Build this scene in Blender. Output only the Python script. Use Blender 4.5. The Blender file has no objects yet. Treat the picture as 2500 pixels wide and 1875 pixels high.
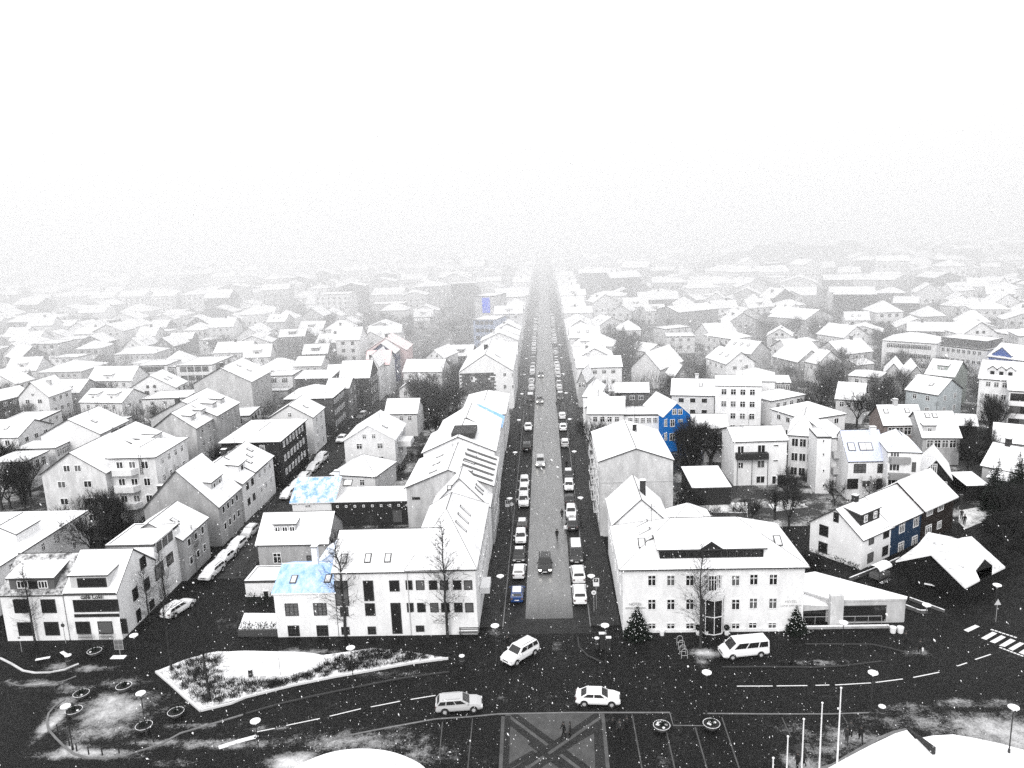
import bpy, bmesh, math, random
import numpy as np
from mathutils import Vector, Matrix
random.seed(7)
C = bpy.context.scene.collection
SC = bpy.context.scene
# ------------------------------------------------------------------ camera
FOC, CX, CY, H = 1900.0, 1250.0, 937.5, 48.0
_up = np.array([-350, 9163, 1900.]); _up /= np.linalg.norm(_up)
_vy = CY - (FOC * _up[2] - _up[0] * 75.0) / _up[1]
_Y = np.array([75.0, CY - _vy, -FOC]); _Y /= np.linalg.norm(_Y)
_X = np.cross(_Y, _up)
RW = np.array([_X, _Y, _up])            # camera axes -> world
cam = bpy.data.cameras.new('camera'); co = bpy.data.objects.new('camera', cam); C.objects.link(co)
cam.sensor_width = 36; cam.lens = FOC / 2500 * 36; cam.clip_end = 9000; cam.clip_start = .1
co.matrix_world = Matrix([list(RW[0]) + [0], list(RW[1]) + [0], list(RW[2]) + [H], [0, 0, 0, 1]])
SC.camera = co
# ------------------------------------------------------------------ world, sun, exposure
world = bpy.data.worlds.new('World'); SC.world = world; world.use_nodes = True
wn = world.node_tree; wn.nodes.clear()
sky = wn.nodes.new('ShaderNodeTexSky'); sky.sky_type = 'NISHITA'; sky.sun_disc = False
sky.sun_elevation = math.radians(38); sky.sun_rotation = math.radians(200); sky.dust_density = 4; sky.ozone_density = 1
hs = wn.nodes.new('ShaderNodeHueSaturation'); hs.inputs['Saturation'].default_value = 0.03
mx = wn.nodes.new('ShaderNodeMix'); mx.data_type = 'RGBA'; mx.inputs[0].default_value = 0.93
mx.inputs[7].default_value = (11.8, 11.85, 11.95, 1)       # even overcast cloud
bg = wn.nodes.new('ShaderNodeBackground'); bg.inputs[1].default_value = 0.1
ow = wn.nodes.new('ShaderNodeOutputWorld')
wn.links.new(sky.outputs[0], hs.inputs['Color']); wn.links.new(hs.outputs[0], mx.inputs[6])
wn.links.new(mx.outputs[2], bg.inputs[0]); wn.links.new(bg.outputs[0], ow.inputs[0])
sd = bpy.data.lights.new('sun', 'SUN'); sd.energy = 1.5; sd.angle = math.radians(25); sd.color = (1, .985, .965)
so = bpy.data.objects.new('sun', sd); C.objects.link(so)
so.rotation_euler = (math.radians(52), 0, math.radians(-20))
so.location = (0, 0, 80)
SC.view_settings.view_transform = 'Standard'; SC.view_settings.look = 'None'
SC.view_settings.exposure = 0.46; SC.view_settings.gamma = 1; SC.view_settings.use_curve_mapping = False
SC.render.engine = 'CYCLES'
cy = SC.cycles
cy.max_bounces = 6; cy.diffuse_bounces = 3; cy.glossy_bounces = 2; cy.transmission_bounces = 2
cy.volume_bounces = 3; cy.transparent_max_bounces = 8; cy.use_denoising = False
cy.caustics_reflective = False; cy.caustics_refractive = False
# ------------------------------------------------------------------ where things stand: survey marks read off the photograph, turned into places on the ground
FR = dict(D=(0,0,.8848),a=(0,1150,3.5296),b=(600,1150,3.5296),c=(1200,1150,3.5296),d=(1875,1150,3.5296),
e=(0,1500,3.5392),f=(600,1500,3.5392),g=(1200,1500,3.5392),h=(1875,1500,3.5392),i=(0,800,3.5392),j=(500,800,3.5392),k=(1000,800,3.5392),
l=(1500,800,4.148),m=(2000,800,4.148),n=(0,550,2.6555),o=(800,550,2.6555),p=(1633,550,2.5514),s=(0,0,1.))
def ray(q):
    a, b, c = FR[q[0]]
    return RW @ np.array([a + q[1] / c - CX, CY - b - q[2] / c, -FOC])
def P(q, z=0.):
    d = ray(q); t = (z - H) / d[2]
    return (d[0] * t, d[1] * t)
def proj(x, y, z):
    c = RW.T @ np.array([x, y, z - H]); return CX + FOC * c[0] / -c[2], CY - FOC * c[1] / -c[2]
def zat(xy, q):
    sy = FR[q[0]][1] + q[2] / FR[q[0]][2]; lo, hi = -5., 80.
    for _ in range(40):
        m_ = (lo + hi) / 2
        if proj(xy[0], xy[1], m_)[1] > sy: lo = m_
        else: hi = m_
    return lo
def vis(x, y, z=3, m=60):
    if y < 30: return False
    px, py = proj(x, y, z); return -m < px < 2500 + m and -m < py < 1875 + 2 * m
# ------------------------------------------------------------------ materials
_mc = {}
def nmat(name):
    m = bpy.data.materials.new(name); m.use_nodes = True; n = m.node_tree
    return m, n, n.nodes['Principled BSDF']
def noise(n, scale, detail=4, rough=.6, coord='Object', sc=None):
    t = n.nodes.new('ShaderNodeTexNoise'); t.inputs['Scale'].default_value = scale
    t.inputs['Detail'].default_value = detail; t.inputs['Roughness'].default_value = rough
    g = n.nodes.new('ShaderNodeNewGeometry')
    if sc:
        mp = n.nodes.new('ShaderNodeMapping'); mp.inputs['Scale'].default_value = sc
        n.links.new(g.outputs['Position'], mp.inputs[0]); n.links.new(mp.outputs[0], t.inputs['Vector'])
    else: n.links.new(g.outputs['Position'], t.inputs['Vector'])
    return t
def ramp(n, fac, stops):
    r = n.nodes.new('ShaderNodeValToRGB'); n.links.new(fac, r.inputs[0]); e = r.color_ramp.elements
    while len(e) < len(stops): e.new(.5)
    for k, (p, c) in enumerate(stops):
        e[k].position = p; e[k].color = (c, c, c, 1) if isinstance(c, (int, float)) else (*c, 1)
    return r
def mixc(n, f, a, b):
    m = n.nodes.new('ShaderNodeMix'); m.data_type = 'RGBA'
    for s, v in ((0, f), (6, a), (7, b)):
        if isinstance(v, (int, float)) and s == 0: m.inputs[0].default_value = v
        elif isinstance(v, (int, float)): m.inputs[s].default_value = (v, v, v, 1)
        elif isinstance(v, tuple): m.inputs[s].default_value = (*v, 1)
        else: n.links.new(v, m.inputs[s])
    return m.outputs[2]
def bump(n, b, h, s=.3, d=.05):
    k = n.nodes.new('ShaderNodeBump'); k.inputs['Strength'].default_value = s; k.inputs['Distance'].default_value = d
    n.links.new(h, k.inputs['Height']); n.links.new(k.outputs[0], b.inputs['Normal'])
def g3(c): return (c, c, c * 1.01) if isinstance(c, (int, float)) else c
def flat(name, c, rough=.6, spec=.3, metal=0.):
    key = ('flat', name, c, rough)
    if key in _mc: return _mc[key]
    m, n, b = nmat(name); b.inputs['Base Color'].default_value = (*g3(c), 1)
    b.inputs['Roughness'].default_value = rough; b.inputs['Specular IOR Level'].default_value = spec; b.inputs['Metallic'].default_value = metal
    _mc[key] = m; return m
def wallm(c, kind='render'):
    """kind: render (plaster with stains), iron (upright corrugated sheet), board, concrete"""
    if isinstance(c, (int, float)): c = round(min(.86, c ** .62 if c > .2 else c) * 20) / 20 if c > .12 else round(c, 2)
    key = ('wall', c, kind)
    if key in _mc: return _mc[key]
    m, n, b = nmat('wall_' + kind); c3 = g3(c); dk = tuple(v * .62 for v in c3)
    t = noise(n, 1.0 if kind != 'concrete' else .7, 7, .7, sc=(1, 1, .35)); t2 = noise(n, 9, 3, .7)
    r = ramp(n, t.outputs[0], [(.36, 0), (.62, 1)])
    amount = {'render': .42, 'iron': .3, 'board': .4, 'concrete': .9}[kind]
    mm = n.nodes.new('ShaderNodeMath'); mm.operation = 'MULTIPLY'; mm.inputs[1].default_value = amount; n.links.new(r.outputs[0], mm.inputs[0])
    c1 = mixc(n, mm.outputs[0], c3, dk)
    r2 = ramp(n, t2.outputs[0], [(.44, 0.), (.72, .75 if kind == 'concrete' else .42)])
    n.links.new(mixc(n, r2.outputs[0], c1, tuple(v * .5 for v in c3)), b.inputs['Base Color'])
    b.inputs['Roughness'].default_value = .8; b.inputs['Specular IOR Level'].default_value = .15
    if kind in ('iron', 'board'):
        w = n.nodes.new('ShaderNodeTexWave'); w.bands_direction = 'Z' if kind == 'board' else 'DIAGONAL'; w.inputs['Scale'].default_value = 1.6 if kind == 'board' else 2.4
        g = n.nodes.new('ShaderNodeNewGeometry'); mp = n.nodes.new('ShaderNodeMapping'); mp.inputs['Scale'].default_value = (1, 1, 1 if kind == 'board' else 0)
        n.links.new(g.outputs['Position'], mp.inputs[0]); n.links.new(mp.outputs[0], w.inputs[0]); bump(n, b, w.outputs[1], .7, .06)
    else: bump(n, b, t2.outputs[0], .25, .03)
    _mc[key] = m; return m
def snowm(cover=1.0, under=.25):
    """snow lying on a roof; cover < 1 lets the roofing show through in streaks"""
    cover = round(cover, 1); key = ('snow', cover, under)
    if key in _mc: return _mc[key]
    m, n, b = nmat('roof_snow'); t = noise(n, 1.3, 8, .72); t2 = noise(n, 14, 2, .6)
    lo = .66 - .42 * (1 - cover); hi = lo + .2 + .1 * (1 - cover)
    r = ramp(n, t.outputs[0], [(lo, 0), (min(hi, .98), 1)])
    t3 = noise(n, 2.2, 7, .8, sc=(1, .22, 1)); r3 = ramp(n, t3.outputs[0], [(.54, 0), (.70, .8)]); r2 = ramp(n, t2.outputs[0], [(.50, 0), (.74, .8)])
    c1 = mixc(n, r.outputs[0], (.87, .87, .88), g3(under))
    c1 = mixc(n, r3.outputs[0], c1, (.30, .30, .31))
    n.links.new(mixc(n, r2.outputs[0], c1, (.30, .30, .31)), b.inputs['Base Color'])
    b.inputs['Roughness'].default_value = .75; b.inputs['Specular IOR Level'].default_value = .2
    bump(n, b, t.outputs[0], .35, .08); _mc[key] = m; return m
GLASS = flat('window_glass', .018, .12, .5)
GLASS2 = flat('window_glass_curtained', .10, .25, .4)
WHITE = flat('white_paint', .8, .5)
DARK = flat('dark_metal', .03, .5)
BLACK = flat('black_paint', .015, .5)
RUB = flat('rubber', .02, .8)
CONC = wallm(.4, 'concrete')
SNOW = snowm(1.0)
BARK = None
def barkm():
    m, n, b = nmat('bark'); t = noise(n, 6, 3); n.links.new(ramp(n, t.outputs[0], [(.3, .012), (.7, .04)]).outputs[0], b.inputs['Base Color'])
    b.inputs['Roughness'].default_value = .9; return m
BARK = barkm()
TWIGX = flat('twigs_pale', .075, .9, .1)
TWIG = flat('twigs', .028, .9, .1)
NEEDLE = flat('needles', (.012, .016, .013), .9, .1)
# ------------------------------------------------------------------ object helpers
def me(name, verts, faces, mats, fm=None, smooth=False):
    m = bpy.data.meshes.new(name); m.from_pydata([tuple(map(float, v)) for v in verts], [], faces)
    for x in mats: m.materials.append(x)
    if fm: m.polygons.foreach_set('material_index', fm)
    if smooth: m.polygons.foreach_set('use_smooth', [True] * len(m.polygons))
    m.update(); return m
def ob(name, mesh, parent=None, loc=(0, 0, 0), rz=0., sc=None):
    o = bpy.data.objects.new(name, mesh); C.objects.link(o); o.location = loc; o.rotation_euler = (0, 0, rz)
    if sc: o.scale = sc
    if parent: o.parent = parent
    return o
def tag(o, label, cat, group=None):
    o['label'] = label; o['category'] = cat
    if group: o['group'] = group
    return o
def thing(name, label, cat, loc, rz=0., group=None):
    return tag(ob(name, None, None, loc, rz), label, cat, group)
def struct(name, mesh, parent=None):
    o = ob(name, mesh, parent)
    if not parent: o['kind'] = 'structure'
    return o
def copy_tree(o, parent=None):
    c = o.copy(); C.objects.link(c)
    if parent: c.parent = parent
    for ch in o.children: copy_tree(ch, c)
    return c
class G:
    """gathers faces of one mesh"""
    def __init__(s): s.v = []; s.f = []; s.m = []
    def poly(s, pts, m=0):
        k = len(s.v); s.v += [tuple(p) for p in pts]; s.f.append(tuple(range(k, k + len(pts)))); s.m.append(m)
    def box(s, a, b, m=0):
        (x0, y0, z0), (x1, y1, z1) = a, b; k = len(s.v)
        s.v += [(x0,y0,z0),(x1,y0,z0),(x1,y1,z0),(x0,y1,z0),(x0,y0,z1),(x1,y0,z1),(x1,y1,z1),(x0,y1,z1)]
        for q in ((0,3,2,1),(4,5,6,7),(0,1,5,4),(1,2,6,5),(2,3,7,6),(3,0,4,7)): s.f.append(tuple(k + i for i in q)); s.m.append(m)
    def tube(s, a, b, r0, r1=None, n=6, m=0, cap=True):
        a = Vector(a); b = Vector(b); r1 = r0 if r1 is None else r1; d = (b - a).normalized()
        x = d.orthogonal().normalized(); y = d.cross(x); k = len(s.v)
        for p, r in ((a, r0), (b, r1)):
            for i in range(n):
                t = 2 * math.pi * i / n; s.v.append(tuple(p + (x * math.cos(t) + y * math.sin(t)) * r))
        for i in range(n): j = (i + 1) % n; s.f.append((k + i, k + j, k + n + j, k + n + i)); s.m.append(m)
        if cap: s.f.append(tuple(k + n + i for i in range(n))); s.m.append(m); s.f.append(tuple(k + n - 1 - i for i in range(n))); s.m.append(m)
    def lathe(s, prof, n=14, m=0, c=(0, 0)):
        k = len(s.v)
        for r, z in prof:
            for i in range(n): t = 2 * math.pi * i / n; s.v.append((c[0] + r * math.cos(t), c[1] + r * math.sin(t), z))
        for j in range(len(prof) - 1):
            for i in range(n):
                i2 = (i + 1) % n; s.f.append((k + j*n + i, k + j*n + i2, k + (j+1)*n + i2, k + (j+1)*n + i)); s.m.append(m)
    def prism(s, pts, z0, z1, m=0, mtop=None, mside=None):
        n = len(pts); area = sum(pts[i][0] * pts[(i+1) % n][1] - pts[(i+1) % n][0] * pts[i][1] for i in range(n))
        if area < 0: pts = pts[::-1]
        zt = z1 if isinstance(z1, (list, tuple)) else [z1] * n
        if area < 0 and isinstance(z1, (list, tuple)): zt = zt[::-1]
        k = len(s.v); s.v += [(p[0], p[1], z0) for p in pts] + [(p[0], p[1], z) for p, z in zip(pts, zt)]
        s.f.append(tuple(k + n - 1 - i for i in range(n))); s.m.append(m if mside is None else mside)
        s.f.append(tuple(k + n + i for i in range(n))); s.m.append(m if mtop is None else mtop)
        for i in range(n): j = (i + 1) % n; s.f.append((k + i, k + j, k + n + j, k + n + i)); s.m.append(m if mside is None else mside)
    def mesh(s, name, mats, smooth=False): return me(name, s.v, s.f, mats, s.m, smooth)
# ------------------------------------------------------------------ haze (see also snow_shower further down)
def volbox(name, a, b, dens, col=(1, 1, 1), aniso=.2):
    g = G(); g.box(a, b); m = bpy.data.materials.new(name); m.use_nodes = True; n = m.node_tree; n.nodes.clear()
    o = n.nodes.new('ShaderNodeOutputMaterial'); v = n.nodes.new('ShaderNodeVolumePrincipled')
    v.inputs['Color'].default_value = (*col, 1); v.inputs['Density'].default_value = dens; v.inputs['Anisotropy'].default_value = aniso
    n.links.new(v.outputs[0], o.inputs['Volume'])
    x = ob(name, g.mesh(name, [m])); x['kind'] = 'stuff'; return x
volbox('haze', (-1600, -30, -1), (1600, 2600, 60), .00009, (.95, .95, .95))
volbox('snow_shower_haze', (-1500, 172, -.5), (1500, 2500, 120), .0044, (.945, .945, .948))
# ------------------------------------------------------------------ ground, streets
NICK = []   # (x, y, short name) of hand-placed buildings, used in labels of what stands by them
ZONE = [(18,97,37,156),(52,97,78,128),(42,98,60,120),(-38,275,-18,343),(118,590,300,730)]   # open ground
FOOT = []   # footprints taken: (x0, y0, x1, y1)
def groundm(lo, hi, a, b, dark=.02, light=.55, spec=.35, rough=.55, grain=.05):
    m, n, bb = nmat('ground'); t = noise(n, .16, 8, .68); t2 = noise(n, 3.2, 6, .75)
    ad = n.nodes.new('ShaderNodeMath'); ad.operation = 'MULTIPLY_ADD'; n.links.new(t2.outputs[0], ad.inputs[0]); ad.inputs[1].default_value = .45; n.links.new(t.outputs[0], ad.inputs[2])
    r = ramp(n, ad.outputs[0], [(a, 0), (b, 1)])
    base = ramp(n, t2.outputs[0], [(.3, dark * .5), (.75, dark * 1.9)])
    n.links.new(mixc(n, r.outputs[0], base.outputs[0], (light, light, light)), bb.inputs['Base Color'])
    bb.inputs['Roughness'].default_value = rough; bb.inputs['Specular IOR Level'].default_value = spec
    bump(n, bb, t2.outputs[0], .3, .05); return m
def plane(name, pts, z, mat, kind='structure'):
    o = ob(name, me(name, [(x, y, z) for x, y in pts], [tuple(range(len(pts)))], [mat])); o['kind'] = kind; return o
def rect(x0, y0, x1, y1): return [(x0, y0), (x1, y0), (x1, y1), (x0, y1)]
YARD = groundm(0, 0, .56, .74, .018, .8)
GARDEN = groundm(0, 0, .74, .95, .018, .7)
g = G(); N = 44
for i in range(N):
    for j in range(N):
        x0 = -2200 + 4400 * i / N; x1 = -2200 + 4400 * (i + 1) / N; y0 = -400 + 3400 * j / N; y1 = -400 + 3400 * (j + 1) / N
        g.poly([(x0, y0, 0), (x1, y0, 0), (x1, y1, 0), (x0, y1, 0)])
gr = struct('ground', g.mesh('ground', [GARDEN]))
# plaza and roads in front: one fine sheet with a record of where snow has settled
def poly_px(fr, pts): return [P((fr, x, y)) for x, y in pts]
def inpoly(x, y, pts):
    c = False; n = len(pts)
    for i in range(n):
        x1, y1 = pts[i]; x2, y2 = pts[(i + 1) % n]
        if (y1 > y) != (y2 > y) and x < (x2 - x1) * (y - y1) / (y2 - y1) + x1: c = not c
    return c
BLOB = [(('e',980,820),4.6,3.2,.62),(('e',950,760),3.6,2.0,.58),(('e',450,930),1.0,2.6,.75),(('e',560,760),1.6,1.2,.5),(('e',760,1200),4.8,.9,.68),(('e',850,1000),5.,2.2,.45),(('e',1350,1110),3.6,.8,.52),(('e',600,1160),1.8,.9,.6),
 (('e',1050,590),3.5,1.6,.38),(('e',280,600),4.0,.9,.5),(('e',520,450),2.2,1.1,.55),(('e',760,470),3.5,.9,.42),(('e',1700,960),5,.6,.4),(('e',1950,1120),6.5,.9,.45),(('e',1500,1290),3,.8,.3),
 (('f',420,1290),2.6,1.6,.8),(('f',700,1080),6,.8,.36),(('f',960,1100),9,2.0,.42),(('f',1550,1220),4.5,1.6,.4),(('f',250,980),3,.5,.4),(('f',1200,990),5,.5,.35),(('f',1200,520),6,.8,.3),(('f',1300,380),5,1.0,.42),(('f',500,330),5,1.0,.5),
 (('h',1300,930),6,1.4,.4),(('h',1750,920),7,1.8,.42),(('h',1640,760),2.5,.8,.5),(('h',2000,1010),6,2.6,.6),(('h',2200,1100),5,2,.62),(('h',1950,760),4,.8,.42),(('h',1200,800),5,.8,.35),(('h',1000,900),4,1,.35),
 (('g',1830,330),2.0,.9,.75),(('g',1810,410),1.0,1.0,.45),(('g',570,270),.9,1.6,.35),(('g',60,720),1.2,.8,.3),(('h',640,1080),2.6,1.9,.5),(('h',800,1080),2.,1.6,.42),(('h',300,1280),2.4,1.6,.5),(('h',1310,330),2.,.8,.45),(('g',620,1000),2.,1.5,.3),(('h',480,1130),4,2,.33),(('h',300,1000),4,2,.25),(('g',1480,1280),1.2,1.4,.3),
 (('h',420,420),4.8,.55,.5),(('a',1990,1300),2.2,2.6,.3),(('e',620,640),3,1.,.4),(('e',1200,800),2.5,1.5,.45),(('g',40,130),1.,3.,.3)]
BL = [(*P(q), rx, ry, s * (1 if s > .9 else .84)) for q, rx, ry, s in BLOB]
nx, ny = 260, 96; X0, X1, Y0, Y1 = -95., 78., 52., 116.
vs = []; at = []
for j in range(ny + 1):
    y = Y0 + (Y1 - Y0) * j / ny
    for i in range(nx + 1):
        x = X0 + (X1 - X0) * i / nx; vs.append((x, y, .004)); s = 0.
        for bx, by, rx, ry, st in BL:
            d = ((x - bx) / rx) ** 2 + ((y - by) / ry) ** 2
            if d < 6: s = max(s, st * math.exp(-d * .9))
        at.append(s)
fs = [(j*(nx+1)+i, j*(nx+1)+i+1, (j+1)*(nx+1)+i+1, (j+1)*(nx+1)+i) for j in range(ny) for i in range(nx)]
def plazam():
    m, n, b = nmat('wet_asphalt'); t = noise(n, .5, 9, .75); t2 = noise(n, 6, 5, .9)
    a = n.nodes.new('ShaderNodeAttribute'); a.attribute_name = 'snow'
    s1 = n.nodes.new('ShaderNodeMath'); s1.operation = 'MULTIPLY_ADD'; n.links.new(t2.outputs[0], s1.inputs[0]); s1.inputs[1].default_value = .72; n.links.new(t.outputs[0], s1.inputs[2])
    s2 = n.nodes.new('ShaderNodeMath'); s2.operation = 'ADD'; n.links.new(s1.outputs[0], s2.inputs[0]); n.links.new(a.outputs['Fac'], s2.inputs[1])
    r = ramp(n, s2.outputs[0], [(0, 0), (.5, 1)]); r.color_ramp.interpolation = 'EASE'
    mr = n.nodes.new('ShaderNodeMapRange'); mr.inputs[1].default_value = 1.08; mr.inputs[2].default_value = 1.72; n.links.new(s2.outputs[0], mr.inputs[0])
    base = ramp(n, t2.outputs[0], [(.3, .0), (.5, .006), (.62, .03), (.8, .10)])
    t4 = noise(n, .22, 6, .7); t5 = noise(n, 1.6, 8, .85); wet = ramp(n, t4.outputs[0], [(.42, 0), (.66, .75)]); fl = ramp(n, t5.outputs[0], [(.5, 0), (.72, .8)]); mu = n.nodes.new('ShaderNodeMath'); mu.operation = 'MULTIPLY'; n.links.new(wet.outputs[0], mu.inputs[0]); n.links.new(fl.outputs[0], mu.inputs[1])
    bs = mixc(n, mu.outputs[0], base.outputs[0], .11)
    n.links.new(mixc(n, mr.outputs[0], bs, (.85, .85, .86)), b.inputs['Base Color'])
    b.inputs['Roughness'].default_value = .5; b.inputs['Specular IOR Level'].default_value = .05; bump(n, b, t2.outputs[0], .3, .04); return m
m_ = me('plaza_asphalt', vs, fs, [plazam()]); m_.attributes.new('snow', 'FLOAT', 'POINT').data.foreach_set('value', at)
struct('plaza_asphalt', m_)
# main street: worn wet lane between two rows of parked cars, gutters and pavements
def lanem():
    m, n, b = nmat('wet_lane'); t = noise(n, .8, 6, .7, sc=(1, .12, 1)); t2 = noise(n, 8, 4, .8)
    n.links.new(mixc(n, ramp(n, t2.outputs[0], [(.4, 0), (.75, .5)]).outputs[0], ramp(n, t.outputs[0], [(.3, .055), (.7, .14)]).outputs[0], .45), b.inputs['Base Color'])
    gm = n.nodes.new('ShaderNodeNewGeometry'); sx = n.nodes.new('ShaderNodeSeparateXYZ'); n.links.new(gm.outputs['Position'], sx.inputs[0]); ma = n.nodes.new('ShaderNodeMath'); ma.operation = 'MULTIPLY_ADD'; ma.inputs[1].default_value = 4.; n.links.new(t2.outputs[0], ma.inputs[0]); n.links.new(sx.outputs[1], ma.inputs[2]); wr = n.nodes.new('ShaderNodeMapRange'); wr.inputs[1].default_value = 90.2; wr.inputs[2].default_value = 97.; wr.inputs[3].default_value = .12; n.links.new(ma.outputs[0], wr.inputs[0])
    lk = b.inputs['Base Color'].links[0].from_socket; n.links.new(mixc(n, wr.outputs[0], .012, lk), b.inputs['Base Color'])
    b.inputs['Roughness'].default_value = .3; b.inputs['Specular IOR Level'].default_value = .8; bump(n, b, t2.outputs[0], .2, .02); return m
def darkm(v=.010, v2=.03):
    m, n, b = nmat('wet_paving'); t = noise(n, .7, 8, .75); t2 = noise(n, 7, 4, .8)
    n.links.new(mixc(n, ramp(n, t2.outputs[0], [(.5, 0), (.8, .4)]).outputs[0], ramp(n, t.outputs[0], [(.35, v), (.7, v2)]).outputs[0], .14), b.inputs['Base Color'])
    b.inputs['Roughness'].default_value = .55; b.inputs['Specular IOR Level'].default_value = .14; bump(n, b, t2.outputs[0], .2, .02); return m
LANE = lanem(); PAVE = darkm(); GUT = darkm(.006, .025)
g = G()
ys = [84.6] + [90 + 20 * i for i in range(48)]
for a_, b_ in zip(ys, ys[1:]): g.poly([(-6.3, a_, .009), (4.5, a_, .009), (4.3, b_, .009), (-6.3, b_, .009)] if a_ < 89 else [(-6.3, a_, .009), (4.4, a_, .009), (4.4, b_, .009), (-6.3, b_, .009)])
struct('main_street', g.mesh('main_street', [GUT]))
g = G()
for a_, b_ in zip(ys[1:], ys[2:]): g.poly([(-3.55, a_ - 1.8, .014), (2.35, a_ - 1.8, .014), (2.35, b_ - 1.8, .014), (-3.55, b_ - 1.8, .014)])
struct('street_lane', g.mesh('street_lane', [LANE]))
for nm, x0, x1 in (('pavement_left', -9.25, -6.3), ('pavement_right', 4.4, 7.9)):
    g = G(); g.box((x0, 86.2, 0), (x1, 1030, .13)); o = struct(nm, g.mesh(nm, [PAVE]))
    g = G()
    xe = x1 if x0 < 0 else x0
    for k in range(120): g.box((xe - .12 if x0 < 0 else xe, 86.2 + k * 2.5, .0), (xe if x0 < 0 else xe + .12, 86.2 + k * 2.5 + 2.46, .135))
    o2 = ob('kerb_stones', g.mesh('kerb_stones', [flat('kerb', .16, .7)]), o); o2['kind'] = 'stuff'
    o2.location.x += (.125 if x0 < 0 else -.125)
# side street on the left, running parallel to the main street
g = G(); g.poly([(-51.2, 101, .009), (-43.6, 101, .009), (-45.2, 420, .009), (-51.2, 420, .009)]); struct('side_street', g.mesh('side_street', [darkm(.012, .045)]))
g = G(); g.box((-45.3, 102, 0), (-43.6, 400, .12)); struct('side_street_pavement', g.mesh('side_street_pavement', [PAVE]))
# pavement in front of the left white building, with its stone kerb line
def strip(name, px, w, z0, z1, mat, parent=None, kind='structure'):
    pts = [Vector(P(q)) for q in px]; L = []; R = []
    for i, p in enumerate(pts):
        d = (pts[min(i + 1, len(pts) - 1)] - pts[max(i - 1, 0)]).normalized(); nrm = Vector((-d.y, d.x)); L.append(p + nrm * w / 2); R.append(p - nrm * w / 2)
    g = G()
    for i in range(len(pts) - 1): g.prism([R[i], R[i + 1], L[i + 1], L[i]], z0, z1)
    o = ob(name, g.mesh(name, [mat]), parent)
    if not parent: o['kind'] = kind
    return o
KERB = flat('kerb_stone', .035, .7); KERBP = wallm(.2, 'concrete'); PAINT = None
def paintm():
    m, n, b = nmat('road_paint'); t = noise(n, 9, 5, .8); n.links.new(ramp(n, t.outputs[0], [(.34, .2), (.5, .72)]).outputs[0], b.inputs['Base Color']); b.inputs['Roughness'].default_value = .6; return m
PAINT = paintm()
strip('kerb', [('f',0,862),('f',300,775),('f',560,715),('f',940,635),('f',1320,560),('f',1640,515),('f',1760,500)], .22, 0, .12, KERB)
strip('kerb_line', [('f',640,1130),('f',820,1060),('f',1200,985),('f',1640,905),('f',1950,885),('g',60,862),('g',700,850),('g',1540,850)], .18, 0, .05, KERBP)
strip('kerb_line_right', [('g',1830,858),('h',60,862),('h',540,862),('h',900,850)], .16, 0, .05, KERBP)
strip('kerb_step', [('g',1540,850),('g',1570,960),('g',1960,965)], .1, 0, .04, KERBP)
strip('kerb_corner_right', [('g',745,200),('g',755,285),('g',830,360),('g',960,420)], .18, 0, .12, KERB)
strip('kerb_hotel', [('h',320,258),('h',900,262),('h',1060,295),('h',1180,330)], .18, 0, .1, KERB)
strip('kerb_verge', [('g',1990,458),('h',0,455),('h',400,460),('h',640,448),('h',980,408)], .18, 0, .1, KERB)
strip('kerb_island', [('e',560,740),('e',470,800),('e',420,860),('e',405,930),('e',420,1000),('e',480,1070),('e',560,1150),('e',640,1210),('e',760,1245),('e',900,1250),('e',1080,1225),('e',1250,1170),('e',1400,1120),('e',1560,1030),('e',1800,960),('e',2100,870)], .2, 0, .1, KERBP)
strip('kerb_corner_left', [('e',0,380),('e',100,430),('e',200,490),('e',300,508),('e',430,505),('e',560,480),('e',680,430)], .22, 0, .12, wallm(.55, 'concrete'))
strip('kerb_bay', [('e',50,580),('e',150,615),('e',280,620),('e',420,605),('e',560,575),('e',660,535)], .16, 0, .06, KERBP)
strip('kerb_snowy', [('e',1890,1155),('e',2060,1100),('e',2210,1060),('f',90,1065)], .5, 0, .08, snowm(.6, .2))
# painted marks on the road
for nm, segs in (('road_marking', [(('f',95,1015),('f',250,985)),(('f',350,960),('f',640,900)),(('f',725,880),('f',995,815)),(('f',1080,800),('f',1335,750)),(('f',1425,735),('f',1640,700)),
  (('g',2120,620),('h',40,619)),(('h',75,618),('h',340,615)),(('h',410,613),('h',530,610)),(('h',580,610),('h',890,592)),(('h',930,588),('h',1165,558)),(('h',1255,545),('h',1480,500)),(('h',1640,445),('h',1720,418)),(('h',1790,390),('h',1925,345))]),):
    for a_, b_ in segs: strip(nm, [a_, b_], .14, .005, .010, PAINT)
cw = [((1685,1370),(1785,1325),(1825,1340),(1725,1388)),((1835,1440),(1935,1385),(1975,1400),(1880,1455)),((1910,1470),(2010,1415),(2050,1432),(1955,1485)),((1990,1505),(2090,1445),(2135,1462),(2040,1515)),((2070,1532),(2170,1475),(2212,1487),(2110,1548)),((2160,1565),(2250,1510),(2295,1525),(2205,1582))]
for q in cw:
    g = G(); g.prism([P(('d', x, y)) for x, y in q], .005, .011); struct('crossing_bar', g.mesh('crossing_bar', [PAINT]))
for a_, b_ in (((1920,1365),(2150,1440)),((1995,1520),(2206,1600))):
    n = 7
    for i in range(n):
        t0, t1 = i / n, (i + .8) / n
        strip('crossing_edge_stone', [('d', a_[0] + (b_[0]-a_[0])*t0, a_[1] + (b_[1]-a_[1])*t0), ('d', a_[0] + (b_[0]-a_[0])*t1, a_[1] + (b_[1]-a_[1])*t1)], .22, .004, .03, PAINT)
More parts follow.
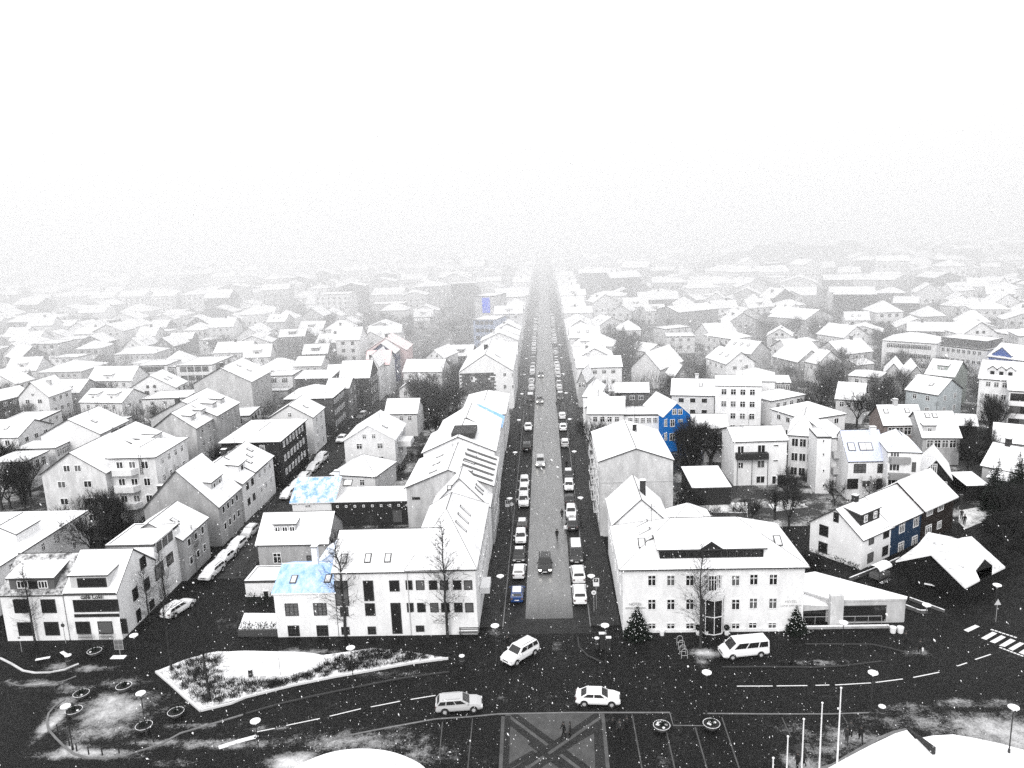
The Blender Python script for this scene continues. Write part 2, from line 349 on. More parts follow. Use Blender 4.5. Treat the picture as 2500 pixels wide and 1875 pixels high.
def text(name, body, size, mat, loc, rot, parent=None, depth=.01, align='CENTER', sx=1., bold=0.):
    c = bpy.data.curves.new(name, 'FONT'); c.body = body; c.size = size; c.offset = bold; c.extrude = depth; c.align_x = align; c.align_y = 'CENTER'; c.materials.append(mat)
    t_ = bpy.data.objects.new('t', c); C.objects.link(t_); bpy.context.view_layer.update()
    m_ = bpy.data.meshes.new_from_object(t_.evaluated_get(bpy.context.evaluated_depsgraph_get())); bpy.data.objects.remove(t_)
    o = ob(name, m_, parent, loc); o.rotation_euler = rot; o.scale = (sx, 1, 1)
    return o
p = P(('c', 545, 435)); o = text('road_number', '30', 1.5, flat('worn_paint', .35), (p[0], p[1], .02), (0, 0, 0), sx=.62); o.scale = (.7, 1.3, 1); o['kind'] = 'structure'
# paved cross of dark and light stone on the church square
SL = darkm(.045, .085); SD = darkm(.008, .022); SM = darkm(.05, .1)
struct('paving_field', me('paving_field', [(*P(('g',120,862)), .0085), (*P(('g',75,1420)), .0085), (*P(('g',1020,1420)), .0085), (*P(('g',965,852)), .0085)], [(0,1,2,3)], [SL]))
def band(name, a_, b_, w, z, mat): strip(name, [('g', *a_), ('g', *b_)], w, .003, z, mat)
for k, (a_, b_) in enumerate((((150,880),(900,1440)),((960,880),(150,1440)))):
    band('paving_band', a_, b_, 1.75, .012 + .008 * k, SD); band('paving_line', a_, b_, .34, .016 + .008 * k, SM)
for a_, b_ in (((960,960),(700,1110)),((330,1110),(620,1327)),((130,1327),(370,1190))): band('paving_band', a_, b_, .55, .031, SD)
for a_, b_ in (((125,880),(100,1420)),((925,1000),(945,1420))): band('paving_band', a_, b_, .9, .035, SD)
for a_, b_ in (((100,885),(75,1420)),((960,862),(1015,1420))): band('paving_line', a_, b_, .34, .039, SM)
for a_, b_ in (((1215,865),(1305,1360)),((1500,960),(1590,1360)),((1760,975),(1870,1360)),((1990,890),(2150,1360))): band('paving_joint', a_, b_, .13, .01, SM)
for a_, b_ in ((('f',1960,900),('f',1915,1360)),(('f',1700,930),('f',1670,1250)),(('h',120,890),('h',200,1060)),(('h',640,870),('h',700,960))): strip('paving_joint', [a_, b_], .1, .003, .01, SM)
# snow-covered lawns and beds
def snowground(name, pts, h, label, cat='flower bed', dome=.0, cover=.9):
    g = G(); c = np.mean(pts, axis=0); n = len(pts); mats = [snowm(cover, .1), KERBP]
    g.prism(pts, 0, h, 0, 0, 1); o = ob(name, g.mesh(name, mats)); 
    return o
def sm(pts, it=2):
    for _ in range(it):
        q = []
        for i in range(len(pts)): a_ = pts[i]; b_ = pts[(i + 1) % len(pts)]; q += [(.75*a_[0]+.25*b_[0], .75*a_[1]+.25*b_[1]), (.25*a_[0]+.75*b_[0], .25*a_[1]+.75*b_[1])]
        pts = q
    return pts
o = snowground('snow_covered_lawn', sm(poly_px('f', [(330,1420),(420,1330),(560,1260),(760,1190),(1000,1165),(1230,1185),(1420,1250),(1570,1340),(1600,1480)])), .14, ''); o['kind'] = 'structure'
o = snowground('snow_covered_lawn', poly_px('h', [(520,1340),(700,1240),(900,1135),(1100,1040),(1200,1012),(1215,1030),(1270,1090),(1420,1060),(1600,1050),(1800,1085),(2010,1130),(2230,1190),(2400,1260),(2400,1500),(430,1500)]), .16, ''); o['kind'] = 'structure'
strip('kerb_lawn', [('h',440,1340),('h',560,1310),('h',780,1180),('h',940,1085),('h',1100,1020),('h',1200,1000)], .35, 0, .1, KERBP)
bed = poly_px('e', [(1352,500),(1600,400),(1790,345),(1880,330),(2120,330)]) + poly_px('f', [(300,345),(650,360),(720,355),(1100,300),(1400,330),(1750,385),(1440,425),(1080,490),(760,545),(420,615),(0,722)]) + poly_px('e', [(1735,838)])
o = snowground('planting_bed', bed, .16, '', cover=.5); tag(o, 'long snowy planting bed of dark shrubs with a pale stone edge by the road', 'flower bed')
oval = sm(poly_px('e', [(1955,335),(2115,325)]) + poly_px('f', [(200,332),(480,335),(700,365),(640,430),(500,500),(420,535),(310,545),(150,545)]) + poly_px('e', [(2150,550),(2030,500),(1955,430),(1935,370)]), 2)
g = G(); g.prism(oval, .16, .2); struct('round_lawn', g.mesh('round_lawn', [SNOW]))
strip('bed_edge_stone', [('e',1352,502),('e',1480,610),('e',1600,720),('e',1738,838)], .3, .0, .24, flat('pale_stone', .6))
strip('bed_edge_stone', [('e',1738,838),('e',2000,775),('f',0,722),('f',420,617),('f',760,547),('f',1080,492),('f',1440,427),('f',1750,387)], .2, .0, .22, flat('pale_stone', .6))
garden = poly_px('b', [(-60,1395),(-20,1240),(270,1245),(285,1330),(-60,1345)])
g = G(); g.prism(poly_px('b', [(-62,1375),(-10,1238),(262,1240),(275,1375)]), 0, .25); struct('snowy_front_lawn', g.mesh('snowy_front_lawn', [SNOW]))
for nm, q in (('snowy_yard', [('c',1570,285),('c',2206,270),('c',2206,400),('c',1560,415)]), ('snowy_path', [('d',1650,340),('d',1950,290),('d',1950,400),('d',1700,500),('d',1640,440)]), ('snowy_yard', [('a',0,590),('a',60,560),('a',120,620),('a',0,700)]), ('snowy_yard', [('d',0,290),('d',200,240),('d',350,310),('d',60,350)])):
    g = G(); g.prism([P(x) for x in q], .0, .03); struct(nm, g.mesh(nm, [YARD]))
# ------------------------------------------------------------------ houses
FASC = flat('fascia', .06, .6); FASW = flat('fascia_white', .75, .6); RAIL = flat('skylight_frame', .05, .5); FRW = flat('window_frame', .78, .5); FRD = flat('window_frame_dark', .04, .5)
_wm = {}
def winmesh(w, h, style, fine=True):
    """window set in a wall: local x right, z up, y into the wall; frame bars with panes behind"""
    w = round(w * 5) / 5; h = round(h * 5) / 5; key = (w, h, style, fine)
    if key in _wm: return _wm[key]
    g = G(); fr = 0 ; t = .09 if style != 'dark' else .06; hw = w / 2; y0, y1 = -.07, .01
    g.box((-hw, y0, 0), (-hw + t, y1, h)); g.box((hw - t, y0, 0), (hw, y1, h)); g.box((-hw + t, y0, 0), (hw - t, y1, t)); g.box((-hw + t, y0, h - t), (hw - t, y1, h))
    nv = {'cross': 1, 'two': 1, 'grid': 2, 'six': 2, 'plain': 0, 'dark': 0, 'wide': 2, 'darkgrid': 2}.get(style, 0); nh = {'cross': [.64], 'grid': [.72], 'six': [.33, .66], 'darkgrid': [.3, .72], 'wide': []}.get(style, [])
    for i in range(nv): x = -hw + w * (i + 1) / (nv + 1); g.box((x - .04, y0, t), (x + .04, y1, h - t))
    for f_ in nh:
        xs = [-hw + t] + [-hw + w * (i + 1) / (nv + 1) for i in range(nv)] + [hw - t]
        for i in range(nv + 1): g.box((xs[i] + .04, y0 + .004, h * f_ - .035), (xs[i + 1] - .04, y1, h * f_ + .035))
    mat = FRD if style in ('dark', 'darkgrid', 'plaindark') else FRW
    pane = G(); pane.box((-hw + .03, -.03, .03), (hw - .03, 0.005, h - .03))
    if fine:
        r = (g.mesh('window', [mat]), pane.mesh('pane', [GLASS]), pane.mesh('pane', [GLASS2]))
    else:
        for v in pane.f: pass
        k = len(g.v); g.v += pane.v; g.f += [tuple(k + i for i in q) for q in pane.f]; g.m += [1] * len(pane.f)
        r = (g.mesh('window', [mat, GLASS]), None, None)
    _wm[key] = r; return r
_sl = {}
def skymesh(w, l):
    key = (round(w, 1), round(l, 1))
    if key not in _sl:
        g = G(); g.box((-w/2, -l/2, 0), (w/2, l/2, .1)); a_ = g.mesh('skylight', [RAIL]); g = G(); g.box((-w/2 + .12, -l/2 + .12, .1), (w/2 - .12, l/2 - .12, .115)); _sl[key] = (a_, g.mesh('pane', [flat('snowy_glass', .6, .4)]))
    return _sl[key]
ACC = {}
class House:
    def __init__(s, name, label, loc, cat='house', group=None):
        s.o = thing(name, label, cat, (loc[0], loc[1], 0), group=group); s.L = Vector((loc[0], loc[1], 0)); s.nick = None; s.b = []; s.fine = True; s.rnd = random.Random(int(abs(loc[0] * 31 + loc[1] * 17)) )
    merge = False
    def add(s, name, g, mats, par=None):
        if s.merge:
            for f_, m_ in zip(g.f, g.m):
                A_ = ACC.setdefault(mats[m_], G()); A_.poly([g.v[i] for i in f_])
            return s.o
        g.v = [(v[0] - s.L.x, v[1] - s.L.y, v[2]) for v in g.v]; return ob(name, g.mesh(name, mats), par or s.o)
    def block(s, A, B, h, d, roof='par', rise=2.5, wall=.78, kind='render', cover=1.0, over=.35, fasc=None, under=.22, rc=None, z0=0., inset=None, base=None, par=None):
        A = Vector((A[0], A[1])); B = Vector((B[0], B[1])); w = (B - A).length; u = (B - A) / w; v = Vector((-u.y, u.x))
        b = dict(A=A, B=B, u=u, v=v, w=w, d=d, h=h, rise=rise, roof=roof, z0=z0)
        s.b.append(b); W = lambda x, y, z: (A.x + u.x * x + v.x * y, A.y + u.y * x + v.y * y, z)
        s.W = W; wm = wallm(wall, kind) if not hasattr(wall, 'node_tree') else wall
        rm = rc or snowm(cover, under); fm = fasc or FASC; t = .2; T = t * .6
        g = G()
        def wallp(pts): g.poly(pts)
        w0 = [(0, 0), (w, 0), (w, d), (0, d)]
        top = [h] * 4
        if roof == 'shed': top = [h, h, h + rise, h + rise]
        if roof == 'shedl': top = [h, h + rise, h + rise, h]      # rises from left to right
        if roof == 'shedr': top = [h + rise, h, h, h + rise]
        P3 = [W(x, y, z) for (x, y), z in zip(w0, top)]; Q = [W(x, y, z0) for x, y in w0]
        ap = {'par': {1: 1, 3: 1}, 'perp': {0: 1, 2: 1}}.get(roof, {})
        for i in range(4):
            j = (i + 1) % 4; pts = [Q[i], Q[j], P3[j]]
            if i in ap: pts.append(W((w0[i][0] + w0[j][0]) / 2, (w0[i][1] + w0[j][1]) / 2, h + rise - .02))
            pts.append(P3[i]); wallp(pts)
        if roof == 'flat': g.poly([W(0, 0, h - .3), W(w, 0, h - .3), W(w, d, h - .3), W(0, d, h - .3)])
        wo = s.add('wall', g, [wm], par)
        # roof
        g = G(); o_ = over; V = []; Fc = []
        if roof == 'par': sl = rise / (d / 2); e = h - o_ * sl; V = [(-o_, -o_, e), (w + o_, -o_, e), (w + o_, d / 2, h + rise), (-o_, d / 2, h + rise), (w + o_, d + o_, e), (-o_, d + o_, e)]; Fc = [(0, 1, 2, 3), (3, 2, 4, 5)]
        elif roof == 'perp': sl = rise / (w / 2); e = h - o_ * sl; V = [(-o_, -o_, e), (w / 2, -o_, h + rise), (w / 2, d + o_, h + rise), (-o_, d + o_, e), (w + o_, -o_, e), (w + o_, d + o_, e)]; Fc = [(0, 1, 2, 3), (1, 4, 5, 2)]
        elif roof == 'hip':
            k = inset if inset is not None else min(w, d) / 2; e = h - .05
            if w >= d: V = [(-o_, -o_, e), (w + o_, -o_, e), (w + o_, d + o_, e), (-o_, d + o_, e), (k, d / 2, h + rise), (w - k, d / 2, h + rise)]; Fc = [(0, 1, 5, 4), (2, 3, 4, 5), (3, 0, 4), (1, 2, 5)]
            else: V = [(-o_, -o_, e), (w + o_, -o_, e), (w + o_, d + o_, e), (-o_, d + o_, e), (w / 2, k, h + rise), (w / 2, d - k, h + rise)]; Fc = [(0, 1, 4), (1, 2, 5, 4), (2, 3, 5), (3, 0, 4, 5)]
        elif roof == 'pyr': e = h; V = [(-o_, -o_, e), (w + o_, -o_, e), (w + o_, d + o_, e), (-o_, d + o_, e), (w / 2, d / 2, h + rise)]; Fc = [(0, 1, 4), (1, 2, 4), (2, 3, 4), (3, 0, 4)]
        elif roof == 'mansard':
            k = 1.3; hh = h + rise; V = [(-o_, -o_, h), (w + o_, -o_, h), (w + o_, d + o_, h), (-o_, d + o_, h), (k, k, hh), (w - k, k, hh), (w - k, d - k, hh), (k, d - k, hh), (w / 2, d / 2, hh + .8)]; Fc = [(0, 1, 5, 4), (1, 2, 6, 5), (2, 3, 7, 6), (3, 0, 4, 7), (4, 5, 8), (5, 6, 8), (6, 7, 8), (7, 4, 8)]
        elif roof in ('shed', 'shedl', 'shedr'):
            sx = {'shed': 0, 'shedl': rise / w, 'shedr': -rise / w}[roof]; sy = rise / d if roof == 'shed' else 0; z_ = lambda x, y: (h + (rise if roof == 'shedr' else 0)) + sx * x + sy * y
            V = [(x, y, z_(x, y)) for x, y in ((-o_, -o_), (w + o_, -o_), (w + o_, d + o_), (-o_, d + o_))]; Fc = [(0, 1, 2, 3)]
        elif roof == 'gambrel':
            a_ = w * .2; V = [(-o_, -o_, h - .2), (a_, -o_, h + rise * .62), (w / 2, -o_, h + rise), (w - a_, -o_, h + rise * .62), (w + o_, -o_, h - .2)]; V += [(x, d + o_, z) for x, y, z in V]; Fc = [(i, i + 1, i + 6, i + 5) for i in range(4)]
        elif roof == 'flat':
            V = []
        if roof == 'flat':
            g.box((0, 0, 0), (0, 0, 0)); g = G(); p_ = .25
            pts = [W(x, y, 0)[:2] for x, y in ((-.05, -.05), (w + .05, -.05), (w + .05, d + .05), (-.05, d + .05))]; pin = [W(x, y, 0)[:2] for x, y in ((p_, p_), (w - p_, p_), (w - p_, d - p_), (p_, d - p_))]
            g.prism(pin, h - .28, h - .03, 0, 0, 1)
            for i in range(4):
                j = (i + 1) % 4; g.poly([(*pts[i], h - .3), (*pts[j], h - .3), (*pts[j], h + .08), (*pts[i], h + .08)], 1); g.poly([(*pts[i], h + .08), (*pts[j], h + .08), (*pin[j], h + .08), (*pin[i], h + .08)], 0); g.poly([(*pin[j], h - .1), (*pin[i], h - .1), (*pin[i], h + .08), (*pin[j], h + .08)], 1)
        else:
            k = len(g.v); n = len(V); g.v += [W(x, y, z + t) for x, y, z in V] + [W(x, y, z + .02) for x, y, z in V]; ed = {}
            for q in Fc:
                g.f.append(tuple(q)); g.m.append(0); g.f.append(tuple(n + i for i in reversed(q))); g.m.append(1)
                for i in range(len(q)): e_ = (q[i], q[(i + 1) % len(q)]); ed[e_] = 1
            for (a_, c_) in list(ed):
                if (c_, a_) not in ed: g.f.append((a_, n + a_, n + c_, c_)); g.m.append(1)
        if s.fine and not s.merge and not par and roof in ('par', 'perp', 'hip'):
            rd = {'par': (3, 2), 'perp': (1, 2), 'hip': (4, 5)}[roof]; p0, p1 = [Vector(W(*V[i])) + Vector((0, 0, t + .015)) for i in rd]; g.tube(p0, p1, .06, n=4, m=1)
            if roof == 'hip':
                for i, j in (((0, 4), (3, 4), (1, 5), (2, 5)) if w >= d else ((0, 4), (1, 4), (2, 5), (3, 5))): g.tube(Vector(W(*V[i])) + Vector((0, 0, t + .01)), Vector(W(*V[j])) + Vector((0, 0, t + .01)), .035, n=3, m=1)
        ro = s.add('roof', g, [rm, fm], par); b['roofo'] = ro; b['wallo'] = wo; b['W'] = W
        xs = [W(x, y, 0) for x, y in w0]; FOOT.append((min(p[0] for p in xs), min(p[1] for p in xs), max(p[0] for p in xs), max(p[1] for p in xs)))
        return b
    def face(s, b, f):
        W = b['W']; u, v = b['u'], b['v']
        if f == 'F': return W(0, 0, 0), u, -v, b['w']
        if f == 'R': return W(b['w'], 0, 0), v, u, b['d']
        if f == 'L': return W(0, b['d'], 0), -v, -u, b['d']
        return W(b['w'], b['d'], 0), -u, v, b['w']
    def win(s, b, f, x, z, w=1.0, h=1.2, style='cross', name='window', curtain=None, par=None):
        o, u, n, L = s.face(b, f); m_, pa, pb = winmesh(w, h, style, s.fine and par is None)
        p = (o[0] + u.x * x + n.x * .012 - s.L.x, o[1] + u.y * x + n.y * .012 - s.L.y, z); r = math.atan2(u.y, u.x)
        wo = ob(name, m_, par or s.o, p, r)
        if pa: ob('pane', pb if (curtain if curtain is not None else s.rnd.random() < .22) else pa, wo)
        return wo
    def wins(s, b, f, cols, rows, w=1.0, h=1.2, style='cross', z1=None, dz=2.75, m=.09):
        L = s.face(b, f)[3]; top = b['h']; z1 = z1 if z1 is not None else top - h - .55
        for r in range(rows):
            z = z1 - r * dz
            if z < .25: break
            for c in range(cols): s.win(b, f, L * (m + (1 - 2 * m) * (c + .5) / cols), z, w, h, style)
    def px(s, b, f, fr, x0, y0, x1, y1, style='cross', name='window'):
        """window whose outline was read off the photograph: its rays are cut with the wall's plane"""
        o, u, n, L = s.face(b, f); o = np.array(o); N = np.array([n.x, n.y, 0])
        def hit(q): d = ray(q); c0 = np.array([0, 0, H]); t = ((o - c0) @ N) / (d @ N); return c0 + d * t
        ym = (y0 + y1) / 2; xm = (x0 + x1) / 2; a_ = hit((fr, x0, ym)); c_ = hit((fr, x1, ym)); t_ = hit((fr, xm, y0)); b_ = hit((fr, xm, y1)); U = np.array([u.x, u.y, 0])
        xa = (a_ - o) @ U; xb = (c_ - o) @ U
        return s.win(b, f, (xa + xb) / 2, b_[2], max(.4, xb - xa), max(.3, t_[2] - b_[2]), style, name)
    def sky(s, b, side, x, t, w=.9, l=1.2):
        """roof window: side F R L, x along the eave, t from eave (0) to ridge (1)"""
        W = b['W']; d, ww, h, r = b['d'], b['w'], b['h'], b['rise']; R_ = b['roof']
        half = {'F': d / 2, 'R': ww / 2, 'L': ww / 2}[side]
        if R_ == 'shed': half = d
        y = half * t; z = h + r * t + .2; ang = math.atan2(r, half)
        q = {'F': (x, y), 'R': (ww - y, x), 'L': (y, x)}[side]; p = W(q[0], q[1], z); a_, c_ = skymesh(w, l)
        base = math.atan2(b['u'].y, b['u'].x) + {'F': 0, 'R': math.pi / 2, 'L': -math.pi / 2}[side]
        o = ob('skylight', a_, s.o, (p[0] - s.L.x, p[1] - s.L.y, z)); o.rotation_euler = (Matrix.Rotation(base, 3, 'Z') @ Matrix.Rotation(ang, 3, 'X')).to_euler(); ob('pane', c_, o)
    def chim(s, b, x, y, z0, h=1.3, w=.7, d=.7, c=.2):
        g = G(); W = b['W']; p = [W(x - w/2, y - d/2, 0)[:2], W(x + w/2, y - d/2, 0)[:2], W(x + w/2, y + d/2, 0)[:2], W(x - w/2, y + d/2, 0)[:2]]
        g.prism(p, z0 - 1.2, z0 + h, 0); q = [W(x + (-w/2 - .08) * i, y + (-d/2 - .08) * j, 0)[:2] for i, j in ((1, 1), (-1, 1), (-1, -1), (1, -1))]; g.prism(q, z0 + h, z0 + h + .12, 1, 2, 1)
        return s.add('chimney', g, [wallm(c, 'render'), FASC, SNOW])
    def dormer(s, b, side, x, w, zf, hh=1.4, back=None, t=.25, wall=.6, n=1, style='cross', roof='shed', ww=.9, wh=.9, cover=1., rise=.35):
        """dormer: x centre along the eave, front wall at fraction t up the slope"""
        W = b['W']; half = {'F': b['d'] / 2, 'R': b['w'] / 2, 'L': b['w'] / 2}[side]; y0 = half * t; z0 = b['h'] + b['rise'] * t; back = back or half * (1 - t) * .9
        m = {'F': lambda a_, y: (a_, y), 'R': lambda a_, y: (b['w'] - y, a_), 'L': lambda a_, y: (y, b['d'] - a_)}[side]
        # local block
        u0 = x - w / 2
        if side == 'L': u0 = b['d'] - x - w / 2; 
        a_ = m(u0, y0); c_ = m(u0 + w, y0)
        if side == 'L': a_ = (y0, b['d'] - u0); c_ = (y0, b['d'] - u0 - w)
        e = ob('dormer', None, s.o)
        bb = s.block(W(*a_, 0)[:2], W(*c_, 0)[:2], z0 + hh, back, roof, rise, wall, cover=cover, over=.15, z0=z0 - .3, par=e); FOOT.pop(); s.b.pop()
        bb['wallo'].name = 'wall'; bb['roofo'].name = 'roof'
        for i in range(n): s.win(bb, 'F', w * (i + .5) / n, z0 + hh - wh - .25, ww, wh, style, par=e)
        return bb
    def gwin(s, b, f, n=2, w=.8, h=1.0, style='cross', z=None):
        L = s.face(b, f)[3]; z = z if z is not None else b['h'] + .25
        for i in range(n): s.win(b, f, L * .5 + (i - (n - 1) / 2) * 1.9, z, w, h, style)
def X(q, z): return P(q, z)
def ax(A, B, C_, h, d=None, xr=None, xl=None):
    """axis-aligned block from marks on its eaves: A left corner, B right corner, C far end of the side one sees"""
    a_ = X(A, h) if A else None; b_ = X(B, h); y0 = b_[1] if b_[0] < 2 else (a_[1] if a_ else b_[1]); x1 = xr if xr is not None else b_[0]; x0 = xl if xl is not None else a_[0]
    dd = d if d is not None else X(C_, h)[1] - y0
    return (x0, y0), (x1, y0), dd
def riseat(A, B, t, q, h, dd=0.):
    x = A[0] + (B[0] - A[0]) * t; y = A[1] + (B[1] - A[1]) * t + dd; return max(.4, zat((x, y), q) - h)
# ================================================================== the two café houses at the left corner
Hs = {}
def reg(k, hs, nick, b=None):
    Hs[k] = hs; b = b or hs.b[0]; c = b['W'](b['w'] / 2, b['d'] / 2, 0); NICK.append((c[0], c[1], nick)); hs.o['nick'] = nick; return hs
h = House('cafe_house', 'white corner café building with dark shop window, front lettering and snowy dormer roof', (-55, 90), 'café'); 
b = h.block((-59.15, 84.7), (-52.6, 84.7), 6.0, 9.5, 'par', 3.6, .82, cover=1, over=.12)
b2 = h.block((-59.0, 94.25), (-52.55, 94.25), 8.2, 7.5, 'flat', 0, .82)
b3 = h.block((-58.4, 85.2), (-53.7, 85.2), 8.15, 4.4, 'shed', .35, .45, over=.18, z0=6.1)
for q, st in (((655,1298,782,1400),'dark'), ((850,1296,970,1398),'dark'), ((635,1110,1025,1212),'wide')):
    h.px(b, 'F', 'a', *q, 'plaindark' if st != 'wide' else 'dark').name = 'shop_window'
h.px(b, 'F', 'a', 645, 1226, 1028, 1256, 'plaindark').name = 'window_band'
h.px(b, 'F', 'a', 1045, 1275, 1100, 1400, 'plaindark').name = 'door'
h.px(b3, 'F', 'a', 665, 915, 920, 1000, 'plaindark')
for q in ((1205,730,1255,845),(1335,790,1410,925),(1432,705,1492,810),(1235,915,1290,1030),(1140,1005,1188,1115),(1175,1185,1212,1300),(1285,1110,1330,1190)):
    h.px(b if q[0] < 1290 else b2, 'R', 'a', *q, 'plaindark')
h.px(b2, 'R', 'a', 1335, 560, 1495, 660, 'wide').name = 'balcony_glazing'
def bench_rail(hs, b, x, w):
    o, u, n, L = hs.face(b, 'F'); g = G(); y = -.35
    for z in (.55, .95): g.box((x - w/2, y - .02, z), (x + w/2, y + .02, z + .05))
    for i in range(13): xx = x - w/2 + w * i / 12; g.box((xx - .015, y - .015, .1), (xx + .015, y + .015, .95))
    g.v = [(o[0] + p[0], o[1] + p[1], p[2]) for p in g.v]; hs.add('railing', g, [DARK])
bench_rail(h, b, 2.1, 1.7); bench_rail(h, b, 4.7, 1.7)
p = X(('a', 828, 1094), 5.6)
t = text('sign_lettering', 'café Loki', .76, BLACK, (-55.6 - h.L.x, 84.52 - h.L.y, 5.74), (math.pi / 2, 0, 0), h.o, bold=.014)
g = G(); g.box((-59.1, 84.55, 6.05), (-52.6, 84.69, 6.2)); h.add('ledge', g, [FASC])
reg('cafe', h, 'café building')
h = House('corner_house', 'white house left of the café, dark steel roof sides round a wide snow-topped dormer', (-63, 90))
b = h.block((-67.1, 84.7), (-59.3, 84.7), 6.0, 9, 'par', 3.3, .82, rc=snowm(.2, .03), over=.15)
b3 = h.block((-66.0, 85.2), (-60.4, 85.2), 8.0, 4.0, 'shed', .9, .12, over=.25, z0=6.1, cover=.8, under=.1)
for q in ((120,1107,245,1222),(355,1105,485,1222),(155,1300,283,1418),(385,1298,513,1415)): h.px(b, 'F', 'a', *q, 'plaindark')
h.px(b3, 'F', 'a', 150, 945, 245, 1010, 'wide'); h.px(b3, 'F', 'a', 330, 945, 415, 1010, 'wide'); h.px(b3, 'F', 'a', 248, 945, 325, 1010, 'plaindark')
reg('corner', h, 'dark-roofed house by the café')
h = House('long_hall', 'large white building at the left edge with a broad snowy roof', (-85, 105), 'building')
b = h.block((-96, 87), (-72.5, 87), 6.4, 25, 'hip', 1.6, .8, inset=9)
h.px(b, 'R', 'a', 505, 460, 540, 540, 'six'); h.px(b, 'R', 'a', 460, 540, 500, 620, 'six'); h.wins(b, 'R', 6, 2, .9, 1.2, 'cross')
h.wins(b, 'F', 8, 2, 1, 1.2, 'dark')
bb = h.block((-79, 99), (-74.5, 99), 8.1, 5, 'perp', 1.1, .75, over=.2, z0=5); h.win(bb, 'F', 1.2, 6.6, .8, .9, 'cross')
reg('hall', h, 'large white hall at the left edge')
# --- mottled white block of flats behind
h = House('mottled_flats', 'mottled white block of flats with a gabled left part and stacked balconies on its corner', (-75, 118), 'flats')
b = h.block((-85.5, 122), (-74.5, 122), 9.5, 12, 'perp', 3.6, .62, 'concrete'); 
b2 = h.block((-74.5, 123.5), (-66.5, 123.5), 11.5, 12, 'hip', .8, .66, 'concrete', inset=3)
h.wins(b, 'F', 2, 3, 1.4, 1.3, 'two', z1=7.0, dz=3); h.gwin(b, 'F', 2, 1.1, 1.1, 'two', z=9.8)
h.wins(b2, 'F', 3, 3, 1.1, 1.4, 'two', dz=3); h.wins(b2, 'R', 4, 3, 1.0, 1.3, 'cross', dz=3)
for z in (2.9, 5.9, 8.9):
    g = G(); g.prism([(-74.3, 123.5), (-73.5, 122.2), (-70.2, 122.2), (-69.6, 123.5)], z - .15, z + .9, 0, 1, 0); h.add('balcony', g, [wallm(.6), SNOW])
g = G()
for dx in (0, .35): g.box((-69.2 + dx, 123.3, 8.6), (-69.15 + dx, 123.4, 12.2))
for k in range(9): g.box((-69.15, 123.32, 8.9 + k * .38), (-68.85, 123.36, 8.95 + k * .38))
h.add('ladder', g, [DARK]); reg('mottled', h, 'mottled block of flats')
# ================================================================== long white houses left of the main street
h = House('blue_roofed_house', 'small white house with bright blue roof half under snow and a tall white chimney', (-29, 88))
BLUE = (.05, .27, .66)
def bluesnow(lo=.30, hi=.60, c=BLUE, sc=.55):
    key = ('bs', lo, hi, c, sc)
    if key in _mc: return _mc[key]
    m, n, b_ = nmat('blue_roof_snow'); t = noise(n, sc * 1.6, 9, .85, sc=(1, .55, 1)); r = ramp(n, t.outputs[0], [(lo, 0), (hi, 1)])
    mm = n.nodes.new('ShaderNodeMath'); mm.operation = 'MULTIPLY_ADD'; mm.inputs[1].default_value = .62; mm.inputs[2].default_value = .22 if lo < .45 else 0.; n.links.new(r.outputs[0], mm.inputs[0])
    n.links.new(mixc(n, mm.outputs[0], (.84, .86, .9), c), b_.inputs['Base Color']); b_.inputs['Roughness'].default_value = .6; _mc[key] = m; return m
b = h.block((-33.4, 84.7), (-26.0, 84.7), 5.7, 8.6, 'par', 1.7, .82, rc=bluesnow(), fasc=FASW, over=.2)
b4 = h.block((-30.5, 93.35), (-26.0, 93.35), 5.5, 5, 'perp', 1.6, .8, rc=bluesnow(.45, .7), fasc=FASW, over=.15)
for q in ((340,1143,453,1246),(585,1140,698,1243),(363,1325,465,1422),(610,1322,712,1420)): h.px(b, 'F', 'b', *q, 'darkgrid')
for x in (2.0, 6.2): h.sky(b, 'F', x, .42, .8, 1.3)
h.chim(b, 4.05, 4.4, 7.4, 2.3, .7, .7, .8); g = G(); g.box((-30.3 + .9, 88.5, 9.8), (-29.8 + .9, 89.1, 10.2)); 
reg('bluehouse', h, 'white house with the blue roof')
h = House('long_white_building', 'long white building with two rows of square dark windows and wide snowy roof with skylights', (-18, 92), 'building')
b = h.block((-25.9, 84.7), (-13.5, 84.7), 8.3, 9.5, 'par', 3.2, .83, over=.25, cover=1.)
b2 = h.block((-17.2, 84.72), (-9.1, 84.72), 8.32, 21, 'hip', 4.6, .83, over=.25, cover=1., inset=7.5)
for x0, x1 in ((1375,1440),(1468,1538),(1580,1650),(1674,1744),(1785,1858),(1880,1952)):
    h.px(b2 if x0 > 1500 else b, 'F', 'b', x0, 945, x1, 1022, 'plaindark')
    h.px(b2 if x0 > 1500 else b, 'F', 'b', x0 + 11, 1132, x1 + 10, 1215, 'plaindark')
for q in ((1018,940,1100,1118),(1240,938,1322,1036),(1033,1145,1112,1245),(1468,1325,1537,1383),(825,1345,895,1408),(1050,1345,1125,1405)): h.px(b, 'F', 'b', *q, 'darkgrid' if q[1] > 1300 else 'plaindark')
h.px(b, 'F', 'b', 1258, 1140, 1340, 1400, 'plaindark').name = 'door'
h.px(b, 'F', 'b', 768, 945, 885, 1160, 'plaindark').name = 'glazed_stair'; h.px(b, 'F', 'b', 810, 1170, 888, 1250, 'plaindark')
for x in (1.0, 3.9, 6.3): h.sky(b, 'F', x, .28, .75, 1.3)
h.sky(b2, 'F', 1.7, .35, 1.5, 1.4); h.sky(b2, 'F', 4.4, .35, 1.5, 1.4); h.sky(b2, 'F', 3.9, 1.2, .6, .9)
for y in (6.5, 9.2, 11.9): h.sky(b2, 'R', y, .55, .7, 2.0)
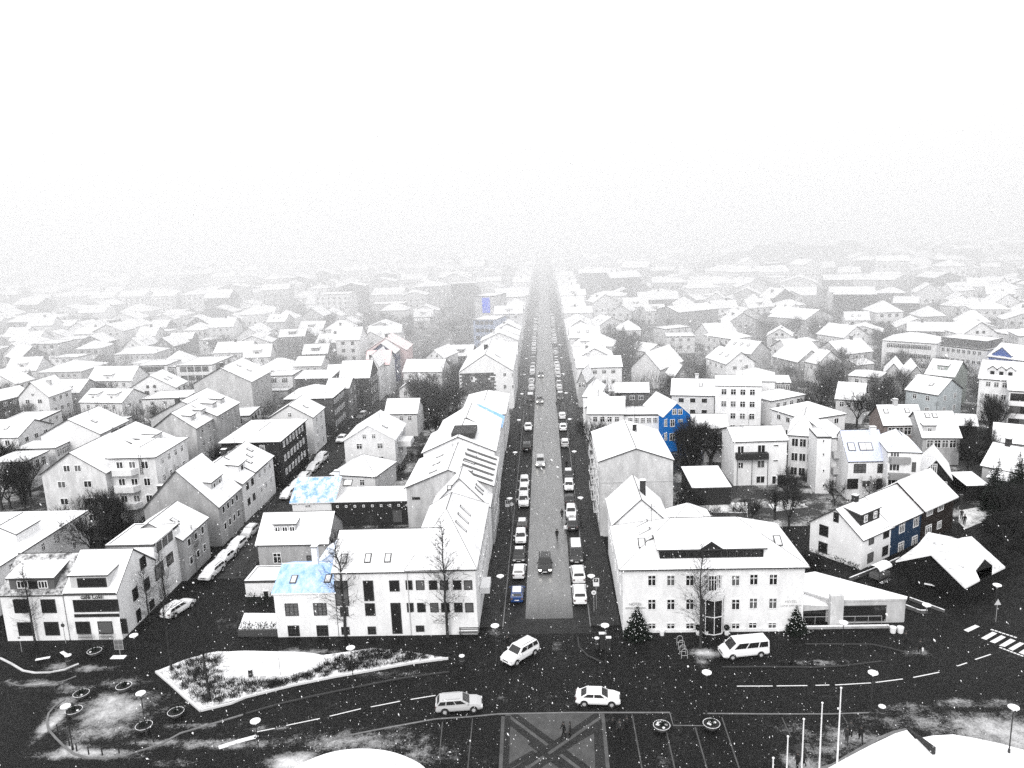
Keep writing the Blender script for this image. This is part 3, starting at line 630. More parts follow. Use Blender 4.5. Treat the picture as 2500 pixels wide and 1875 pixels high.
h.wins(b2, 'R', 7, 2, 1, 1.3, 'plain')
g = G(); g.box((-17.22, 84.60, .1), (-17.12, 84.69, 8.2)); h.add('drainpipe', g, [flat('pipe', .5)])
g = G(); g.box((-9.1, 90, 2.6), (-8.0, 93, 3.4)); h.add('balcony', g, [WHITE])
reg('long', h, 'long white building')
h = House('gabled_rear_house', 'pale gabled house wedged behind the long white building, dark roof edge and two narrow skylights', (-14, 110))
b = h.block((-17.0, 105.8), (-9.0, 105.8), 8.3, 5, 'perp', 4.2, .75, cover=.9, under=.3); 
for x in (1.6, 3.0): h.sky(b, 'R', x, .35, .6, 1.6)
reg('rear', h, 'gabled house behind the long white building')
h = House('cottage', 'low white cottage with broad snowy roof and small four-pane dormer behind bare bushes', (-37, 106))
b = h.block((-41.8, 102.1), (-31.8, 102.1), 4.6, 8.5, 'par', 3.0, .3, 'concrete', cover=.9, over=.3)
h.dormer(b, 'F', 3.6, 3.2, 0, 1.1, None, .38, .3, 3, 'two', ww=.8, wh=.8); h.px(b, 'F', 'b', 235, 700, 310, 795, 'cross'); h.win(b, 'F', 7.5, 1.6, 1.2, 1.2, 'dark')
h.wins(b, 'R', 2, 1, .8, 1, 'dark')
reg('cottage', h, 'low cottage with the dormer')
h = House('flat_garage', 'small flat-topped white garage with grey door left of the blue-roofed house', (-36, 91), 'garage')
b = h.block(P(('b',5,1085)), (P(('b',270,1080))[0], P(('b',5,1085))[1]), 2.3, 4.6, 'flat', 0, .75, cover=.8); h.px(b, 'F', 'b', 150, 1030, 202, 1088, 'plain').name = 'door'
reg('garage', h, 'flat-topped garage')
h = House('skylight_house', 'white house with pale blue roof, large square skylight and melted blue patches', (-39, 124))
A, B, d = ax(('b',400,268), ('b',755,262), None, 4.2, 9); b = h.block(A, B, 4.2, 10, 'par', 2.4, .8, rc=bluesnow(.44, .56, (.01, .2, .55)), fasc=FASW)
h.sky(b, 'F', 8.6, .72, 1.5, 1.4); h.px(b, 'F', 'b', 512, 287, 560, 310, 'two'); h.chim(b, 6.2, 6, 6.2, 1.3, .8, .8, .7); reg('skyl', h, 'pale-blue-roofed house')
h = House('dark_flat_shed', 'long low flat-roofed outbuilding with white snow top and black front behind the cottage', (-29, 122), 'outbuilding')
b = h.block((-36, 119.8), (-22.6, 119.8), 4.0, 6.5, 'shed', .3, .03, over=.1)
for k in range(9): h.win(b, 'F', 1 + k * 1.45, 3.25, .5, .3, 'plain')
g = G(); g.box((-33, 111.5, 0), (-20, 111.7, 1.4)); 
h.win(b, 'F', 10.8, .5, 1.6, 2.2, 'dark').name = 'door'; reg('shed', h, 'long dark outbuilding')
w_ = thing('garden_wall', 'low pale garden wall running between the black outbuilding and the long white building', 'wall', (-27, 112, 0)); g = G(); g.box((-7, -.15, 0), (7, .15, 1.5)); ob('wall', g.mesh('wall', [wallm(.3, 'concrete')]), w_); g = G(); g.box((-7.05, -.2, 1.5), (7.05, .2, 1.62)); ob('coping', g.mesh('coping', [SNOW]), w_)
# the big grey-gabled row
h = House('grey_gabled_row', 'tall street row with bare grey concrete gable and snowy roof striped by dark seams', (-15, 125), 'terrace')
b = h.block((-21.7, 105.0 + 5.9), (-8.7, 110.9), 9.5, 14, 'perp', 2.6, .36, 'concrete', cover=1., over=.3)
b2 = h.block((-21.2, 125.2), (-9.2, 125.2), 10.6, 12, 'perp', 2.6, .7, cover=1)
b3 = h.block((-20.5, 137.5), (-9.4, 137.5), 10.2, 11, 'perp', 3.2, .7, cover=1)
for k in range(5):
    g = G(); y = 111.9 + k * 2.7; sl = 2.6 / 6.5
    g.prism([(-13.5, y), (-8.6, y), (-8.6, y + .5), (-13.5, y + .5)], 9.9, [9.5 + 2.6 - sl * 1.7 + .45, 9.9, 9.9, 9.5 + 2.6 - sl * 1.7 + .45]); h.add('roof_seam', g, [flat('slate', .1)])
for k in range(3): h.sky(b, 'R', 2.6 + k * 3.8, .62, .9, 2.0); h.sky(b, 'L', 2 + k * 4, .6, .7, 1.3)
h.win(b, 'F', 1.4, 7.6, 1.3, .5, 'dark'); h.wins(b, 'R', 6, 3, 1.1, 1.3, 'cross', dz=2.9); h.wins(b, 'L', 6, 3, 1, 1.2, 'dark', dz=2.9); h.wins(b2, 'R', 4, 3, 1.1, 1.3, 'cross', dz=2.9)
g = G(); g.box((-16.5, 126.5, 12.6), (-12.5, 132, 13.5)); h.add('roof_plant_room', g, [flat('slate_dark', .035)])
reg('row', h, 'tall grey-gabled row')
h = House('blue_box_roof_house', 'street house with small bright light-blue roof panel and snow', (-14, 150))
b = h.block((-19.5, 149.5), (-9.5, 149.5), 8.2, 9, 'perp', 2.6, .8, rc=bluesnow(.30, .5, (.08, .36, .75)), fasc=FASW); h.wins(b, 'R', 4, 2, 1, 1.2); reg('bluebox', h, 'house with the light-blue roof panel')
h = House('white_barrel_house', 'low white street house with rounded snowy roof in front of the slate-fronted block', (-14, 168))
b = h.block((-18.5, 161), (-9.3, 161), 8, 20, 'hip', 2.0, .85, cover=1); h.wins(b, 'R', 7, 2, 1, 1.2); reg('barrel', h, 'white house with the rounded roof')
h = House('slate_fronted_block', 'tall white corner block whose front wall is clad in rows of dark slates', (-15, 210), 'building')
A, B, d = ax(('k',430,385), ('k',940,375), None, 10, 28, xr=-8.9); b = h.block(A, (B[0], A[1]), 10, 30, 'perp', 4.6, .84, cover=1, over=.1)
x0 = X(('k',445,400), 9)[0]; x1 = X(('k',762,400), 9)[0]; yy = A[1] - .05
sl = me('slate', [(0, 0, 0), (1.0, 0, 0), (1.0, 0, .42), (0, 0, .42), (0, -.05, 0), (1.0, -.05, 0)], [(0, 1, 2, 3), (4, 5, 2, 3), (0, 4, 3), (1, 2, 5), (0, 1, 5, 4)], [wallm(.08, 'concrete')])
sl2 = sl.copy(); sl2.materials.clear(); sl2.materials.append(wallm(.15, 'concrete'))
nr = 13; z = 9.4
for r in range(nr):
    x = x0 + (.5 if r % 2 else 0)
    while x < x1 - .9:
        if not (r in (2, 3, 4) and (x1 - 2.6 < x < x1 - .9 or x0 + 2.8 < x < x0 + 3.8)): ob('slate', random.choice((sl, sl, sl2)), h.o, (x - h.L.x, yy - h.L.y, z - r * .47), 0, (.97, 1, 1))
        x += 1.0
h.px(b, 'F', 'k', 525, 425, 550, 455, 'plain'); h.px(b, 'F', 'k', 695, 425, 740, 462, 'plain')
for q in ((808,388,835,422),(880,385,900,425),(810,492,838,528),(882,490,902,525)): h.px(b, 'F', 'k', *q, 'two')
h.wins(b, 'R', 8, 3, 1, 1.3); h.chim(b, 6.5, 11, 14, 1.6, 1.1, 1.1, .05); h.sky(b, 'R', 7, .6, 1, 1.5); h.sky(b, 'F', 8, .3, 1.1, 1.2) if False else None
reg('slate', h, 'slate-fronted block')
# ================================================================== the hotel on the right corner
h = House('hotel', 'large white hotel on the right corner, hipped snowy roof with one long black-fronted dormer', (18, 92), 'hotel')
b = h.block((8.1, 84.7), (29.0, 84.6), 8.0, 12.5, 'hip', 3.6, .84, over=.45, cover=1, inset=6.5)
for x0, x1 in ((1342,1420),(1507,1582),(1672,1744),(2065,2140)):
    h.px(b, 'F', 'c', x0, 893, x1, 990, 'cross'); h.px(b, 'F', 'c', x0, 1100, x1, 1195, 'cross'); h.px(b, 'F', 'c', x0, 1302, x1, 1360, 'cross')
for x0, x1 in ((2222,2300),(2391,2467)):
    h.px(b, 'F', 'c', x0 - 2, 885, x1 - 2, 982, 'cross'); h.px(b, 'F', 'c', x0 - 6, 1092, x1 - 6, 1186, 'cross'); h.px(b, 'F', 'c', x0 - 12, 1297, x1 - 12, 1355, 'cross')
x0 = X(('c',1450,680), 10.0)[0]; x1 = X(('D',1650,1184), 10.0)[0]
e = ob('dormer', None, h.o)
b3 = h.block((x0, 85.55), (x1, 85.5), 10.0, 5.6, 'shed', .95, .02, 'board', over=.35, z0=8.15, cover=1, par=e); FOOT.pop()
for k in range(12):
    if k not in (5, 6): h.win(b3, 'F', .9 + k * ((x1 - x0) - 1.4) / 11.3, 8.95, .8, .7, 'plaindark', par=e)
g = G(); xc = (x0 + x1) / 2 - .1; g.prism([(xc - 1.9, 86.15), (xc + 1.9, 86.15), (xc, 86.15)], 10.3, 10.3); g = G()
V_ = [(xc - 1.35, 85.1, 10.15), (xc, 85.1, 11.1), (xc + 1.35, 85.1, 10.15), (xc - 1.35, 87.5, 10.5), (xc, 90, 11.1), (xc + 1.35, 87.5, 10.5)]
g.poly([V_[0], V_[1], V_[4], V_[3]], 0); g.poly([V_[1], V_[2], V_[5], V_[4]], 0); g.poly([V_[0], V_[2], V_[1]], 1); g.poly([(p[0], p[1] - .25, p[2] + .05) for p in V_[:2]] + [(p[0], p[1] - .25, p[2] - .15) for p in (V_[1], V_[0])], 1); g.poly([(p[0], p[1] - .25, p[2] + .05) for p in V_[1:3]] + [(p[0], p[1] - .25, p[2] - .15) for p in (V_[2], V_[1])], 1)
h.add('pediment', g, [SNOW, flat('black_board', .02)])
h.sky(b, 'F', 1.0 + 1.6, .48, .9, 1.5); h.sky(b, 'F', 19.6 - 1.0, .48, .9, 1.5)
def skyL(hs, b, y, t, w, l):   # skylights on the left hip
    W = b['W']; z = b['h'] + b['rise'] * t + .2; p = W(6.5 * t, y, z); a_, c_ = skymesh(w, l); o = ob('skylight', a_, hs.o, (p[0] - hs.L.x, p[1] - hs.L.y, z)); o.rotation_euler = (Matrix.Rotation(-math.pi / 2, 3, 'Z') @ Matrix.Rotation(math.atan2(b['rise'], 6.5), 3, 'X')).to_euler(); ob('pane', c_, o)
for y in (3.6, 6.2, 8.8): skyL(h, b, y, .45, .8, 2.6)
h.wins(b, 'L', 3, 2, 1, 1.2, 'cross')
# rounded glazed entrance with balcony
xc = P(('c', 1905, 1390))[0]; cx_, cy_ = xc, 84.7
g = G(); n = 4
def arc(r, i): t = math.pi + math.pi * i / n; return (cx_ + r * math.cos(t), cy_ + r * .8 * math.sin(t))
for i in range(n + 1):
    p_ = arc(1.35, i); g.tube((*p_, .1), (*p_, 4.5), .05, n=4)
for z in (.1, 2.3, 4.4):
    for i in range(n): a_, c_ = arc(1.35, i), arc(1.35, i + 1); g.tube((*a_, z), (*c_, z), .06, n=4)
h.add('entrance_frame', g, [WHITE])
g = G()
for i in range(n): a_, c_ = arc(1.3, i), arc(1.3, i + 1); g.poly([(*a_, .1), (*c_, .1), (*c_, 4.4), (*a_, 4.4)])
h.add('entrance_glass', g, [GLASS])
g = G(); g.prism([arc(1.45, i) for i in range(n + 1)], 4.5, 4.7); h.add('balcony_floor', g, [flat('pale_paint', .6)])
g = G()
for i in range(n):
    a_, c_ = arc(1.45, i), arc(1.45, i + 1); g.tube((*a_, 5.55), (*c_, 5.55), .04, n=4)
    for k in range(3): t_ = k / 3; q = (a_[0] + (c_[0]-a_[0])*t_, a_[1] + (c_[1]-a_[1])*t_); g.tube((*q, 4.7), (*q, 5.55), .02, n=3)
h.add('balcony_railing', g, [WHITE])
h.px(b, 'F', 'c', 1826, 888, 1870, 1012, 'six'); h.px(b, 'F', 'c', 1940, 888, 1985, 1012, 'six'); h.px(b, 'F', 'c', 1870, 895, 1940, 1035, 'grid').name = 'balcony_door'
for q in (('c',1235,1150), ('d',185,1130)):
    xx = P(q, 3.3)[0]; y_ = 84.6
    for tx, sz, dz in (('HOTEL', .46, .26), ('LEIFUR EIRÍKSSON', .30, -.24)):
        text('sign_lettering', tx, sz, flat('grey_lettering', .3), (xx - h.L.x, y_ - h.L.y, zat((xx, 84.6), (q[0], 0, q[2] + 15)) + dz), (math.pi / 2, 0, 0), h.o)
g = G(); g.box((8.1, 84.5, .0), (xc - 1.6, 84.69, .35)); g.box((xc + 1.6, 84.45, .0), (29, 84.59, .35)); h.add('plinth', g, [wallm(.75)])
reg('hotel', h, 'hotel')
h = House('hotel_rear_house', 'white gabled house behind the hotel with dark roof edge and black chimney', (12, 102))
A = X(('c',945,372), 8.6); B = X(('c',1215,387), 8.6); b = h.block((8.2, 97.5), (15.5, 97.5), 8.4, 9.5, 'perp', 3.4, .8, cover=1, over=.3); h.chim(b, 4.3, 3.5, 11.8, 1.4, .7, .7, .04); h.wins(b, 'L', 4, 2, 1, 1.2)
b2 = h.block((15.6, 98), (21.5, 98), 7.5, 6, 'hip', 2.2, .8, cover=1); reg('hrear', h, 'gabled house behind the hotel')
h = House('tall_grey_house', 'tall plain grey-fronted house on the right of the street with balconies down its street side', (13, 122), 'flats')
b = h.block((7.5, 113.4), (18.6, 113.4), 12.0, 17, 'perp', 1.9, .5, 'concrete', cover=1, over=.2, under=.6)
h.wins(b, 'L', 6, 4, 1.1, 1.5, 'cross', dz=2.8); h.chim(b, 6.6, 11, 13.9, .9, .6, .6, .03)
for z in (3, 5.8, 8.6):
    for y in (116, 121.5, 126.5):
        g = G(); g.box((6.7, y, z - .1), (7.5, y + 2, z)); g.box((6.7, y, z), (6.76, y + 2, z + .95)); h.add('balcony', g, [flat('pale_paint', .6)])
g = G(); g.box((10.9, 113.3, 8.1), (11.0, 113.39, 8.2)); g = G(); g.box((7.5, 113.33, 8.7), (18.6, 113.39, 8.78)); h.add('string_course', g, [wallm(.35)])
g = G(); g.tube((14.2, 125, 13), (14.2, 125, 18), .04, n=4); h.add('aerial', g, [DARK]); reg('tall', h, 'tall grey-fronted house')
h = House('wedge_annex', 'low grey concrete wedge-shaped annex right of the hotel, snow on top, dark shopfront', (36, 89), 'annex')
pts = [P(q, 3.0) for q in (('d',325,905),('d',405,868),('d',1160,1145),('d',565,1147),('d',470,1150))]; pts2 = [(29.3, pts[4][1] + .2), (29.3, 95)] 
g = G(); q = [(P(('d',480,1318))[0], 85.9), (P(('d',1160,1250), 0.)[0], 86.0), (P(('d',1160,1145), 2.9)[0], 86.3), (P(('d',405,868), 3.0)[0], P(('d',405,868), 3.0)[1]), (P(('d',325,905), 3.0)[0], P(('d',325,905), 3.0)[1])]
q = [(33.0, 86.0), (41.3, 86.1), (41.6, 86.6), P(('d',405,868), 3.0), (29.6, P(('d',325,905), 3.0)[1]), (29.6, 89)]
g.prism(q, 0, 2.85, 0); h.add('wall', g, [wallm(.4, 'concrete')]); g = G(); g.prism([(x + (.1 if x > 35 else -.05), y - .12) for x, y in q], 2.86, 3.1, 0, 0, 1); h.add('roof', g, [SNOW, wallm(.45, 'concrete')])
g = G(); g.box((32.4, 85.3, 0), (33.9, 86.0, 3.9)); h.add('pier', g, [wallm(.6, 'concrete')])
bb = dict(A=Vector((29.6, 86)), B=Vector((41.3, 86)), u=Vector((1, 0)), v=Vector((0, 1)), w=11.7, d=5, h=3, rise=0, roof='flat', W=lambda x, y, z: (29.6 + x, 86 + y, z)); h.b.append(bb)
h.win(bb, 'F', 6.9, .3, 5.1, 1.9, 'plaindark').name = 'shop_window'
g = G(); g.prism([(29.4, 85.6), (32.4, 85.9), (32.4, 88), (29.4, 90)], 1.9, [2.7, 2.3, 2.5, 3.0], 0, 0, 1); h.add('porch_roof', g, [SNOW, wallm(.45, 'concrete')]); g = G(); g.box((29.6, 86.5, 0), (32.3, 86.6, 1.9)); h.add('porch_glass', g, [GLASS])
FOOT.append((29, 84, 42, 100)); NICK.append((36, 90, 'wedge-shaped annex')); Hs['annex'] = h
# ------------------------------------------------------------------ rotated white, blue and brown row on the right
def gbase(A, Bq, hq):   # general block from base marks
    return Vector(P(A)), Vector(P(Bq))
A0 = Vector(P(('d',355,690))); B0 = Vector(P(('d',800,852))); C0 = Vector(P(('d',1072,742)))
h = House('white_gabled_house', 'white house with plain gable, long snowy roof and big black-sided dormer with two white windows', (42, 104))
u = (B0 - A0).normalized(); v = Vector((-u.y, u.x)); w = (B0 - A0).length; d = (C0 - B0).dot(v); hh = zat(B0, ('d', 0, 585))
rs = riseat(A0, B0, .5, ('d', 0, 330), hh); b = h.block(A0, B0, hh, d, 'perp', rs, .82, cover=1, over=.35, under=.1)
for q in ((565,360,612,440),(445,470,520,560),(437,610,512,705)): h.px(b, 'F', 'd', *q, 'plaindark')
for q in ((868,545,912,630),(995,490,1040,575),(985,642,1030,725),(857,700,903,785)): h.px(b, 'R', 'd', *q, 'dark')
h.dormer(b, 'R', d * .52, d * .66, 0, 1.7, None, .30, .03, 2, 'cross', ww=.9, wh=.95); h.chim(b, w * .5, d * .62, hh + rs, 1.0, .7, .7, .03)
reg('whitegable', h, 'white house with the black dormer')
B1 = B0 + v * d; 
h = House('deep_blue_house', 'deep blue terrace house with white cross windows between the white and the brown houses', (48, 108))
d2 = (Vector(P(('d',1325,600))) - B1).dot(v); d2 = max(5.0, min(d2, 8)); b = h.block(B1 - u * w + v * .03, B1 + v * .03, hh + .1, d2, 'perp', rs, (.020, .045, .09), 'iron', cover=1, over=.3)
for q in ((1130,440,1175,530),(1252,385,1297,478),(1122,610,1165,700),(1238,560,1282,645)): h.px(b, 'R', 'd', *q, 'grid')
reg('deepblue', h, 'deep blue terrace house')
h = House('dark_brown_house', 'dark brown terrace house with white windows at the far end of the blue row', (53, 112))
B2 = B1 + v * (d2 + .03); b = h.block(B2 - u * w + u * .35, B2 + u * .35, hh + .7, 8.5, 'perp', rs, (.028, .022, .02), 'iron', cover=1, over=.45, fasc=FASW)
for q in ((1368,305,1418,380),(1465,265,1510,340),(1355,470,1405,540),(1455,430,1492,495)): h.px(b, 'R', 'd', *q, 'grid')
reg('brown', h, 'dark brown terrace house')
# turf-roofed dark pavilion, two low gables crossing
h = House('dark_pavilion', 'black timber pavilion with thinly snowed crossing gable roofs beside the zebra crossing', (52, 94), 'pavilion')
pv = dict(A=(1100,775,2.7), B=(1405,715,4.6), C=(1700,1003,2.4), D=(1825,937,2.4), E=(1787,852,3.2), F=(1870,747,4.1), K=(1935,800,3.4), G=(1930,882,2.4), H=(2045,825,2.4), I=(1755,562,4.4), J=(1640,577,3.9), N=(1380,527,4.2), L=(1285,640,2.8), M=(1560,650,4.6))
PV = {k_: (*P(('d', x, y), z), z) for k_, (x, y, z) in pv.items()}
g = G(); FT = ['ABML', 'BCDE', 'BEFM', 'MFKI', 'KGHI', 'LMN', 'NMJ', 'JMI', 'BEM']; FT = ['ABML', 'BCDE', 'BEM', 'EFM', 'MFI', 'FKI', 'KGHI', 'LMN', 'NMJ', 'JMI']
g.m = []
for q in FT: g.poly([PV[c] for c in q], 0); g.poly([(PV[c][0], PV[c][1], PV[c][2] - .22) for c in reversed(q)], 1)
rim = 'ABCDEFKGHIJNL'
for a_, c_ in zip(rim, rim[1:] + rim[0]): p0, p1 = PV[a_], PV[c_]; g.poly([(p0[0], p0[1], p0[2] - .22), (p1[0], p1[1], p1[2] - .22), p1, p0], 1)
h.add('roof', g, [snowm(.6, .08), FASW])
g = G(); cc = np.mean([PV[c][:2] for c in 'ACDGHINL'], axis=0); wl = [(PV[c][0] * .94 + cc[0] * .06, PV[c][1] * .94 + cc[1] * .06, PV[c][2]) for c in 'ABCDGHINL']; k_ = len(wl)
for i in range(k_): p0, p1 = wl[i], wl[(i + 1) % k_]; g.poly([(p0[0], p0[1], 0), (p1[0], p1[1], 0), (p1[0], p1[1], p1[2] - .25), (p0[0], p0[1], p0[2] - .25)])
h.add('wall', g, [wallm(.015, 'board')])
g = G(); p0, p1, p2 = PV['E'], PV['F'], PV['K']; g.poly([(p0[0], p0[1], p0[2] - .3), (p2[0], p2[1], p2[2] - .3), (p1[0], p1[1], p1[2] - .3)]); h.add('gable_board', g, [wallm(.015, 'board')])
xs = [p[0] for p in PV.values()]; ys_ = [p[1] for p in PV.values()]; FOOT.append((min(xs), min(ys_), max(xs), max(ys_))); NICK.append((cc[0], cc[1], 'black pavilion')); Hs['pav'] = h
# ================================================================== houses behind, marked one by one
def std(key, name, label, nick, A, B, h, roof='par', C_=None, d=8., apx=None, rise=2.4, wall=.78, kind='render', F=None, R=None, L=None, cover=1., ws=(1., 1.2), st='cross', over=.3, axis=False, cat='house', fasc=None, rc=None, gw=0, ch=(), sk=(), dm=(), under=.22, inset=None, fine=True, xr=None, xl=None):
    hs = None
    a_ = Vector(X(A, h)); b_ = Vector(X(B, h))
    if axis:
        if b_.x < 0: a_ = Vector((a_.x, b_.y))
        else: b_ = Vector((b_.x, a_.y))
    if xr is not None: b_.x = xr
    if xl is not None: a_.x = xl
    u = (b_ - a_).normalized(); v = Vector((-u.y, u.x))
    if C_ is not None: c_ = Vector(X(C_, h)); d = max(3., max((c_ - b_).dot(v), 3)) if c_.x > (a_.x + b_.x) / 2 or b_.x < 0 else max(3., (c_ - a_).dot(v))
    m_ = (a_ + b_) / 2
    if apx: rise = riseat(a_, b_, .5, apx, h, 0 if roof in ('perp', 'gambrel') else d / 2)
    rise = max(.5, min(rise, 6))
    hs = House(name, label, (m_.x, m_.y + d / 2), cat); hs.fine = fine
    b = hs.block(a_, b_, h, d, roof, rise, wall, kind, cover, over, fasc, under, rc, inset=inset)
    for f_, s_ in (('F', F), ('R', R), ('L', L)):
        if s_: hs.wins(b, f_, s_[0], s_[1], ws[0], ws[1], st)
    if gw: hs.gwin(b, 'F', gw, .8, 1., st)
    for c in ch: hs.chim(b, c[0] * b['w'], c[1] * b['d'], h + rise * c[2], 1.2, .8, .8, c[3] if len(c) > 3 else .08)
    for c in sk: hs.sky(b, c[0], c[1] * (b['w'] if c[0] == 'F' else b['d']), c[2])
    for c in dm: hs.dormer(b, c[0], c[1] * (b['w'] if c[0] == 'F' else b['d']), c[2], 0, 1.2, None, c[3] if len(c) > 3 else .3, wall if isinstance(wall, tuple) or wall > .1 else .1, c[4] if len(c) > 4 else 1, st, ww=.8, wh=.8)
    hs.o['w'] = round(b['w'], 1); hs.o['d'] = round(d, 1)
    return reg(key, hs, nick)
# left side street, its left row from the front backwards
hs = std('g1', 'grey_house', 'small grey rendered house with one skylight, third building up the left side street', 'small grey house with one skylight', ('a',1290,520), ('a',1680,592), 6.2, 'perp', ('a',1862,405), apx=('a',1400,452), wall=.3, kind='concrete', R=(3, 2), axis=True, sk=(('R', .4, .55),), xr=-51.8, xl=-60.5, st='plain', fasc=FASC)
hs = std('g2', 'grey_house', 'grey rendered house with sloping snowy dormer and dark brick chimney on the left side street', 'grey house with the dark chimney', ('a',1455,165), ('a',1925,305), 6.6, 'perp', ('a',2100,140), apx=('a',1870,0), wall=.28, kind='concrete', R=(4, 2), axis=True, xr=-51.6, ch=((.22, .12, .35, .03),), dm=(('R', .5, 4.2, .3, 2),), st='plain')
hs = std('g3', 'white_house', 'pale house with black-framed street windows and small dormer next up the left side street', 'pale house with black-framed windows', ('i',1480,1220), ('i',2105,1350), 6.8, 'perp', ('i',2140,1175), d=8, rise=3, wall=.6, R=(4, 2), axis=True, xr=-51.7, xl=-62, st='darkgrid', dm=(('R', .4, 3, .3, 1),))
hs = std('g4', 'white_house', 'pale house with three slanted skylights and dark chimney, below the flat-roofed dark block', 'pale house with three slanted skylights', ('j',120,1112), ('j',515,1245), 7.0, 'perp', ('j',655,1110), rise=2.8, wall=.6, R=(3, 2), axis=True, xr=-51.6, xl=-61.5, ch=((.35, .35, .75, .04),), sk=(('R', .25, .35), ('R', .5, .5), ('R', .75, .65)), st='grid')
hs = std('g5', 'dark_block', 'long three-storey dark block with white windows under a broad flat snowy roof', 'long dark block with the flat white roof', ('j',250,965), ('j',670,985), 9.2, 'hip', ('j',890,795), rise=.7, wall=.045, kind='concrete', R=(7, 3), F=(2, 1), axis=True, xr=-50.9, xl=-62, st='grid', cat='flats', inset=5, over=.5)
hs = std('g6', 'white_gabled_house', 'pale gabled house with one small dark gable window beyond the long dark block', 'pale gabled house beyond the dark block', ('j',655,755), ('j',970,775), 8.2, 'perp', ('j',1060,690), apx=('j',800,672), wall=.6, R=(2, 3), axis=True, xr=-51.2, xl=-61, sk=(('R', .4, .5),), gw=1)
hs = std('g7', 'dark_hipped_block', 'dark street block with rows of white windows under a smooth hipped snow roof', 'dark block with the smooth hipped roof', ('j',730,600), ('j',1060,612), 8.6, 'hip', ('j',1180,520), rise=2.2, wall=.12, kind='concrete', R=(6, 3), axis=True, xr=-51.4, xl=-63, inset=6, cat='flats')
hs = std('g8', 'snowy_house', 'house with square snow roof and skylight left of the dark house with the white-framed window', 'house with the square snow roof', ('j',1075,508), ('j',1240,525), 8, 'par', None, d=9, rise=1.8, wall=.18, R=(2, 2), axis=True)
hs = std('g9', 'dark_house', 'dark house with greenish-grey roof and a single large white-framed window', 'dark house with the greenish roof', ('j',1178,432), ('j',1420,432), 9, 'par', None, d=10, rise=3.8, wall=.045, kind='board', F=(1, 2), R=(3, 3), axis=True, rc=snowm(.6, .3), ws=(1.6, 1.4), st='plain')
std('g10', 'pale_row_house', 'pale gabled row house with chimney and tall narrow street windows', 'pale row house with the chimney', ('j',1400,330), ('j',1500,330), 10, 'perp', None, d=16, rise=3, wall=.7, R=(5, 3), axis=True, ch=((.2, .2, .5, .05),))
std('g11', 'pink_roofed_house', 'house with faded red roof just in front of the dark blue house', 'house with the faded red roof', ('j',1400,318), ('j',1590,318), 9, 'par', None, d=9, rise=3.4, wall=.7, axis=True, rc=bluesnow(.34, .6, (.75, .42, .41), 1.5), fine=False)
std('g12', 'dark_blue_gabled_house', 'dark navy gabled house with white attic window deep down the left side street', 'dark navy gabled house', ('j',1420,225), ('j',1640,222), 9.5, 'perp', None, d=16, apx=('j',1530,140), wall=(.01, .02, .10), kind='iron', F=(3, 2), R=(5, 3), axis=True, gw=1, fine=False)
std('g13', 'pink_house', 'faint pink-walled house with dark chimney behind the navy gabled house', 'faint pink-walled house', ('j',1500,125), ('j',1740,195), 9, 'perp', None, d=12, rise=4, wall=(.75, .58, .58), ch=((.5, .2, 1),), fine=False, axis=True, rc=bluesnow(.34, .6, (.8, .6, .58), 1.5))
# right row of that side street and gardens
hs = std('y1', 'cream_gabled_house', 'cream gabled house with vent triangle, white windows and balcony on its right side', 'cream gabled house', ('j',1190,990), ('j',1640,965), 6.6, 'perp', None, d=12, apx=('j',1385,845), wall=.66, F=(2, 2), R=(4, 2), gw=2, axis=True, sk=(('R', .3, .5),), ws=(1.2, 1.3), fasc=FASW)
g = G(); c = hs.b[0]['W'](hs.b[0]['w'], 3, 0); g.box((c[0] + .01, c[1], 4.2), (c[0] + 2.6, c[1] + 4, 5.3)); hs.add('balcony', g, [wallm(.6)])
std('y2', 'low_hipped_house', 'low snow-covered house with pale gabled porch in front of the cream house', 'low house before the cream gable', ('j',1090,1270), ('j',1470,1292), 3.6, 'hip', None, d=9, rise=2.6, wall=.6, F=(2, 1))
std('y3', 'small_snowy_house', 'small house with plain snowy roof and little dormer right of the cream house', 'small house right of the cream house', ('j',1560,745), ('j',1830,740), 5.5, 'par', None, d=8, rise=2.6, wall=.5, F=(3, 1), R=(2, 2))
std('y4', 'long_white_house', 'long cream-white house with four dark windows and smooth snow roof beside the side street', 'long cream-white house', ('j',1715,384), ('j',2045,382), 6.4, 'par', None, d=10, apx=('j',1890,275), wall=.75, F=(5, 2), R=(3, 2))
std('y5', 'small_gabled_house', 'small white gabled house with a pair of dark windows in its gable', 'small white house with paired gable windows', ('j',1680,535), ('j',1905,530), 4.4, 'perp', None, d=10, apx=('j',1790,455), wall=.75, gw=2, F=(3, 1))
std('y6', 'pointed_house', 'pointed white gable house with two tiny windows near the slate-fronted block', 'pointed white gable', ('j',1905,262), ('j',2062,265), 7, 'perp', None, d=12, apx=('j',1980,195), wall=.8, gw=2, F=(3, 2), fine=False)
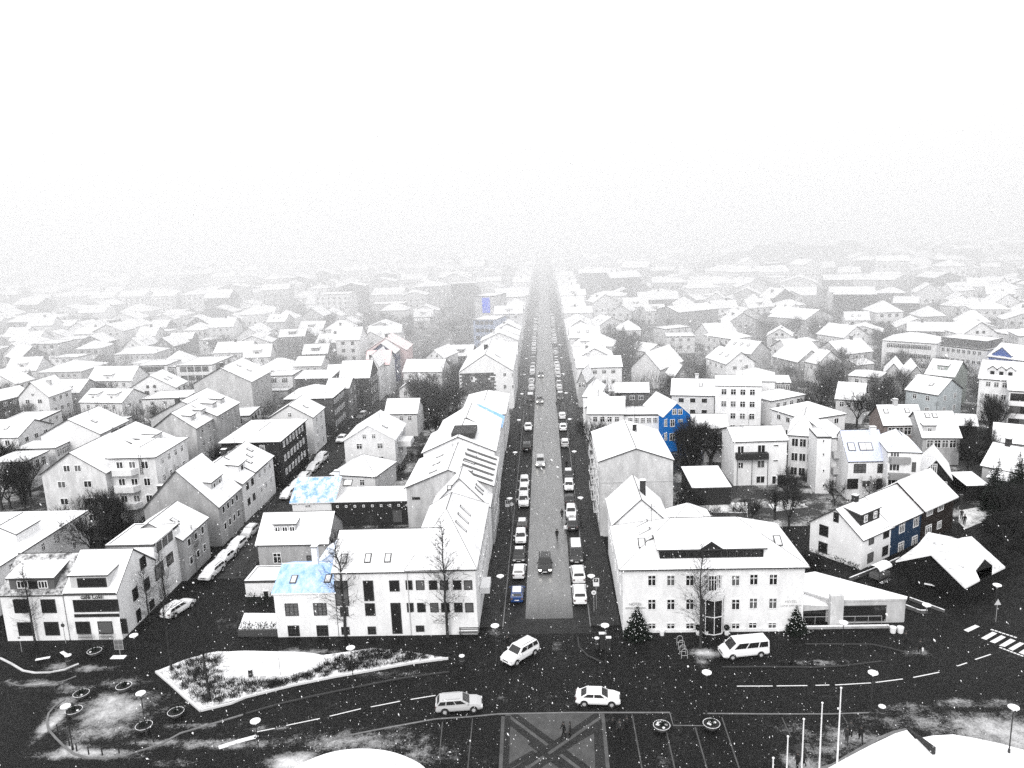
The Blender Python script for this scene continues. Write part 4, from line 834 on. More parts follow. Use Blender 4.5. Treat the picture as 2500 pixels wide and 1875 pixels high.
# left flank of the town
hs = std('i1', 'large_gabled_house', 'big house with broad grey gable and two slanted dormers, left of the long dark block', 'big house with the broad grey gable', ('i',905,1000), ('i',1415,1105), 8, 'perp', ('i',1575,990), apx=('i',1110,925), wall=.55, kind='concrete', R=(5, 2), axis=True, xl=-91, dm=(('R', .3, 2.2, .35), ('R', .65, 2.2, .35)))
hs = std('i2', 'white_house', 'white house with dark-edged roof and two wide dark windows under its eave', 'white house with the dark-edged roof', ('i',490,875), ('i',862,920), 7.5, 'perp', ('i',1100,805), apx=('i',620,795), wall=.78, axis=True, R=(3, 2), ws=(2.6, 1.2), st='plaindark', sk=(('R', .35, .5),))
hs = std('i3', 'flat_roofed_house', 'low white flat-roofed house with three tall windows at the left edge', 'flat-roofed house at the left edge', ('i',-40,1150), ('i',212,1160), 6, 'hip', ('i',392,1068), rise=.6, wall=.7, axis=True, R=(3, 1), ws=(1.2, 1.8), inset=3)
hs = std('i4', 'flat_roofed_house', 'pale flat-topped house with a row of narrow windows behind the left edge house', 'pale house with narrow windows', ('i',262,1000), ('i',472,1042), 6, 'hip', ('i',600,975), rise=.6, wall=.6, axis=True, R=(6, 1), ws=(.9, 1.5), inset=3)
std('i5', 'grey_house', 'grey two-storey house with white balcony slabs and two roof windows at the far left', 'grey house with balcony slabs', ('i',280,570), ('i',682,562), 7, 'par', None, d=10, apx=('i',520,450), wall=.28, kind='concrete', F=(4, 2), sk=(('F', .25, .35), ('F', .75, .35)), st='grid', ws=(1.5, 1.5))
std('i6', 'black_clad_house', 'black clad house end at the left edge with three small white windows', 'black clad house end', ('i',-30,640), ('i',270,570), 7, 'par', None, d=9, rise=2, wall=.03, kind='board', F=(3, 2))
std('i7', 'white_house', 'small white house with two shallow dormers next to the grey balcony house', 'small white house with two shallow dormers', ('i',690,645), ('i',1050,650), 5.5, 'par', None, d=10, rise=2.6, wall=.8, F=(4, 1), R=(2, 2), dm=(('F', .25, 2.4, .25), ('F', .7, 2.4, .25)))
std('i8', 'pale_villa', 'very pale villa with central gable, washed out against the snow', 'very pale villa', ('i',760,460), ('i',1130,458), 6.5, 'par', None, d=9, rise=3.5, wall=.85, F=(5, 2), dm=(('F', .45, 2.6, .1),))
std('i9', 'white_flats', 'modern white block with two rows of big square dark windows, left one of a pair', 'left modern white block', ('i',1175,330), ('i',1440,322), 8.4, 'flat', None, d=10, wall=.82, F=(4, 2), ws=(2.0, 1.5), st='dark', cat='flats')
std('i10', 'white_flats', 'modern white block with two rows of big square dark windows, right one of a pair', 'right modern white block', ('i',1520,328), ('i',1830,320), 8.4, 'flat', None, d=16, wall=.82, F=(4, 2), R=(3, 2), ws=(2.0, 1.5), st='dark', cat='flats')
std('i11', 'stair_tower', 'glazed grey stair tower between the two modern white blocks', 'glazed stair tower', ('i',1448,340), ('i',1515,340), 7.6, 'flat', None, d=8, wall=.3, F=(1, 2), ws=(2.0, 2.0), st='grid', cat='building')
std('i12', 'row_house', 'grey row house end with rough blank side wall left of the long dark block', 'row house with the blank side wall', ('i',1375,845), ('i',1690,870), 9, 'perp', ('i',1865,745), apx=('i',1560,740), wall=.5, kind='concrete', axis=True, R=(3, 3), dm=(('R', .6, 2.5, .3), ('R', .2, 2.5, .3)))
std('i13', 'row_house', 'row house with two slanted snowy dormers and dark chimney, farther up the blank-walled row', 'row house with two slanted dormers', ('i',1560,650), ('i',1870,765), 9.5, 'perp', ('i',2050,650), rise=3.5, wall=.4, kind='concrete', axis=True, ch=((.4, .1, .8),), dm=(('R', .3, 2.2, .25), ('R', .65, 2.2, .25)), R=(3, 1))
std('i14', 'row_house', 'row house with dark-edged skylights behind the two slanted dormers', 'row house with dark-edged skylights', ('j',170,360), ('j',400,470), 9.5, 'perp', ('j',520,380), rise=4, wall=.5, kind='concrete', axis=True, ch=((.5, .05, 1),), sk=(('R', .5, .4), ('R', .5, .75)), R=(3, 2))
std('i15', 'modern_pale_house', 'pale modern flat-roofed house with two white windows and a long terrace', 'pale flat-roofed terrace house', ('j',525,418), ('j',755,412), 7, 'flat', None, d=9, wall=.7, F=(2, 1), ws=(1.8, 1.6), st='grid')
b = Hs['i15'].b[0]; hh_ = Hs['i15']; b2 = hh_.block(b['W'](-1, -5, 0)[:2], b['W'](b['w'], -5, 0)[:2], 3.6, 4.9, 'flat', 0, .35, 'concrete')
std('i16', 'dark_fronted_house', 'house with black recessed front under a thick white shed roof', 'house with the black recessed front', ('j',780,445), ('j',1085,440), 7, 'shed', None, d=8, rise=.8, wall=.05, F=(4, 1), ws=(1.2, 1.2), st='dark')
std('i17', 'pale_house', 'pale house with wide low dormer windows behind the black recessed front', 'pale house with wide low dormer', ('j',775,335), ('j',1000,330), 7, 'par', None, d=9, rise=2.2, wall=.5, F=(3, 1), R=(2, 1), fine=False)
std('i18', 'hipped_house', 'white hipped house with dark triangular gable end behind the terrace house', 'white hipped house', ('j',440,370), ('j',745,375), 6, 'hip', None, d=10, rise=3, wall=.6, fine=False, F=(4, 1))
std('i19', 'gabled_house', 'dark gabled house with sharp white roof at the upper left', 'dark gabled house upper left', ('i',170,275), ('i',420,240), 6.5, 'perp', None, d=14, apx=('i',300,165), wall=.2, F=(2, 2), fine=False)
std('i20', 'broad_snow_roofed_house', 'broad house with one long unbroken snow roof behind the modern white blocks', 'broad house with unbroken snow roof', ('i',985,235), ('i',1330,225), 5.5, 'hip', None, d=12, rise=2, wall=.5, fine=False, F=(6, 1))
std('i21', 'broad_snow_roofed_house', 'wide snow-roofed building left of the very pale villa', 'wide snow-roofed building', ('i',330,390), ('i',700,380), 5, 'hip', None, d=16, rise=2.4, wall=.45, fine=False, F=(6, 1))
# ------------------------------------------------------------------ right-hand side
hs = std('r1', 'bright_blue_house', 'bright cobalt blue gabled house with white paired windows and thick snow roof', 'bright cobalt house', ('l',497,905), ('l',765,880), 7.6, 'perp', None, d=11, apx=('l',635,765), wall=(.006, .15, .50), kind='iron', gw=0, over=.15, fasc=FASW)
b = hs.b[0]
for q in ((582,822,632,880),(640,822,690,880),(505,930,530,1003),(562,928,610,1003),(642,930,690,955),(505,1067,530,1140),(560,1065,612,1142)): hs.px(b, 'F', 'l', *q, 'cross')
hs = std('r2', 'small_white_house', 'small white house with smooth snow roof, door and paned window right of the cobalt house', 'small white house by the cobalt one', ('l',800,1022), ('l',1145,1020), 5.2, 'par', None, d=7, apx=('l',940,880), wall=.75); b = hs.b[0]
for q, s_ in (((810,1048,845,1100),'plain'),((920,1062,958,1140),'dark'),((985,1045,1042,1125),'cross')): hs.px(b, 'F', 'l', *q, s_)
hs = std('r3', 'balcony_house', 'three-storey white house with grey snowy roof and long black balcony, behind the snowy yard', 'white house with the black balcony', ('l',1215,1158), ('l',1750,1142), 8.2, 'par', None, d=9, apx=('l',1350,1005), wall=.76, cover=.6); b = hs.b[0]
for q, s_ in (((1245,1192,1312,1272),'two'),((1338,1195,1365,1280),'six'),((1445,1190,1530,1272),'two'),((1610,1190,1662,1205),'plain'),((1605,1345,1658,1358),'plain'),((1440,1345,1525,1420),'two'),((1250,1360,1305,1425),'two'),((1430,1500,1525,1575),'two'),((1590,1495,1640,1585),'plain'),((1650,1495,1735,1590),'dark')): hs.px(b, 'F', 'l', *q, s_)
W = b['W']; g = G(); z_ = zat(b['W'](2, -1.2, 0)[:2], ('l', 0, 1340)); q = [W(.2, -1.3, 0)[:2], W(5.8, -1.3, 0)[:2], W(5.8, -.02, 0)[:2], W(.2, -.02, 0)[:2]]; g.prism(q, z_, z_ + 1.1); hs.add('balcony', g, [flat('black_board', .02)])
g = G()
for x in (.3, 2.9, 5.7): p_ = W(x, -1.2, 0); g = G(); g.tube((p_[0], p_[1], 0), (p_[0], p_[1], z_), .07, n=4); hs.add('balcony_post', g, [DARK])
hs = std('r3b', 'lean_to', 'low flat lean-to with dark posts between the cobalt house and the black balcony', 'flat lean-to', ('l',905,1205), ('l',1085,1205), 3.2, 'flat', None, d=6, wall=.6, cat='outbuilding'); hs.win(hs.b[0], 'F', .8, 1.9, .7, .6, 'plain')
std('r5', 'brick_house', 'dark brick-grey house with six white windows under a crisp white roof', 'dark house with the crisp white roof', ('l',20,657), ('l',340,655), 6.2, 'par', None, d=8, apx=('l',170,560), wall=.16, kind='concrete', F=(3, 2), over=.4, ws=(1.1, 1.3))
std('r6', 'pale_house', 'pale house with long plain roof, chimney and one skylight left of the tall white flats', 'pale house with the plain roof', ('l',580,680), ('l',1010,688), 6.5, 'par', None, d=9, apx=('l',790,522), wall=.6, F=(3, 2), ch=((.58, .5, 1, .5),), sk=(('F', .68, .6),), ws=(1.4, 1.3), cover=.8, st='plain')
std('r7', 'tall_white_flats', 'tall white house with three rows of dark windows and chimney-like right bay', 'tall white flats', ('l',1022,592), ('l',1490,600), 10.5, 'par', None, d=9, apx=('l',1250,490), wall=.8, F=(4, 4), cat='flats', over=.1, ws=(1.1, 1.4))
std('r7b', 'hipped_house', 'white hipped roof house rising just behind the tall white flats', 'hipped house behind the flats', ('l',1240,540), ('l',1625,548), 8, 'hip', None, d=11, apx=('l',1420,420), wall=.6, fine=False)
std('r8', 'pale_villa', 'pale two-storey villa with balcony and white double windows right of the tall flats', 'pale villa with the balcony', ('l',1590,745), ('l',1925,680), 6, 'hip', None, d=8, rise=1.2, wall=.7, F=(4, 2), ws=(1.1, 1.3))
std('r9', 'white_complex', 'broad white house with rounded grey bay and wide snow roof left of the violet roof', 'white house with the rounded bay', ('l',1765,1090), ('l',2060,1110), 7.8, 'hip', None, d=11, apx=('l',1840,850), wall=.7, F=(3, 3), ws=(1.3, 1.5), st='two')
hs = std('r9t', 'white_tower_block', 'narrow white tower-like block with a column of four small windows', 'narrow white tower block', ('l',2056,1105), ('m',125,1105), 10.2, 'flat', None, d=6, wall=.82, cat='flats'); b = hs.b[0]
for y in (1140, 1275, 1440, 1590): hs.px(b, 'F', 'm', 28, y - 12, 58, y + 25, 'plain')
hs = std('r9u', 'balcony_flats', 'cream flats with stacked balconies between the tower block and the violet roof', 'cream balcony flats', ('m',128,1120), ('m',290,1110), 9.2, 'shed', None, d=8, rise=.9, wall=.68, cat='flats'); b = hs.b[0]
for q in ((170,1075,225,1150),(168,1235,250,1320),(160,1385,230,1450)): hs.px(b, 'F', 'm', *q, 'two')
for z in (3.0, 5.9): p_ = b['W'](0, 0, 0); g = G(); g.box((p_[0] + .1, p_[1] - 1.2, z), (p_[0] + b['w'] - .1, p_[1] - .02, z + 1.)); hs.add('balcony', g, [flat('pale_board', .5)])
VIO = bluesnow(.38, .7, (.13, .18, .42), 3.5)
hs = std('r10', 'violet_roofed_flats', 'white flats with violet-blue snowy roof holding three square skylights', 'white flats with the violet-blue roof', ('m',297,1362), ('m',692,1355), 6.6, 'par', None, d=9, apx=('m',440,1045), wall=.78, rc=VIO, cat='flats', over=.1); b = hs.b[0]
for q, s_ in (((352,1382,470,1470),'darkgrid'),((590,1380,650,1470),'dark'),((285,1528,390,1632),'plaindark'),((428,1538,520,1612),'two'),((580,1532,640,1632),'plaindark')): hs.px(b, 'F', 'm', *q, s_)
for x in (.17, .46, .62): hs.sky(b, 'F', x * b['w'], .45, 1.2, 1.6)
hs.chim(b, b['w'] * .82, 4, 9.5, 2.0, .9, .9, .8)
hs = std('r10b', 'corner_bay_flats', 'white corner flats with glazed bays, balconies and pale violet hipped roof', 'white corner flats with glazed bays', ('m',700,1260), ('m',1035,1270), 9.2, 'hip', None, d=9, apx=('m',840,1065), wall=.8, rc=bluesnow(.5, .75, (.2, .25, .5), 3.), cat='flats', over=.2); b = hs.b[0]
for q, s_ in (((718,1237,815,1310),'grid'),((705,1382,815,1450),'wide'),((690,1540,810,1630),'wide'),((938,1362,978,1458),'dark'),((930,1530,970,1600),'dark')): hs.px(b, 'F', 'm', *q, s_)
for y in (1310, 1470): p_ = b['W'](0, 0, 0); z_ = zat((p_[0] + 1, p_[1]), ('m', 0, y + 50)); g = G(); g.box((p_[0] + .1, p_[1] - 1.1, z_), (p_[0] + 3.2, p_[1] - .02, z_ + .95)); hs.add('balcony', g, [flat('grey_board', .25)])
std('r11', 'brown_brick_house', 'brown-grey house with four large white windows under a clean snow roof with two skylights', 'brown-grey house with four white windows', ('m',658,987), ('m',1058,982), 6.3, 'par', None, d=8, apx=('m',800,785), wall=(.26, .22, .21), kind='concrete', F=(4, 2), sk=(('F', .15, .65), ('F', .7, .65)), ch=((.45, .5, 1, .3),), ws=(1.4, 1.5))
std('r12', 'gambrel_house', 'grey house with long snowy roof, arched dormer and four white windows', 'grey house with the arched dormer', ('m',1052,1112), ('m',1430,1112), 5.4, 'par', None, d=10, apx=('m',1200,850), wall=.32, kind='concrete', F=(4, 1), dm=(('F', .22, 2.2, .2),), sk=(('F', .3, .8), ('F', .5, .8)), ws=(1.3, 1.5))
std('r13', 'black_gabled_house', 'black gabled house with crisp white window frames and bargeboards', 'black gabled house', ('m',1010,1500), ('m',1340,1530), 4.6, 'perp', None, d=9, apx=('m',1180,1340), wall=.022, kind='board', gw=0, F=(3, 1), fasc=FASW, over=.2, cover=.7); hs = Hs['r13']; hs.px(hs.b[0], 'F', 'm', 1125, 1380, 1192, 1472, 'grid')
std('r14', 'pale_grey_gabled_house', 'pale blue-grey house with wide snow roof behind the brown-grey house', 'pale blue-grey house', ('m',880,628), ('m',1200,682), 6, 'par', None, d=10, apx=('m',1110,488), wall=(.5, .54, .56), F=(2, 2), R=(2, 2), sk=(('F', .6, .5),))
std('r15', 'box_house', 'box-shaped white house with two small dark windows behind bare trees', 'box-shaped white house', ('m',295,487), ('m',600,512), 6, 'hip', None, d=8, rise=1, wall=.65, F=(2, 1), fasc=FASC)
std('r16', 'dark_gabled_house', 'grey gabled house with black roof edge, left one of a huddled pair', 'left house of the huddled pair', ('m',650,470), ('m',850,480), 5.5, 'perp', None, d=12, apx=('m',742,368), wall=.4, F=(2, 1), fine=False)
std('r16b', 'dark_gabled_house', 'grey gabled house with black roof edge, right one of a huddled pair', 'right house of the huddled pair', ('m',895,490), ('m',1070,495), 5.5, 'perp', None, d=12, apx=('m',1000,395), wall=.35, F=(2, 1), fine=False)
std('r17', 'grey_side_house', 'tall house with blank grey-green side wall and small dormer', 'house with the blank grey-green side', ('m',1080,470), ('m',1365,500), 8, 'par', None, d=10, rise=3, wall=(.33, .36, .34), kind='concrete', F=(4, 2), dm=(('F', .5, 2.2, .3),))
std('r18', 'white_apartment_house', 'long white apartment house with many paired windows in upper right', 'long white apartment house', ('m',640,130), ('m',1190,165), 9, 'hip', None, d=12, rise=2, wall=.76, F=(8, 3), cat='flats', st='grid', ws=(1.5, 1.4))
std('r19', 'dark_mansard_block', 'cream block with dark flat-topped mansard storey beside the long white apartment house', 'block with the dark mansard', ('m',1190,172), ('m',1705,228), 8, 'flat', None, d=12, wall=.6, F=(8, 2), cat='flats', st='two'); hs = Hs['r19']; b = hs.b[0]; hs.block(b['W'](.8, .8, 0)[:2], b['W'](b['w'] - .8, .8, 0)[:2], 10.3, 9, 'flat', 0, .12, 'concrete', z0=7.8)
std('r20', 'royal_blue_house', 'royal blue gabled house with white balcony at the right edge', 'royal blue house at the right edge', ('m',1715,290), ('m',2180,350), 7.5, 'par', None, d=12, rise=3, wall=(.01, .08, .36), kind='iron', F=(5, 2)); hs = Hs['r20']; b = hs.b[0]; hs.dormer(b, 'F', b['w'] * .28, 5, 0, .6, None, .05, (.01, .08, .36), 1, 'grid', roof='perp', ww=2, wh=1.2, rise=2)
hs = std('r21', 'dormered_white_villa', 'large white villa with three arched dormers at the right edge', 'white villa with three dormers', ('m',1622,512), ('m',2240,560), 9.6, 'par', None, d=11, apx=('m',1900,345), wall=.8, F=(6, 3), cover=.9, cat='villa'); b = hs.b[0]
for x in (.2, .35, .5): hs.dormer(b, 'F', x * b['w'], 1.8, 0, 1.3, None, .22, .5, 1, 'dark', roof='perp', rise=.7)
std('r22', 'white_edge_flats', 'white flats with large dark windows cut by the right edge, behind a bare tree', 'white flats cut by the right edge', ('m',1925,640), ('m',2250,660), 9, 'shed', None, d=9, rise=1, wall=.8, F=(3, 3), ws=(2, 1.5), st='dark', cat='flats')
std('r23', 'sunroom_house', 'grey house with dark chimney and large glazed sunroom at the right edge', 'house with the glazed sunroom', ('m',1655,1392), ('m',2120,1490), 4.6, 'par', None, d=8, apx=('m',1800,1190), wall=.42, kind='concrete', ch=((.3, .5, 1, .05),), cover=.8); hs = Hs['r23']; b = hs.b[0]
b2 = hs.block(b['W'](2.2, -2.6, 0)[:2], b['W'](8.5, -2.6, 0)[:2], 3.5, 2.6, 'shed', .8, .5, z0=0); hs.win(b2, 'F', 1.0, 1., 1.2, 2.0, 'cross'); hs.win(b2, 'F', 3.6, .7, 3.2, 2.5, 'grid')
std('r24', 'low_right_house', 'low house with layered snow roofs near the bare tree at the right edge', 'low house with layered roofs', ('m',1760,1150), ('m',2150,1190), 4.2, 'par', None, d=9, rise=2.5, wall=.5, F=(4, 1))
std('r25', 'dark_carport', 'dark open carport with white beam among black garden hedges', 'dark carport', ('m',1405,990), ('m',1600,1000), 3, 'par', None, d=7, rise=1.6, wall=.02, cover=.6, cat='carport')
std('r26', 'garage', 'low white-topped garage with dark front in the yard beyond the hotel', 'white-topped garage in the yard', ('l',790,1632), ('l',1182,1622), 3.0, 'shed', None, d=10, rise=.3, wall=.03, cat='garage', over=.1)
std('r27', 'shed', 'small black-fronted shed with snowy lid near the black gabled house', 'small black-fronted shed', ('m',1500,1605), ('m',1700,1600), 2.6, 'shed', None, d=5, rise=.3, wall=.02, cat='shed')
std('r28', 'roof_dormer_house', 'white house roof with low gables directly above the hotel roof right end', 'house above the hotel roof', ('k',1530,745), ('k',1850,745), 8, 'par', None, d=9, rise=2.6, wall=.84, F=(4, 1), xl=8.4)
std('r28b', 'blank_white_house', 'white flat-topped house with long parapet between the tall grey-fronted and the cobalt houses', 'white house with the long parapet', ('k',1850,752), ('k',2180,748), 7.6, 'flat', None, d=7, wall=.84, F=(5, 1), ws=(1., 1.3), st='six')
std('r29', 'street_gable_house', 'white street house with dark triangular gable facing down the street', 'street house with the dark gable', ('k',1560,690), ('k',1735,690), 7.5, 'perp', None, d=10, apx=('k',1655,625), wall=.4, F=(3, 2), xl=8.2)
std('r30', 'shop_house', 'white street house with rounded smooth snow roof, right row', 'street house with the smooth round roof', ('k',1425,600), ('k',1635,600), 8.5, 'hip', None, d=12, rise=2.2, wall=.8, L=(4, 2), xl=8.0)
std('r31', 'small_street_gable', 'small dark-gabled shop house on the right street row', 'small dark-gabled shop house', ('k',1395,460), ('k',1520,460), 7, 'perp', None, d=9, rise=2.5, wall=.3, F=(2, 1), L=(3, 2), xl=8.0)
std('r32', 'villa_with_arched_window', 'white villa with mansard roof and one tall arched window right of the street', 'villa with the arched window', ('k',1400,165), ('k',1750,165), 7.5, 'hip', None, d=12, rise=4, wall=.7, F=(5, 2), fine=False, dm=(('F', .35, 3.5, .1),), cat='villa')
for key, nm, lab, nick, A, B, hh_, rf, kw in (
 ('q1','white_house','white house with small porch gable, in front of the big dark trees','white house with porch gable',('l',905,78),('l',1190,120),7,'hip',dict(F=(4,2),wall=.7,rise=2)),
 ('q2','grey_skylight_house','grey house with broad roof and three small skylights, mid right','grey house with three small skylights',('l',1105,228),('l',1380,268),6.5,'par',dict(F=(3,2),wall=.35,rise=3.2,sk=(('F',.2,.6),('F',.45,.6),('F',.7,.6)))),
 ('q3','long_low_house','long low grey house with snowy roof and three window pairs, mid right','long low grey house',('l',1605,290),('l',1855,350),5.5,'par',dict(F=(3,1),wall=.28,rise=3,kind='concrete')),
 ('q4','white_end_house','white house with two dark balcony doors at the end of the long low house','white house with two balcony doors',('l',1870,330),('l',2055,368),5.5,'par',dict(F=(2,1),wall=.8,rise=3.2)),
 ('q5','steep_white_house','steep white roof slab house standing alone among bare trees','steep white roof among trees',('l',460,425),('l',690,335),5.5,'par',dict(wall=.6,rise=4.5,F=(2,1))),
 ('q6','small_gabled_cottage','small gabled cottage up the slope left of the steep white roof','small gabled cottage',('l',340,248),('l',530,215),5,'perp',dict(wall=.7,rise=2,gw=1)),
 ('q7','dark_gable_house','dark triangular gable in front of the steep white roof','dark triangular gable',('l',600,512),('l',775,505),6,'perp',dict(wall=.2,rise=3.2,gw=1)),
 ('q8','sloping_roof_house','house with long bright roof right of the dark trees','house with the long bright roof',('l',1640,560),('l',1780,560),4.5,'par',dict(wall=.6,F=(5,1),rise=1)),
 ('q9','rear_white_house','white house glimpsed between bare trees above the violet roof','white house glimpsed above the violet roof',('m',170,720),('m',440,740),5.5,'par',dict(wall=.55,rise=3,cover=.6,F=(3,1)))):
    std(key, nm, lab, nick, A, B, hh_, rf, **kw, d=9, fine=False)
# theatre box and other distant solids
def mass(name, label, nick, A, B, h, d, wall, cat='building', roof='flat', rows=0, cols=0, **kw):
    hs = std(nick, name, label, nick, A, B, h, roof, None, d=d, wall=wall, kind='concrete', cat=cat, fine=False, **kw)
    if rows: hs.wins(hs.b[0], 'F', cols, rows, 1.6, 1.4, 'dark', dz=3)
    return hs
mass('theatre', 'massive dark box-shaped theatre rising from the haze on the right', 'dark box-shaped theatre', ('p',1025,432), ('p',1300,432), 12.5, 40, .05, 'theatre')
mass('dark_office', 'dark flat-topped block right of the box-shaped theatre', 'dark block beside the theatre', ('p',1390,485), ('p',1560,487), 9, 30, .1)
mass('pale_office', 'pale low block with dark end behind the theatre', 'pale block behind the theatre', ('p',1150,340), ('p',1400,342), 12, 40, .5)
mass('long_school', 'long hazy white building with sloping skylit roof left of the theatre', 'long skylit building', ('p',620,570), ('p',850,590), 8, 18, .45, roof='par', rise=3)
mass('grey_hall', 'grey hall with pointed snow roof at the centre right haze', 'grey hall in the haze', ('p',60,545), ('p',310,520), 8, 16, .25, roof='par', rise=2)
mass('pale_blue_flats', 'pale blue-grey flats standing tall left of the main street in the haze', 'pale blue-grey flats', ('o',942,612), ('o',1088,612), 11, 14, (.38, .45, .62), 'flats', rows=3, cols=4)
mass('great_white_block', 'huge blank white block beside the street, fading into haze', 'huge blank white block', ('o',1092,470), ('o',1288,462), 11, 60, .9)
hs = mass('blue_banner_block', 'hazy block carrying a tall vivid blue panel on its wall', 'block with the vivid blue panel', ('o',950,458), ('o',1078,458), 17, 14, .5)
b = hs.b[0]; g = G(); W = b['W']; c_ = [W(x, y, 0)[:2] for x, y in ((b['w'] * .40, -.3), (b['w'] * .78, -.3), (b['w'] * .78, -.02), (b['w'] * .40, -.02))]; g.prism(c_, 9.6, 16.2); hs.add('blue_panel', g, [flat('vivid_blue', (.0, .08, .8))])
Yt = 500.; d_ = ray(('p',1695,215)); e_ = ray(('p',1738,215)); xa, xb, zt_ = d_[0] * Yt / d_[1], e_[0] * Yt / e_[1], H + d_[2] * Yt / d_[1]
hs = House('church_tower', 'slim grey tower barely visible through the haze at far right', (xa, Yt), 'tower'); hs.fine = False; bq = hs.block((xa, Yt), (xb, Yt), zt_, 12, 'pyr', 4, .05, 'concrete'); hs.wins(bq, 'F', 3, 5, 1.6, 1.6, 'dark', dz=4.4); reg('ctower', hs, 'slim hazy tower')
# ================================================================== the rest of the town, fading away
def free(x0, y0, x1, y1, m=1.2, zn=False):
    if x1 > -10 and x0 < 8.2: return False
    if zn and any(x0 < a_[2] and x1 > a_[0] and y0 < a_[3] and y1 > a_[1] for a_ in ZONE): return False
    if x1 > -52 and x0 < -43 and y0 < 420: return False
    for a_ in FOOT:
        if x0 < a_[2] + m and x1 > a_[0] - m and y0 < a_[3] + m and y1 > a_[1] - m: return False
    return True
rr = random.Random(5)
TONES = [('white', .8), ('white', .82), ('pale grey', .6), ('pale grey', .66), ('grey', .42), ('dark', .16), ('cream', .7)]
ROOFS = [('par', 'long-roofed'), ('perp', 'gabled'), ('hip', 'hip-roofed'), ('par', 'long-roofed'), ('perp', 'gabled'), ('flat', 'flat-topped')]
FAR = []
FP = []
MO = bpy.data.objects.new('distant_houses', bpy.data.meshes.new('distant_houses')); C.objects.link(MO)
class Far(House):
    merge = True
    def __init__(s, loc): s.o = MO; s.L = Vector((0, 0, 0)); s.b = []; s.fine = False; s.rnd = random.Random(int(abs(loc[0] * 31 + loc[1] * 17)))
    def sky(s, *a): pass
    def dormer(s, *a, **k): pass
def far_house(*a):
    x0, y0, w, d = a[:4]; FP.append((y0, a)); FOOT.append((x0, y0, x0 + w, y0 + d))
def far_build(ind, x0, y0, w, d, ht, roof, rname, tone, c, rise, rot=0.):
    dist = y0; nm = tone.replace(' ', '_') + '_house'
    hs = House(nm, '', (x0 + w / 2, y0 + d / 2)) if ind else Far((x0 + w / 2, y0 + d / 2)); hs.fine = False
    A = Vector((x0, y0)); u = Vector((math.cos(rot), math.sin(rot))); b = hs.block(A, A + u * w, ht, d, roof, rise, c, 'concrete' if c < .5 else 'render', rr.choice((1., 1., .9, .8)), .3)
    r = hs.rnd; extra = 'plain'
    if dist < 330 and ind:
        st = r.choice(('cross', 'two', 'dark', 'grid')); rows = int(ht // 2.8)
        hs.wins(b, 'F', max(2, int(w / 3.0)), rows, 1.1, 1.2, st)
        if dist < 240: hs.wins(b, 'R' if x0 < 0 else 'L', max(2, int(d / 3.2)), rows, 1.1, 1.2, st)
        if roof == 'perp' and rise > 2: hs.gwin(b, 'F', r.choice((1, 2)), .8, .9, st)
    elif dist < 700:
        g = G(); rows = max(1, int(ht // 3)); n = max(3, int(w / 2.8))
        for i in range(rows):
            for k in range(n):
                xx = w * (k + .5) / n; zz = 1 + i * 2.9; p1 = b['W'](xx - .5, -.03, zz); p2 = b['W'](xx + .5, -.03, zz); g.poly([p1, p2, (p2[0], p2[1], zz + 1.2), (p1[0], p1[1], zz + 1.2)])
        o_ = hs.add('windows', g, [GLASS])
        if ind: o_['kind'] = 'stuff'
    if roof != 'flat' and r.random() < .5: hs.chim(b, w * r.uniform(.25, .75), d * .5, ht + rise * (1 if roof == 'par' else .6), 1.1, .8, .8, r.choice((.06, .4, .15))); extra = 'chimney'
    elif roof in ('par',) and dist < 420 and r.random() < .6: hs.dormer(b, 'F', w * .5, 2.6, 0, 1.2, None, .25, c, 1, 'two', ww=1.4, wh=.8); extra = 'dormer'
    elif roof in ('par', 'perp') and dist < 420 and r.random() < .6:
        for t_ in (.3, .6): hs.sky(b, 'F' if roof == 'par' else ('R' if x0 < 0 else 'L'), t_ * (w if roof == 'par' else d), .5)
        extra = 'skylights'
    if ind and r.random() < .6:
        ew, ed = r.uniform(2.5, 4.5), r.uniform(3, 5); hs.block(b['W'](w * r.uniform(.05, .5), -ed, 0)[:2], b['W'](min(w, w * .5 + ew), -ed, 0)[:2], r.uniform(2.4, 3.2), ed - .02, r.choice(('flat', 'shed', 'perp')), 1.0, c, over=.15)
        hs.wins(hs.b[1], 'F', 1, 1, 1.0, 1.0, 'cross'); FOOT.pop()
    if ind: FAR.append((hs.o, tone, rname, extra, int(round(ht / 2.9)), dist, x0))
    return hs
